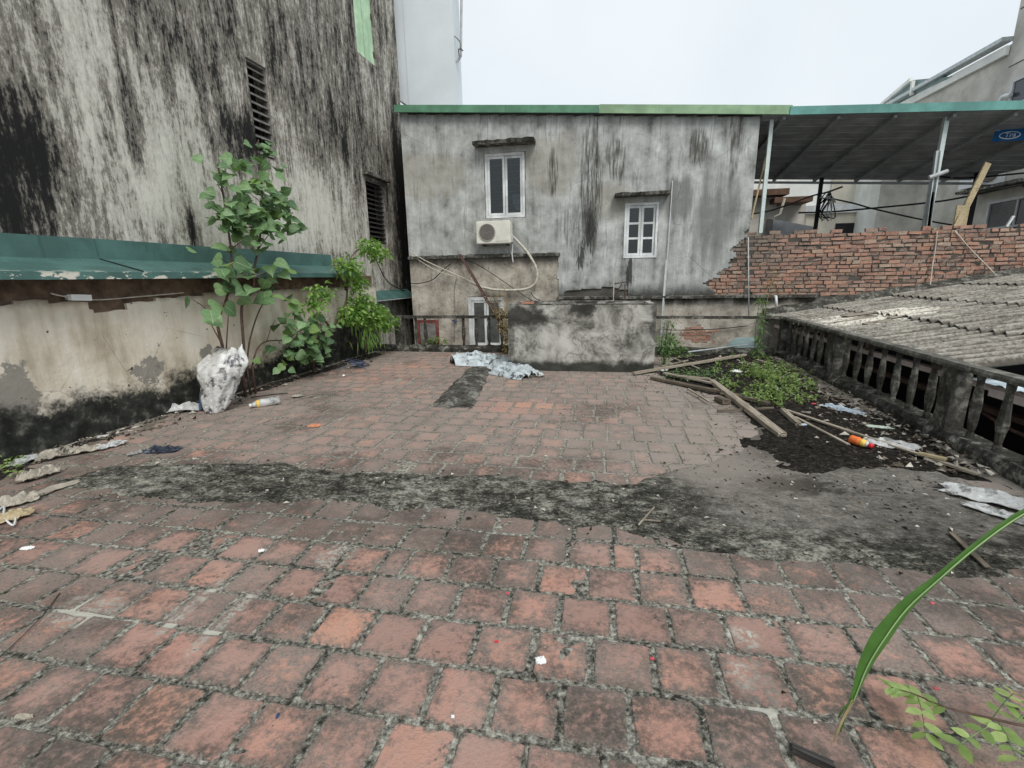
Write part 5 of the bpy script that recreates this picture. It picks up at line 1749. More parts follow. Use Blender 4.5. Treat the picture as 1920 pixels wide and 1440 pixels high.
cable('insulated_hose', 'cream insulated hose looping down from the air conditioner unit', [P(958, 440, HY - .05), P(970, 452, HY), P(990, 475, HY), P(1006, 505, HY), P(1004, 530, HY), P(985, 542, HY), P(950, 544, HY), P(920, 542, HY), P(895, 535, HY + .03)], .028, 'cream_pipe', 'hose')
cable('drain_tube', 'thin white drain tube hanging straight below the air conditioner', [P(960, 448, HY), P(961, 465, HY), P(960, 476, HY), P(962, 492, HY + .02)], .014, 'pvc', 'tube')
cable('white_cable', 'upper of two pale cables sagging from the house corner to the rusty bar', [P(768, 472, FY - .05), P(800, 490, FY - .12), P(850, 513, FY - .15), P(880, 527, FY - .15), P(905, 540, FY - .13)], .011, 'cream_pipe')
cable('white_cable', 'lower of two pale cables sagging from the house corner to the rusty bar', [P(770, 478, FY - .05), P(800, 497, FY - .1), P(825, 510, FY - .14), P(860, 521, FY - .14), P(896, 537, FY - .12)], .009, 'cream_pipe')
cable('black_cable', 'black cable curving across the house wall left of the rusty bar', [P(770, 531, FY - .04), P(788, 531, FY - .06), P(812, 524, FY - .07), P(832, 505, FY - .07), P(846, 494, FY - .03)], .010, 'black')
cable('black_cable', 'thin black cable slanting behind the rusty bar towards the tank', [P(872, 486, FY - .04), P(895, 496, FY - .08), P(930, 518, FY - .1), P(962, 540, FY - .1), P(985, 556, FY - .1), P(1010, 570, FY - .05)], .008, 'black')
cable('thin_wire', 'thin dark wire hanging straight down the old render left of the lower window', [P(857, 518, FY - .05), P(852, 545, FY - .03), P(853, 580, FY - .02), P(852, 640, FY - .02)], .006, 'slat_lt', 'wire')
cable('black_cable', 'short black cable dropping to the tank rim right of the hose', [P(995, 548, FY - .05), P(1005, 560, FY - .1), P(1030, 569, FY - .1)], .008, 'black')
cable('black_cable', 'thin black cable across the brick patch right of the tank', [P(1235, 618, FY - .03), P(1280, 619, FY - .06), P(1340, 617, FY - .06), P(1402, 611, FY - .04)], .009, 'black')
m = MB(); a_, b_ = P(862, 477, FY - .06), P(936, 602, 8.6); m.beam(a_, b_, .06, .012); m.beam(a_ + Vector((.03, 0, -.02)), b_ + Vector((.03, 0, -.02)), .01, .05)
tag(m.build('steel_angle', M['rust']), 'rusty steel angle bar slanting from the ledge down beside the tank', 'steel bar')
for k, (xa, ya_, xb, yb_, lb, r_) in enumerate(((1261, 339, 1243, 604, 'tall thin grey pipe standing right of the small white window', .010), (1249, 488, 1240, 610, 'shorter thicker grey pipe beside the tall thin pipe', .019))):
    a_, b_ = P(xa, ya_, FY - .03 - .05 * k), P(xb, yb_, FY - .06 - .06 * k)
    m = MB(); m.tube([a_, b_, b_ + (b_ - a_).normalized() * 1.2], r_, 8)
    tag(m.build('wall_pipe', M['grey_pipe'], None, True), lb, 'pipe')
a_ = P(1403, 445, FY - .05); m = MB(); m.tube([a_, P(1404, 592, FY - .3)], .012, 6)
tag(m.build('wall_pipe', M['grey_pipe'], None, True), 'thin upright rod where render meets the brick wall', 'pipe')
# little brackets over the tank
bt = thing('angle_bracket', 'small rusty pipe frame on the ledge behind the tank', 'bracket')
for (p_, q_) in (((1151, 512), (1150, 572)), ((1150, 560), (1166, 532)), ((1172, 532), (1171, 572)), ((1152, 532), (1178, 528))):
    m = MB(); m.tube([P(*p_, FY - .18), P(*q_, FY - .18)], .012, 6); m.build('bar', M['rust' if p_[0] != 1151 else 'cream_pipe'], bt)
m = MB(); m.tube([P(1455, 556, FY - .25), P(1456, 576, FY - .25)], .025, 8); m.tube([P(1450, 556, FY - .02), P(1455, 556, FY - .25)], .025, 8)
tag(m.build('pipe_spout', M['pvc'], None, True), 'short white drain spout at the foot of the brick wall', 'pipe')
for (pts, lb) in (([P(1757, 434, FY - .02), P(1753, 470, FY - .03), P(1748, 500, FY - .05), P(1744, 535, FY - .12)], 'pale cord hanging straight down the brick wall'),
                  ([P(1790, 433, FY - .02), P(1822, 470, FY - .03), P(1850, 498, FY - .05), P(1870, 519, FY - .1)], 'pale cord slanting down the brick wall to the right')):
    cable('hanging_cord', lb, pts, .011, 'cream_pipe', 'cord')
# overhead service cables behind the wall
cable('service_cable', 'thick black service cable rising left to right behind the canopy posts', [P(1400, 402, 13.5), P(1440, 396, 13.5), P(1480, 383, 13.4), P(1520, 368, 13.3), P(1552, 360, 12.9), P(1580, 350, 12.8)], .022, 'black')
cable('service_cable', 'thick black service cable running nearly level to the right building', [P(1497, 399, 13.3), P(1560, 397, 13.2), P(1640, 390, 13.0), P(1740, 380, 12.8), P(1800, 371, 12.8), P(1925, 344, 12.6)], .022, 'black')
cable('service_cable', 'black service cable sloping down right to the brick wall timber', [P(1562, 373, 12.9), P(1600, 381, 12.9), P(1640, 392, 12.9), P(1740, 414, 12.9), P(1830, 428, 12.9), P(1900, 434, 12.9)], .018, 'black')
cable('service_cable', 'upper black cable with grey joint running right under the canopy', [P(1760, 331, 12.7), P(1800, 334, 12.7), P(1850, 331, 12.7), P(1925, 324, 12.4)], .020, 'black')
kn = thing('cable_knot', 'tangle of black cables tied to the rear canopy post', 'cable')
for k in range(9):
    pts = []
    for i in range(5):
        pts.append(P(1553 + rnd.uniform(-22, 14), 372 + i * 9 + rnd.uniform(-8, 8), 12.85 - rnd.uniform(0, .12)))
    pts[2] = P(1557 + rnd.uniform(-3, 3), 365 + rnd.uniform(-5, 12), 12.87)
    m = MB(); m.tube(spline(pts, 6), .013, 5); m.build('loop', M['black' if k % 3 else 'grey_pipe'], kn)
# leaning thin pole by the left post
m = MB(); m.tube([P(1409, 410, FY + .05), P(1436, 295, FY + .3)], .018, 6)
tag(m.build('bamboo_pole', M['wood_y']), 'thin bamboo pole leaning behind the left canopy post', 'pole')
m = MB()
a_, b_ = P(884, 302, FY), P(1, 1, FY)
cable('wall_cable', 'dark cable sagging from the far shrub to the louvred window', [PL(686, 450, T0) + SNOR * .05, PL(715, 520, T0) + SNOR * .08, PL(740, 540, T0) + SNOR * .08, PL(766, 548, T0) + SNOR * .05], .012, 'black')
cable('wall_cable', 'thin pale cable running along the top of the low left wall', [PL(90, 550, L0) + SNOR * .03, PL(120, 556, L0) + SNOR * .02, PL(180, 562, L0) + SNOR * .02, PL(260, 556, L0) + SNOR * .02, PL(340, 549, L0) + SNOR * .03], .007, 'cream_pipe')
ad = thing('cable_adapter', 'white plastic cable adapter fixed to the low left wall under the awning', 'adapter')
a_ = PL(146, 558, L0)
Rm_ = Matrix.Translation(a_ + SNOR * .03) @ Matrix.Rotation(-SK, 4, 'Z') @ Matrix.Rotation(radians(-4), 4, 'X')
m = MB(); m.box((-.028, -.085, -.028), (.02, .085, .028), 0, None, 0, Rm_); m.build('body', M['adapter'], ad)
for k in range(3):
    m = MB(); m.box((-.02, -.112, -.02 + k * .016), (.012, -.086, -.012 + k * .016), 0, None, 0, Rm_); m.build('pin', M['white'], ad)
# things seen through the far balustrade
rf = thing('framed_board', 'red framed grey board standing behind the far balustrade', 'board')
x0, x1, z0, z1 = rect(9.4, 781, 600, 824, 662)
for (a_, b_, c_, d_) in ((x0, x0 + .05, z0 - .6, z1), (x1 - .05, x1, z0 - .6, z1), (x0 + .05, x1 - .05, z1 - .07, z1)):
    m = MB(); m.box((a_, 9.4, c_), (b_, 9.45, d_)); m.build('frame_bar', M['redpaint'], rf)
m = MB(); m.box((x0 + .06, 9.415, z0 - .6), (x1 - .06, 9.44, z1 - .08)); m.build('board', M['slat_lt'], rf)
m = MB(); m.box((x0 - .1, 9.35, -4), (x1 + .1, 9.55, z0 - .6)); tag(m.build('alley_plinth', M['ledge']), 'concrete plinth in the alley behind the far balustrade', 'plinth')
sp = thing('metal_board', 'pale blue green board lying beyond the kerb in the far right corner', 'board')
m = MB()
pts = [Vector((2.3, 8.98, .06)), Vector((2.98, 8.98, .06)), Vector((3.05, 9.75, .20)), Vector((2.7, 9.75, .18))]
m.add([p for p in pts] + [p + Vector((0, 0, .015)) for p in pts], [(3, 2, 1, 0), (4, 5, 6, 7), (0, 1, 5, 4), (1, 2, 6, 5), (2, 3, 7, 6), (3, 0, 4, 7)])
m.build('sheet', M['slat_teal'], sp)
m = MB(); m.tube([G(1290, 660, .14), G(1402, 646, .16)], .014, 6)
tag(m.build('thin_rod', M['galv']), 'thin grey rod resting on the kerb right of the tank', 'rod')

# ================================================================== PLANTS
def leaf_mesh(name, prof, fold=0.22, droop=0.25, stalk=0.0, mat=None):
    """leaf along +Y, length 1, midrib fold and drooping tip"""
    m = MB()
    n = len(prof)
    for i, (t, w_) in enumerate(prof):
        z = -droop * t * t
        m.v += [(-w_, t - 0.10 * w_ * (1 - t) * 2, z + fold * w_), (0, t, z), (w_, t - 0.10 * w_ * (1 - t) * 2, z + fold * w_)]
    for i in range(n - 1):
        a_ = i * 3
        for k in (0, 1):
            m.f.append((a_ + k, a_ + k + 1, a_ + k + 4, a_ + k + 3)); m.mi.append(0); m.rn.append(.5)
    if stalk:
        m.tube([(0, -stalk, 0.06), (0, -stalk * .5, .04), (0, 0.02, 0)], [.012, .011, .010], 3, 1, .5, False)
    me = bpy.data.meshes.new(name)
    me.from_pydata(m.v, [], m.f)
    for k in mat: me.materials.append(k)
    me.polygons.foreach_set('material_index', m.mi)
    me.polygons.foreach_set('use_smooth', [True] * len(m.f))
    me.update()
    return me
HEART = [(-0.08, 0.24), (0.05, 0.43), (0.20, 0.51), (0.38, 0.49), (0.56, 0.37), (0.72, 0.21), (0.85, 0.07), (1.0, 0.004)]
LEAVES = [leaf_mesh('leaf', HEART, f_, d_, 0.42, (M['ficus'], M['bark'])) for f_, d_ in ((.14, .12), (.30, .3), (.06, .05), (.2, .18))]
def put_leaf(par, p, d, up, s):
    d = d.normalized()
    x = d.cross(up)
    if x.length < .05: x = d.cross(Vector((1, 0, 0)))
    x.normalize()
    z = x.cross(d)
    o = bpy.data.objects.new('leaf', rnd.choice(LEAVES))
    COL.objects.link(o)
    o.parent = par
    o.matrix_local = Matrix.Translation(p + d * s * .42) @ Matrix(((x.x, d.x, z.x, 0), (x.y, d.y, z.y, 0), (x.z, d.z, z.z, 0), (0, 0, 0, 1))) @ Matrix.Scale(s, 4)
    return o
PP = (-4.58, 2.77)      # plane of the sapling, a hand's breadth off the wall
def pp(x, y, off=0.0): return PL(x, y, PP) + SNOR * off
fx = thing('ficus_sapling', 'leggy fig sapling with heart shaped leaves growing behind the white sack', 'sapling')
STEMS = [([(417, 700), (416, 655), (410, 605), (425, 565), (430, 520), (431, 470), (426, 420), (418, 365), (410, 305)], .020),
         ([(453, 700), (455, 655), (455, 575), (470, 545), (480, 500), (487, 455), (493, 390), (490, 330), (482, 262)], .020),
         ([(462, 690), (470, 640), (485, 590), (500, 555), (515, 520)], .013),
         ([(470, 690), (480, 655), (500, 640), (535, 637), (560, 622), (575, 612)], .013),
         ([(420, 690), (424, 640), (427, 590), (428, 560)], .010),
         ([(413, 640), (400, 615), (394, 600)], .008), ([(411, 605), (398, 592), (394, 570)], .009), ([(411, 607), (396, 594), (378, 575), (362, 562)], .008)]
paths = []
for pts, r_ in STEMS:
    path = spline([pp(x, y, rnd.uniform(-.02, .03)) for x, y in pts], 5)
    if pts[0][1] >= 690: path[0].z = -0.005
    m = MB(); n = len(path)
    m.tube(path, [r_ * (1 - .62 * i / n) for i in range(n)], 6)
    m.build('stem', M['bark'], fx, True)
    paths.append(path)
def twig(p, q, r_=.006):
    mid = (p + q) / 2 + Vector((0, 0, .02))
    m = MB(); m.tube([p, mid, q], [r_, r_ * .8, r_ * .5], 5); m.build('twig', M['bark'], fx, True)
def rdir(lat=1.0, zc=0.0, zs=.35):
    a_ = rnd.uniform(0, 2 * pi)
    return Vector((cos(a_) * .8 + .25, sin(a_) * lat, rnd.gauss(zc, zs)))
def leaf_at(px, py, s, dpx=None, dpy=None, off=None, droop=0):
    """leaf whose stalk starts at a surveyed spot on the plant"""
    off = rnd.uniform(-.12, .26) if off is None else off
    p = pp(px, py, off)
    d = rdir(1.0, -0.25 + droop, .3) if dpx is None else (pp(px + dpx, py + dpy, off + rnd.uniform(-.05, .1)) - p)
    up = Vector((rnd.gauss(.6, .4), rnd.gauss(-.65, .4), rnd.gauss(.75, .35)))
    put_leaf(fx, p, d, up, s)
# crown of the right stem and of the left stem, thick middle, big lower leaves
for k in range(10):
    leaf_at(482 + rnd.gauss(0, 9), 268 + rnd.uniform(-6, 22), rnd.uniform(.10, .13), rnd.choice((-1, 1)) * rnd.uniform(15, 30), rnd.uniform(-6, 18))
for (cx, y0, y1, n, sp) in ((486, 275, 345, 24, 18), (408, 300, 360, 24, 15), (450, 345, 400, 46, 46), (502, 350, 410, 46, 22), (465, 385, 430, 52, 46), (418, 375, 430, 44, 24), (500, 395, 440, 40, 24), (460, 425, 470, 26, 46)):
    for k in range(n):
        leaf_at(cx + rnd.gauss(0, sp * .6), rnd.uniform(y0, y1), rnd.uniform(.10, .15))
for (px, py) in ((395, 490), (415, 492), (440, 505), (400, 510), (455, 520), (430, 520), (475, 515), (490, 525), (500, 535), (470, 540), (450, 545), (505, 545), (515, 555), (485, 555), (430, 540), (495, 500), (480, 490), (450, 488), (410, 530), (398, 545), (360, 560), (366, 575), (380, 565), (352, 575), (372, 585), (520, 530), (510, 520), (440, 470), (465, 480), (420, 500), (445, 530), (465, 505), (485, 540), (500, 560), (410, 480), (430, 485), (475, 560), (455, 500), (495, 515), (512, 565), (388, 500), (525, 560), (405, 520), (440, 555)):
    leaf_at(px + rnd.uniform(-4, 4), py + rnd.uniform(-8, 4), rnd.uniform(.145, .20), None, None, rnd.uniform(-.05, .28), -.15)
for k in range(120):
    a_ = rnd.uniform(0, 2 * pi); rr_ = sqrt(rnd.random())
    leaf_at(556 + 48 * rr_ * cos(a_), 630 + 46 * rr_ * sin(a_) , rnd.uniform(.095, .145), None, None, rnd.uniform(-.08, .35), -.1)
for k in range(14):
    leaf_at(rnd.uniform(470, 600), rnd.uniform(655, 690), rnd.uniform(.09, .12), None, None, rnd.uniform(-.05, .25))
# twigs reaching the side foliage
for (x0, y0, x1, y1) in ((431, 470, 470, 445), (486, 465, 515, 430), (427, 430, 395, 400), (424, 405, 455, 385), (492, 400, 535, 385), (489, 425, 540, 400), (418, 365, 390, 350), (492, 385, 455, 365), (489, 330, 510, 315), (430, 500, 395, 485), (480, 520, 505, 505), (510, 535, 525, 545), (560, 622, 590, 640), (540, 637, 570, 660), (500, 640, 520, 600), (575, 612, 595, 600)):
    twig(pp(x0, y0), pp(x1, y1, rnd.uniform(-.05, .18)))

def leaf_quad(mb, p, d, nrm, l, w_, mi=0):
    d = d.normalized()
    s = d.cross(nrm)
    if s.length < .05: s = d.cross(Vector((1, .3, .2)))
    s.normalize()
    u = s.cross(d) * (w_ * .35)
    r_ = rnd.random()
    mb.add([p, p + d * l * .45 + s * w_ + u, p + d * l - Vector((0, 0, l * .18)), p + d * l * .45 - s * w_ + u, p + d * l * .5], [(0, 1, 4), (1, 2, 4), (2, 3, 4), (3, 0, 4)], mi, r_)
def cloud(mb, c, rad, n, l, w_, droop=-.2, mi=0, lv=.35):
    for k in range(n):
        v = Vector((rnd.gauss(0, 1), rnd.gauss(0, 1), rnd.gauss(0, 1))).normalized() * (rnd.random() ** .45)
        p = Vector(c) + Vector((v.x * rad[0], v.y * rad[1], v.z * rad[2]))
        d = Vector((v.x + rnd.gauss(0, .5), v.y + rnd.gauss(0, .5), droop + rnd.gauss(0, lv)))
        leaf_quad(mb, p, d, Vector((rnd.gauss(0, .5), rnd.gauss(0, .5), 1)), l * rnd.uniform(.7, 1.25), w_ * rnd.uniform(.8, 1.2), mi)
SP = (-4.45, 2.77)
def sp_(x, y, off=0.0): return PL(x, y, SP) + SNOR * off
sb = thing('leafy_shrub', 'bright green shrub with small leaves at the far end of the left wall', 'shrub')
base = PL(586, 690, (-4.6, 2.77)); base.z = -0.005
m = MB()
for pts in ([base, sp_(590, 650), sp_(605, 628), sp_(640, 600), sp_(665, 575), sp_(680, 560)], [sp_(640, 600), sp_(650, 560), sp_(652, 520), sp_(660, 480), sp_(680, 462)], [sp_(665, 580), sp_(700, 600), sp_(725, 605)], [sp_(650, 545), sp_(632, 510), sp_(625, 495)], [sp_(620, 615), sp_(590, 575), sp_(588, 548)]):
    s_ = spline(pts, 5)
    mm = MB(); mm.tube(s_, [.02 * (1 - .7 * i / len(s_)) for i in range(len(s_))], 5)
    mm.build('branch', M['bark'], sb, True)
m = MB()
for (x, y, rx, rz2, n) in ((652, 590, 30, 22, 260), (690, 592, 34, 24, 300), (715, 605, 24, 18, 150), (665, 565, 26, 16, 160), (640, 500, 24, 22, 170), (655, 530, 18, 18, 120), (683, 465, 24, 18, 150), (700, 478, 18, 14, 70), (588, 550, 22, 20, 90), (575, 575, 18, 14, 50)):
    c = sp_(x, y, .12)
    k_ = (c - CAM).dot(FW) / F
    cloud(m, c, (.2, rx * k_ * 1.35, rz2 * k_ * 1.05), int(n * 1.5), .095, .024)
m.build('foliage', M['shrub'], sb)
gt = thing('grass_tuft', 'hanging tuft of bright grass below the small leaved shrub', 'grass')
m = MB()
for k in range(110):
    p = sp_(rnd.gauss(678, 9), rnd.uniform(600, 642), rnd.uniform(.02, .22))
    leaf_quad(m, p, Vector((rnd.gauss(0, .25), rnd.gauss(0, .35), -1)), Vector((1, -.5, 0)), rnd.uniform(.08, .26), .009)
tag(m.build('blades', M['shrub'], gt), kind='stuff')
m = MB(); m.tube([sp_(678, 660, .08) * 1, sp_(678, 640, .1), sp_(676, 600, .1)], .012, 5); m.v = [(x, y, max(z, -.004)) for x, y, z in m.v]; m.build('stem', M['bark'], gt)

# weed patch in the far right corner
wd = MB()
for k in range(430):
    a_ = rnd.uniform(0, 2 * pi); rr_ = rnd.random() ** .62
    x, y = 1438 + 92 * rr_ * cos(a_), 718 + 50 * rr_ * sin(a_)
    x += (y - 722) * 0.75
    g = G(x, y)
    if g.x > onl(B0, g.y) - .03 or fbm(g.x, g.y, 3, 2.6) < -.10 + .0 * rr_: continue
    h = rnd.uniform(.05, .26) * (1.15 - rr_ * .75)
    lean = Vector((rnd.gauss(0, .35), rnd.gauss(0, .35), 1)).normalized()
    tip = g + lean * h
    wd.tube([g - Vector((0, 0, .01)), tip], .0028, 3, 0, .1, False)
    nl_ = int(4 + h * 34)
    for j in range(nl_):
        p = g.lerp(tip, rnd.uniform(.25, 1.0))
        leaf_quad(wd, p, Vector((rnd.gauss(0, 1), rnd.gauss(0, 1), rnd.gauss(.25, .3))), Vector((rnd.gauss(0, .3), rnd.gauss(0, .3), 1)), rnd.uniform(.03, .075), rnd.uniform(.006, .013))
tag(wd.build('weed_patch', M['weed']), 'low bright green weeds spreading in the far right corner', None, None, 'stuff')
m = MB()
for k in range(420):
    g = G(rnd.gauss(1305, 32), rnd.gauss(705, 7))
    leaf_quad(m, g + Vector((0, 0, rnd.uniform(.015, .05))), Vector((rnd.gauss(0, 1), rnd.gauss(0, 1), .2)), Vector((0, 0, 1)), rnd.uniform(.03, .055), .012)
tag(m.build('moss_patch', M['weed_d']), 'yellowish moss and seedlings between the planks beside the tank', None, None, 'stuff')
def tall_weed(name, label, x, y, top, n, lean, sp_r, mat='weed_d', leaf=(.14, .2), lw=.012):
    t = thing(name, label, 'weed')
    g = G(x, y)
    for k in range(n):
        b_ = g + Vector((rnd.gauss(0, sp_r), rnd.gauss(0, sp_r), -.008 - g.z + .0))
        h = top * rnd.uniform(.55, 1)
        q = b_ + Vector((lean * h + rnd.gauss(0, .05), rnd.gauss(0, .05), h))
        pts = spline([b_, b_.lerp(q, .5) + Vector((rnd.gauss(0, .02), rnd.gauss(0, .02), 0)), q], 5)
        m = MB(); m.tube(pts, [.008 * (1 - .6 * i / len(pts)) for i in range(len(pts))], 5); m.build('stem', M['weed_d'], t, True)
        m = MB()
        for i in range(int(h * 40)):
            p = pts[rnd.randrange(2, len(pts))]
            leaf_quad(m, p, Vector((rnd.gauss(0, 1), rnd.gauss(0, 1), rnd.uniform(-.5, .5))), Vector((0, 0, 1)), rnd.uniform(*leaf), lw)
        m.build('leaves', M[mat], t)
    return t
tw = tall_weed('tall_weed', 'tall narrow leaved weed standing against the rod in the far right corner', 1412, 674, 1.05, 4, .02, .05)
m = MB(); c = G(1425, 674) + Vector((.1, .1, 1.25)); cloud(m, c, (.13, .1, .28), 240, .035, .008, .2); tag(m.build('seed_head', M['dryleaf'], tw), kind='stuff')
m = MB(); m.tube([G(1414, 674), c + Vector((0, 0, .25))], .006, 4); m.build('stem', M['dry'], tw)
tall_weed('tank_weed', 'leafy green weed climbing the pipes right of the tank', 1243, 688, .80, 5, .0, .06, 'weed_d', (.06, .11), .017)
cr_ = thing('creeping_weed', 'low creeping weed with round leaves on the kerb right of the tank', 'weed')
m = MB()
for (x, y, rx, n) in ((1262, 655, .25, 170), (1285, 672, .3, 150), (1315, 680, .22, 70), (1250, 640, .18, 90)):
    c = P(x, y, 8.55); cloud(m, c, (rx, .14, .11), n, .085, .022, .05)
m.build('foliage', M['weed_d'], cr_)
m = MB(); m.tube(spline([G(1240, 690), P(1255, 665, 8.5), P(1285, 675, 8.5), P(1320, 684, 8.5)], 5), .008, 5); m.build('stem', M['bark'], cr_)
# withered climber by the tank
dr = thing('withered_climber', 'withered brown climbing plant hanging at the left end of the tank', 'dry plant')
b_ = Vector((-1.48, 8.66, 0.09))
for k in range(16):
    q = P(rnd.uniform(905, 962), rnd.uniform(520, 600), 8.62) + Vector((0, rnd.uniform(-.06, .08), 0))
    mid = b_.lerp(q, .5) + Vector((rnd.gauss(0, .05), rnd.gauss(0, .03), rnd.gauss(0, .05)))
    pts = spline([b_ + Vector((rnd.gauss(0, .04), 0, 0)), mid, q], 5)
    m = MB(); m.tube(pts, [.007 * (1 - .7 * i / len(pts)) for i in range(len(pts))], 4); m.build('stem', M['dry'], dr)
m = MB()
for (x, y, rx, rz2, n) in ((945, 612, .14, .16, 300), (938, 585, .16, .14, 220), (950, 635, .1, .12, 200), (925, 560, .2, .1, 90), (948, 655, .07, .1, 120)):
    cloud(m, P(x, y, 8.62), (rx, .09, rz2), n, .04, .013, -.5)
m.build('foliage', M['dryleaf'], dr)
# plant behind the far balustrade
al = thing('alley_plant', 'small bright leafed plant seen through the far balustrade', 'plant')
m = MB()
for (x, y) in ((808, 640), (820, 636), (830, 645), (800, 646)):
    cloud(m, P(x, y, 9.3), (.09, .08, .05), 12, .15, .024, .1)
m.build('foliage', M['weed'], al)
m = MB(); a_ = P(815, 640, 9.3); m.tube([Vector((a_.x, 9.3, -4)), a_], .012, 5); m.build('stem', M['bark'], al)
m = MB(); cloud(m, P(853, 600, FY - .05), (.03, .02, .05), 10, .07, .02, -1); tag(m.build('cable_tag', M['blue']), 'scrap of blue plastic caught on the thin hanging wire', 'scrap')

# foreground grass blade: a long leaf arching in from a stalk beside the viewer
def at(x, y, zc): return CAM + ray(x, y) * zc
gb = thing('grass_plant', 'long green grass leaf arching in from the lower right edge', 'grass')
cl_ = [(2120, 905, .72), (2000, 930, .73), (1915, 965, .74), (1830, 1025, .75), (1760, 1085, .76), (1700, 1140, .77), (1655, 1200, .78), (1625, 1250, .79), (1605, 1300, .80), (1590, 1335, .81)]
wds = [.006, .006, .0055, .0055, .0065, .012, .0165, .012, .006, .0035]
m = MB()
c3 = [at(*c) for c in cl_]
ctr = spline(c3, 4); n = len(ctr)
for i, p in enumerate(ctr):
    t = i / 4
    k0 = min(int(t), len(wds) - 2); w_ = wds[k0] + (wds[k0 + 1] - wds[k0]) * (t - k0)
    tg = (ctr[min(i + 1, n - 1)] - ctr[max(i - 1, 0)]).normalized()
    s = tg.cross(FW).normalized()
    nn_ = s.cross(tg)
    m.v += [tuple(p + s * w_ + nn_ * w_ * .35), tuple(p), tuple(p - s * w_ * 1.0 + nn_ * w_ * .35)]
for i in range(n - 1):
    for k in (0, 1):
        m.f.append((i * 3 + k, i * 3 + k + 1, i * 3 + k + 4, i * 3 + k + 3)); m.mi.append(0); m.rn.append(.6)
m.build('leaf_blade', M['blade'], gb, True)
m = MB(); m.tube([p - FW * .0012 for p in ctr], [.0011] * (len(ctr) - 6) + [.0008] * 6, 5); m.build('midrib', M['midrib'], gb, True)
for (x1, y1) in ((1572, 1345), (1563, 1392), (1576, 1372)):
    m = MB(); m.tube(spline([at(1600, 1312, .803), at((1600 + x1) / 2 - 3, (1312 + y1) / 2, .81), at(x1, y1, .82)], 4), [.0032 - .0002 * i for i in range(9)], 4)
    m.build('split_tip', M['blade'] if x1 != 1563 else M['dry'], gb)
b_ = at(2120, 905, .72)
m = MB(); m.tube(spline([b_, b_ + Vector((.05, .0, -.06)), b_ + Vector((.09, 0, -.4)), Vector((b_.x + .1, b_.y, .0))], 5), .006, 5); m.build('stalk', M['blade'], gb)
# foreground trailing branch with oval leaflets
vn = thing('trailing_branch', 'thin branch with small oval leaflets trailing over tiles at lower right', 'branch')
vp_ = spline([G(1672, 1290, .10), G(1715, 1302, .10), G(1770, 1325, .11), G(1850, 1345, .12), G(1925, 1362, .13), G(2050, 1385, .12), G(2200, 1405, .004)], 5)
m = MB(); m.tube(vp_, [.0022 + .0001 * i for i in range(len(vp_))], 5); m.build('stem', M['bark'], vn)
OV = [(0.0, .03), (.15, .18), (.4, .27), (.65, .24), (.85, .12), (1.0, .01)]
OVM = leaf_mesh('leaflet', OV, .12, .12, 0, (M['weed'],))
at_ = OVM.attributes.new('rnd', 'FLOAT', 'FACE'); at_.data.foreach_set('value', [.35] * len(OVM.polygons))
OVM2 = leaf_mesh('leaflet', OV, .12, .12, 0, (M['weed'],))
at_ = OVM2.attributes.new('rnd', 'FLOAT', 'FACE'); at_.data.foreach_set('value', [.85] * len(OVM2.polygons))
def leaflet(p, d, s):
    d = d.normalized(); x = d.cross(Vector((rnd.gauss(0, .3), rnd.gauss(0, .3), 1))).normalized(); z = x.cross(d)
    o = bpy.data.objects.new('leaflet', rnd.choice((OVM, OVM2))); COL.objects.link(o); o.parent = vn
    o.matrix_local = Matrix.Translation(p) @ Matrix(((x.x, d.x, z.x, 0), (x.y, d.y, z.y, 0), (x.z, d.z, z.z, 0), (0, 0, 0, 1))) @ Matrix.Scale(s, 4)
for i in range(0, 11):
    p = vp_[i]
    tg = (vp_[i + 1] - vp_[i]).normalized()
    sd_ = tg.cross(Vector((0, 0, 1)))
    for s in (-1, 1):
        if i > 5 and rnd.random() < .5: continue
        leaflet(p, -tg * .7 + sd_ * s * rnd.uniform(.5, 1) + Vector((0, 0, rnd.uniform(-.1, .25))), rnd.uniform(.035, .05))
for (bx, by, ex, ey, zz) in ((1720, 1304, 1735, 1375, .09), (1870, 1352, 1905, 1420, .12), (1860, 1348, 1900, 1300, .13), (1880, 1352, 1800, 1395, .11), (1900, 1358, 1945, 1330, .13)):
    p, q = G(bx, by, .11), G(ex, ey, zz)
    s_ = spline([p, p.lerp(q, .5) + Vector((0, 0, .01)), q], 4)
    m = MB(); m.tube(s_, .0014, 4); m.build('twig', M['weed_d'], vn)
    for k in (2, 4, 6, 8):
        for s in (-1, 1):
            leaflet(s_[k], (q - p).normalized() * .5 + (q - p).normalized().cross(Vector((0, 0, 1))) * s * .8 + Vector((0, 0, rnd.uniform(-.2, .2))), rnd.uniform(.035, .055))

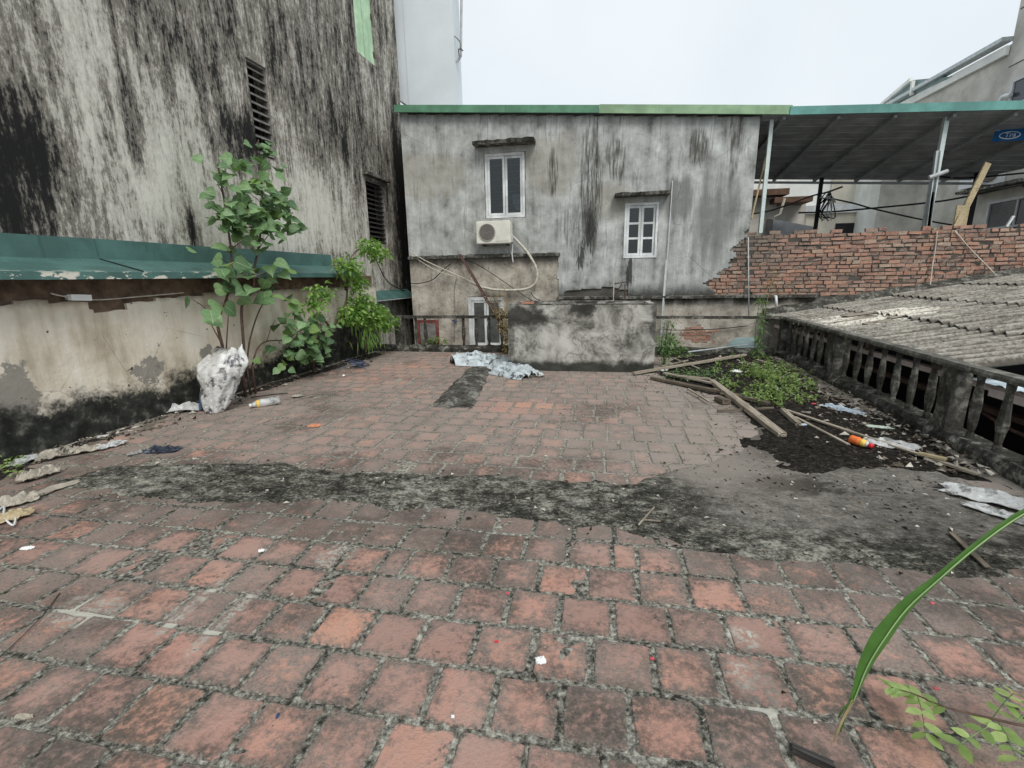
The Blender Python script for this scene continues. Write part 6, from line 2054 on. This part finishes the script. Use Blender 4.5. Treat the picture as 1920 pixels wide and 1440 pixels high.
# ================================================================== RUBBISH
def crumple(name, label, cat, c, sx, sy, h, mat, rz=0, z0=0.004, group=None, n=14, seed=0, th=.004):
    m = MB()
    s0 = rnd.uniform(0, 50) + seed
    ca, sa = cos(rz), sin(rz)
    pos = {}
    for i in range(n + 1):
        for j in range(n + 1):
            u, v = i / n * 2 - 1, j / n * 2 - 1
            rag = 1 + .45 * fbm(u * 1.4, v * 1.4, s0, 1.6)
            # round the square a little
            k = 1 - .16 * (u * u * v * v)
            x, y = u * sx / 2 * rag * k, v * sy / 2 * rag * k
            e = max(abs(u), abs(v))
            z = z0 + h * max(0, .45 + 1.5 * fbm(u * 1.7, v * 1.7, s0 + 9, 1.5, 4)) * (1 - .6 * e ** 3)
            pos[i, j] = (c[0] + x * ca - y * sa, c[1] + x * sa + y * ca, z + (c[2] if len(c) > 2 else 0))
    idx = {}
    for k in pos:
        idx[k] = len(m.v); m.v.append(pos[k])
    nb = len(m.v)
    for k in pos:
        x, y, z = pos[k]; m.v.append((x, y, z - th))
    def q(*f): m.f.append(f); m.mi.append(0); m.rn.append(.5)
    for i in range(n):
        for j in range(n):
            a_, b_, c_, d_ = idx[i, j], idx[i + 1, j], idx[i + 1, j + 1], idx[i, j + 1]
            q(a_, b_, c_, d_); q(d_ + nb, c_ + nb, b_ + nb, a_ + nb)
    for i in range(n):
        for (a_, b_) in (((i + 1, 0), (i, 0)), ((i, n), (i + 1, n)), ((0, i), (0, i + 1)), ((n, i + 1), (n, i))):
            q(idx[a_], idx[b_], idx[b_] + nb, idx[a_] + nb)
    o = m.build(name, M[mat])
    return tag(o, label, cat, group)
# white sack leaning on the wall
m = MB()
nr, ns = 60, 72
sb_ = G(405, 772)
top = PL(420, 668, (-4.45, 2.77))
for i in range(nr + 1):
    t = i / nr
    c = sb_.lerp(Vector((sb_.x - .02, sb_.y + .20, .0)), t) + Vector((0, 0, .66 * t))
    ra = .105 + .15 * min(1, t * 1.5) ** .8 - .05 * max(0, t - .8) * 5
    rb_ = ra * (.78 - .35 * max(0, t - .6))
    for k in range(ns):
        a_ = 2 * pi * k / ns
        e = 1 + .40 * fbm(cos(a_) * .9, sin(a_) * .9, t * 1.6, 1.9, 2)
        cre = abs(nz(cos(a_) * 1.5 + .6 * t, sin(a_) * 1.5, t * 2.6, 2.2)) + .6 * abs(nz(cos(a_) * 2, sin(a_) * 2 + t, t * 4.5, 3.6)) + .35 * abs(nz(cos(a_), sin(a_) - t, t * 3, 9))
        e -= .24 * (.45 - min(.45, cre)) ** 1.2
        zt = c.z + (.20 * fbm(cos(a_) * 1.3, sin(a_) * 1.3, 5, 1.5) + .05 * cos(a_ - .5)) * t ** 2
        m.v.append((c.x + cos(a_) * ra * e + .07 * t, c.y + sin(a_) * rb_ * e, max(.004, zt)))
for i in range(nr):
    for k in range(ns):
        k2 = (k + 1) % ns
        m.f.append((i * ns + k, i * ns + k2, (i + 1) * ns + k2, (i + 1) * ns + k)); m.mi.append(0); m.rn.append(.5)
m.f += [tuple(reversed(range(ns))), tuple(nr * ns + k for k in range(ns))]; m.mi += [0, 0]; m.rn += [.5, .5]
sk = thing('rubbish_sack', 'torn white woven sack propped against the left wall', 'sack')
m.build('sack_body', M['sack'], sk, True)
crumple('x', None, None, (sb_.x - .18, sb_.y + .06), .12, .2, .30, 'sackblue', .5, .02).name = 'blue_panel'
bp = bpy.data.objects.get('blue_panel'); bp.parent = sk
for k in list(bp.keys()): del bp[k]
crumple('plastic_rag', 'grey plastic film bunched beside the foot of the white sack', 'film', G(340, 770)[:2], .5, .22, .10, 'film', .35, .01)
# clear bottle
def bottle(name, label, pa, pb, prof, cols):
    t = thing(name, label, 'bottle')
    a_, b_ = Vector(pa), Vector(pb)
    d = (b_ - a_); L = d.length; d.normalize()
    q = Vector((0, 0, 1)).rotation_difference(d).to_matrix().to_4x4()
    for (z0, z1, nm, mt) in cols:
        pr = [(r_, z * L) for r_, z in prof if z0 - 1e-6 <= z <= z1 + 1e-6]
        m = MB(); m.lathe(pr, a_, 14, M=q); m.build(nm, M[mt], t, True)
    return t
a_, b_ = G(526, 757), G(468, 766)
bottle('plastic_bottle', 'crushed clear plastic bottle with yellow band lying left on the tiles', (a_.x, a_.y, .05), (b_.x, b_.y, .035),
       [(.03, 0), (.052, .03), (.046, .15), (.053, .28), (.045, .4), (.052, .55), (.050, .68), (.048, .72), (.040, .78), (.03, .86), (.02, .93), (.02, 1)], [(0, .68, 'body', 'film'), (.68, .78, 'band', 'yellow'), (.78, .93, 'neck', 'film'), (.93, 1, 'cap', 'white')])
a_, b_ = G(1592, 836), G(1640, 850)
bottle('orange_bottle', 'small bottle with orange and yellow label and red cap on the soil', (a_.x, a_.y, .066), (a_.x + (b_.x - a_.x) * .9, a_.y + (b_.y - a_.y) * .9, .052),
       [(.028, 0), (.037, .04), (.035, .2), (.038, .35), (.032, .48), (.034, .55), (.032, .62), (.027, .72), (.017, .8), (.017, .82), (.02, .83), (.02, 1)], [(0, .48, 'body', 'orange'), (.48, .72, 'label', 'yellow'), (.72, .82, 'neck', 'white'), (.82, 1, 'cap', 'red')])
# tarp: one crumpled sheet trailing from the tank corner
m = MB()
ta = [G(862, 688), G(905, 668), G(940, 668), G(958, 690), G(995, 712)]
nn1, nn2 = 60, 44
ctr = spline([Vector((-2.42, 7.42, 0)), Vector((-2.0, 7.75, 0)), Vector((-1.65, 7.6, 0)), Vector((-1.32, 6.95, 0)), Vector((-0.90, 6.5, 0))], 24)
n1 = len(ctr)
for i, c in enumerate(ctr):
    t = i / (n1 - 1)
    tg = (ctr[min(i + 1, n1 - 1)] - ctr[max(i - 1, 0)]).normalized()
    s = Vector((-tg.y, tg.x, 0))
    wdth = (.42 + .10 * sin(t * 9)) * (1 - .55 * t ** 3) * min(1, .3 + t * 4)
    for j in range(nn2 + 1):
        v = j / nn2 * 2 - 1
        q = c + s * (v * wdth * (1 + .3 * fbm(t * 5, v * 2, 3, 1.5)))
        rdg = (1 - 2.2 * abs(nz(t * 5 + v * .6, v * 1.6, 8, 1.5))) * .55 + (1 - 2.5 * abs(nz(t * 9, v * 3 + t * 2, 2, 1.6))) * .3
        fold = .12 * (1 - t * .45) * max(0, .12 + rdg + .5 * fbm(t * 4, v * 2.2, 8, 1.6, 3)) * (1 - v ** 4)
        if q.x > tx0 - .02 and q.y > ty0 - .02:
            q.y = min(q.y, ty0 - .02) if q.x > tx0 + .15 else q.y
            q.x = min(q.x, tx0 - .03) if q.y > ty0 - .02 else q.x
        m.v.append((q.x, q.y, .006 + fold * 1.6))
for i in range(n1 - 1):
    for j in range(nn2):
        k = i * (nn2 + 1) + j
        m.f.append((k, k + nn2 + 1, k + nn2 + 2, k + 1)); m.mi.append(0); m.rn.append(.5)
tag(m.build('crumpled_tarp', M['tarp'], None, True), 'crumpled pale blue tarp trailing from the left corner of the tank', 'tarp')
crumple('navy_rag', 'small navy rag lying on the tiles left of centre', 'rag', G(304, 846)[:2], .30, .13, .055, 'navy', .25)
# planks and sticks on the right
def plank(label, p, q, w_, h, mat='wood', z0=.02, z1=.02, name='plank', cat='plank'):
    w_ *= .78
    a_, b_ = Vector((p[0], p[1], z0)), Vector((q[0], q[1], z1))
    L = (b_ - a_).length
    mb = bmesh.new(); bmesh.ops.create_cube(mb, size=1)
    bmesh.ops.subdivide_edges(mb, edges=mb.edges[:], cuts=3, use_grid_fill=True)
    for v in mb.verts:
        e = Vector((v.co.x * w_, v.co.y * L, v.co.z * h))
        e += Vector((.05 * w_ * nz(e.y * 5, e.x * 30, L), .012 * nz(e.x * 60, e.z * 60, L), .12 * h * nz(e.y * 6, e.x * 40, 3)))
        v.co = e
    me = bpy.data.meshes.new(name); mb.to_mesh(me); mb.free(); me.materials.append(M[mat])
    o = bpy.data.objects.new(name, me); COL.objects.link(o)
    d = (b_ - a_).normalized()
    o.location = (a_ + b_) / 2
    o.rotation_euler = d.to_track_quat('Y', 'Z').to_euler()
    return tag(o, label, cat)
g = lambda x, y: G(x, y)[:2]
plank('long pale plank lying from the tank corner to the weeds', g(1188, 704), g(1396, 676), .075, .03, 'wood', .035, .10)
plank('thick pale plank with nail holes pointing at the viewer', g(1333, 722), g(1466, 822), .10, .045, 'wood', .06, .03)
plank('dark wet plank under the long pale plank', g(1222, 712), g(1345, 738), .09, .03, 'wood_d', .03, .03)
plank('pale split plank beside the dark wet plank', g(1245, 707), g(1340, 728), .07, .02, 'wood', .06, .06)
plank('short pale board across the planks by the moss', g(1268, 714), g(1330, 722), .06, .02, 'wood', .075, .085)
plank('dark plank running beneath the weeds', g(1335, 735), g(1440, 762), .08, .03, 'wood_d', .035, .035)
plank('thin dark stick pointing right under the weeds', g(1345, 775), g(1450, 770), .025, .02, 'wood_d', .03, .03, 'stick', 'stick')
plank('short broken stump of timber near the orange bottle', g(1466, 776), g(1496, 802), .06, .04, 'wood', .045, .035, 'timber_stump', 'timber')
plank('long thin pale batten running along the soil past the orange bottle', g(1475, 776), g(1830, 896), .045, .016, 'wood', .04, .03, 'batten', 'batten')
plank('thinner batten beside the long one ending at the orange bottle', g(1490, 788), g(1590, 840), .035, .014, 'wood', .035, .03, 'batten', 'batten')
plank('yellow tan wood offcut lying on the far end of the long batten', g(1720, 862), g(1772, 874), .05, .02, 'wood_y', .055, .055, 'wood_offcut', 'wood')
plank('rusty flat strip on the screed at the right edge', g(1783, 1006), g(1850, 1072), .035, .008, 'wood_d', .022, .022, 'strip', 'strip')
plank('small dark block of wood left of the thick plank', g(1346, 752), g(1362, 760), .12, .05, 'wood_d', .035, .035, 'wood_block', 'wood')
plank('charred stick lying on the tiles at the lower right', g(1482, 1408), g(1562, 1446), .026, .022, 'char', .016, .016, 'charred_stick', 'stick')
plank('pale Y shaped twig on the dark cement band, long limb', g(1198, 990), g(1226, 958), .010, .008, 'wood', .025, .025, 'twig', 'twig')
plank('pale short twig touching the long limb on the dark cement band', g(1207, 981), g(1238, 984), .008, .007, 'wood', .025, .025, 'twig', 'twig')
rn2 = random.Random(3)
for k, (x, y, x2, y2, mt) in enumerate(((1240, 690, 1290, 680, 'wood'), (1262, 676, 1310, 696, 'wood'), (1275, 672, 1318, 686, 'wood_d'), (1232, 700, 1262, 690, 'wood_d'), (1290, 735, 1330, 760, 'wood'), (1350, 745, 1400, 752, 'wood_d'))):
    plank(('bleached stick crossing behind the long pale plank', 'second bleached stick nearest the creeping weed', 'dark stick beneath the creeping weed', 'dark stick at the tank corner', 'thin pale stick below the split plank', 'dark stick touching the thick plank')[k], g(x, y), g(x2, y2), .03, .018, mt, .03 + .01 * (k % 3), .04, 'stick', 'stick')
crumple('plastic_film', 'pale blue plastic film by the kerb beyond the orange bottle', 'film', g(1580, 772), .45, .14, .05, 'bluefilm', -.9, .02)
crumple('plastic_film', 'crumpled clear plastic film right of the orange bottle', 'film', g(1672, 838), .38, .2, .05, 'film', -.5, .02)
crumple('plastic_film', 'torn grey plastic film at the right edge by the kerb', 'film', g(1845, 935), .42, .26, .05, 'film', -.6, .015)
crumple('plastic_film', 'thin torn film strip at the far right edge', 'film', g(1890, 975), .40, .10, .04, 'film', -.9, .015)
crumple('green_card', 'pale green card scrap lying by the kerb', 'card', g(1648, 806), .2, .07, .01, 'mintpaper', -.2, .03)
crumple('paper_scrap', 'small white paper scrap on the tiles at bottom centre', 'paper', g(1014, 1240), .042, .034, .014, 'paper', .4)
crumple('paper_scrap', 'white paper crumb on the tiles left of centre', 'paper', g(490, 1034), .03, .022, .012, 'paper', .4)
crumple('paper_scrap', 'pale plaster flake at the left edge of the tiles', 'flake', g(52, 1029), .07, .03, .015, 'paper', .2)
crumple('paper_scrap', 'pale flake on the tiles at bottom left', 'flake', g(45, 1345), .06, .02, .01, 'scrap', .1)
crumple('seed_pod', 'small oval yellowish seed on the dark cement band', 'seed', g(1511, 1043), .022, .015, .008, 'scrap', .2, .02)
crumple('red_scrap', 'tiny pink scrap on the tiles near the middle', 'scrap', g(952, 1113), .016, .009, .004, 'pink', .2)
crumple('red_scrap', 'tiny red scrap on the tiles left of the white paper', 'scrap', g(931, 1204), .016, .009, .004, 'red', .2)
crumple('red_scrap', 'tiny faded red scrap on the tiles right of the white paper', 'scrap', g(1223, 1236), .016, .009, .004, 'pink', .2)
crumple('red_scrap', 'tiny pink scrap beside the trailing branch', 'scrap', g(1755, 1292), .016, .009, .004, 'pink', .2)
crumple('red_scrap', 'tiny pink scrap behind the grass leaf', 'scrap', g(1748, 1132), .016, .009, .004, 'pink', .2)
crumple('red_scrap', 'small red scrap on the soil under the weeds', 'scrap', g(1525, 762), .05, .02, .012, 'pink', .2, .03)
crumple('blue_scrap', 'tiny blue scrap in a tile joint at bottom left', 'scrap', g(521, 1343), .009, .018, .006, 'blue', .2)
crumple('cigarette_stub', 'tiny cream crumb on a tile at bottom centre', 'crumb', g(849, 1345), .012, .010, .006, 'paper', .2)
crumple('orange_shard', 'orange tile shard on the floor in front of the clear bottle', 'shard', g(590, 799), .13, .08, .02, 'orange_clay' if 'orange_clay' in M else 'brick', .2)
for k, (x, y, sx, sy, h, mt, lb) in enumerate(((75, 895, .26, .13, .08, 'scrap', 'grey buff board scrap at the left edge under the wall'), (110, 858, .30, .12, .09, 'scrap', 'curled buff sheet scrap lying along the left wall'),
        (160, 848, .24, .12, .07, 'scrap', 'torn pale flake right of the curled sheet by the left wall'), (210, 838, .22, .11, .06, 'film', 'pale shiny scrap nearest the orange tile by the left wall'),
        (30, 945, .24, .15, .07, 'scrap', 'buff cardboard piece at the left edge of the floor'), (18, 975, .22, .14, .06, 'wood_y', 'tan cardboard piece lowest at the left edge'),
        (85, 925, .40, .10, .02, 'scrap', 'flat pale strip beside the buff cardboard'), (255, 852, .12, .05, .02, 'film', 'small white flake left of the navy rag'), (195, 820, .10, .06, .015, 'film', 'small pale disc scrap against the left wall'), (50, 868, .22, .10, .06, 'film', 'white shiny scrap by the weed at the left edge'))):
    c_ = G(x, y)
    crumple('floor_scrap', lb, 'scrap', (max(c_.x, onl(L0, c_.y) + sy * .6), c_.y), sx, sy, h, mt, 1.35 - .25 * (k % 3), .012)
for k, (x, y, s_) in enumerate(((495, 692, .16), (470, 700, .2), (520, 702, .14), (545, 690, .12), (560, 745, .16), (620, 670, .14), (598, 672, .16), (440, 735, .12), (645, 707, .06))):
    crumple('wall_foot_scrap', ('pale scrap under the sapling', 'brown leaf heap right of the white sack', 'curled scrap left of the low fig leaves', 'grey scrap below the fig leaves', 'flat grey scrap on the tiles near the clear bottle', 'white flake near the bright shrub', 'pale film shred by the wall under the shrub', 'dark scrap at the foot of the white sack', 'small white stone on orange tiles')[k], 'scrap', g(x, y), s_, s_ * .45, .03, ('scrap', 'litter', 'scrap', 'film', 'scrap', 'paper', 'film', 'litter', 'paper')[k], .2 * k, .02)
for k, (x, y, sx, h, mt, lb) in enumerate(((1000, 706, .3, .02, 'scrap', 'thin pale scrap at the foot of the tank'), (1380, 700, .16, .05, 'paper', 'white broken chunk between planks and weeds'), (1345, 678, .16, .06, 'scrap', 'reddish rubble chunk on the kerb by the long plank'), (1240, 697, .2, .04, 'film', 'white scrap under the plank end by the tank'), (1510, 800, .10, .02, 'bluefilm', 'tiny pale blue scrap on the soil above the thin batten'))):
    crumple('rubble_scrap', lb, 'scrap', g(x, y), sx, sx * .5, h, mt, .1 * k, .02)
# blue wire tangle
bw_ = thing('wire_tangle', 'tangle of thin blue wire on the orange tiles at the far left', 'wire')
c = G(675, 690)
for k in range(12):
    pts = [c + Vector((rnd.gauss(0, .09), rnd.gauss(0, .10), abs(rnd.gauss(.04, .05)) + .006)) for i in range(5)]
    m = MB(); m.tube(spline(pts, 6), .0035, 4); m.build('strand', M['blue' if k % 3 else 'black'], bw_)
for (x0, y0, x1, y1, lb) in ((0, 1232, 112, 1112, 'thin black wire crossing tiles at the left edge'), (540, 737, 470, 745, 'fine dark twig near the clear bottle')):
    a_, b_ = G(x0, y0, .006), G(x1, y1, .006)
    m = MB(); m.tube(spline([a_, a_.lerp(b_, .5) + Vector((.02, .01, .006)), b_], 5), .0022 if x0 == 0 else .006, 4)
    tag(m.build('floor_wire', M['black']), lb, 'wire')
m = MB(); m.tube(spline([G(-20, 975, .02), G(6, 950, .03), G(8, 970, .03), G(25, 985, .02), G(30, 965, .03)], 5), .006, 5)
tag(m.build('curled_string', M['pvc']), 'thin white cord curled at the left edge of the floor', 'cord')
ws = MB()
for k in range(40):
    leaf_quad(ws, G(rnd.uniform(0, 45), rnd.uniform(870, 900)) + Vector((0, 0, rnd.uniform(.02, .08))), Vector((rnd.gauss(0, 1), rnd.gauss(0, 1), .3)), Vector((0, 0, 1)), .05, .014)
fw = thing('floor_weed', 'small green weed in the litter at the left edge', 'weed')
tag(ws.build('leaves', M['weed'], fw), kind='stuff')
# loose pebbles, crumbs and leaf bits too small to count
cb = MB()
def crumb(x, y, s, z=0.0, mi=0):
    q = [Vector((rnd.gauss(0, s), rnd.gauss(0, s), 0)) for k in range(3)]
    b_ = Vector((x, y, z))
    cb.add([b_ + q[0], b_ + q[1], b_ + q[2], b_ + Vector((0, 0, s * rnd.uniform(.4, 1)))], [(0, 1, 3), (1, 2, 3), (2, 0, 3)], mi)
for k in range(900):
    y = rnd.uniform(1.0, 8.6)
    x = rnd.uniform(onl(L0, y) + .1, onl(B0, y) - .05)
    crumb(x, y, rnd.choice((.004, .006, .008, .012)) * (1 if y > 2.5 else .6), .001, rnd.choice((0, 0, 1, 2)))
for k in range(1500):
    y = rnd.uniform(3.6, 8.6)
    x = onl(B0, y) - abs(rnd.gauss(0, .45)) - .02
    if pdist(x, y, SOIL) > 0: crumb(x, y, rnd.choice((.008, .012, .018, .03)), .022, rnd.choice((0, 1, 2, 2)))
for k in range(900):
    y = rnd.uniform(2.2, 8.6)
    x = onl(L0, y) + abs(rnd.gauss(0, .22)) + .02
    crumb(x, y, rnd.choice((.006, .012, .02, .028)), .008, rnd.choice((0, 1, 2, 2)))
for k in range(2600):
    x, y = rnd.uniform(-3.9, 2.8), rnd.uniform(2.0, 4.2)
    if pdist(x, y, SCREED) > -.05: crumb(x, y, rnd.choice((.003, .005, .008, .012)), .009, rnd.choice((0, 1, 2, 3)))
for k in range(2600):
    y = rnd.uniform(3.0, 7.0)
    x = rnd.uniform(.6, 2.9)
    d_ = pdist(x, y, SOIL)
    if -.45 < d_ < .1 and rnd.random() < math.exp(min(0, d_) * 6) and x < onl(B0, y): crumb(x, y, rnd.choice((.005, .008, .012)), .008, 3)
tag(cb.build('loose_crumbs', [M['chip'], M['litter'], M['wood_d'], M['soil']]), 'loose mortar crumbs and leaf bits scattered over the terrace', None, None, 'stuff')
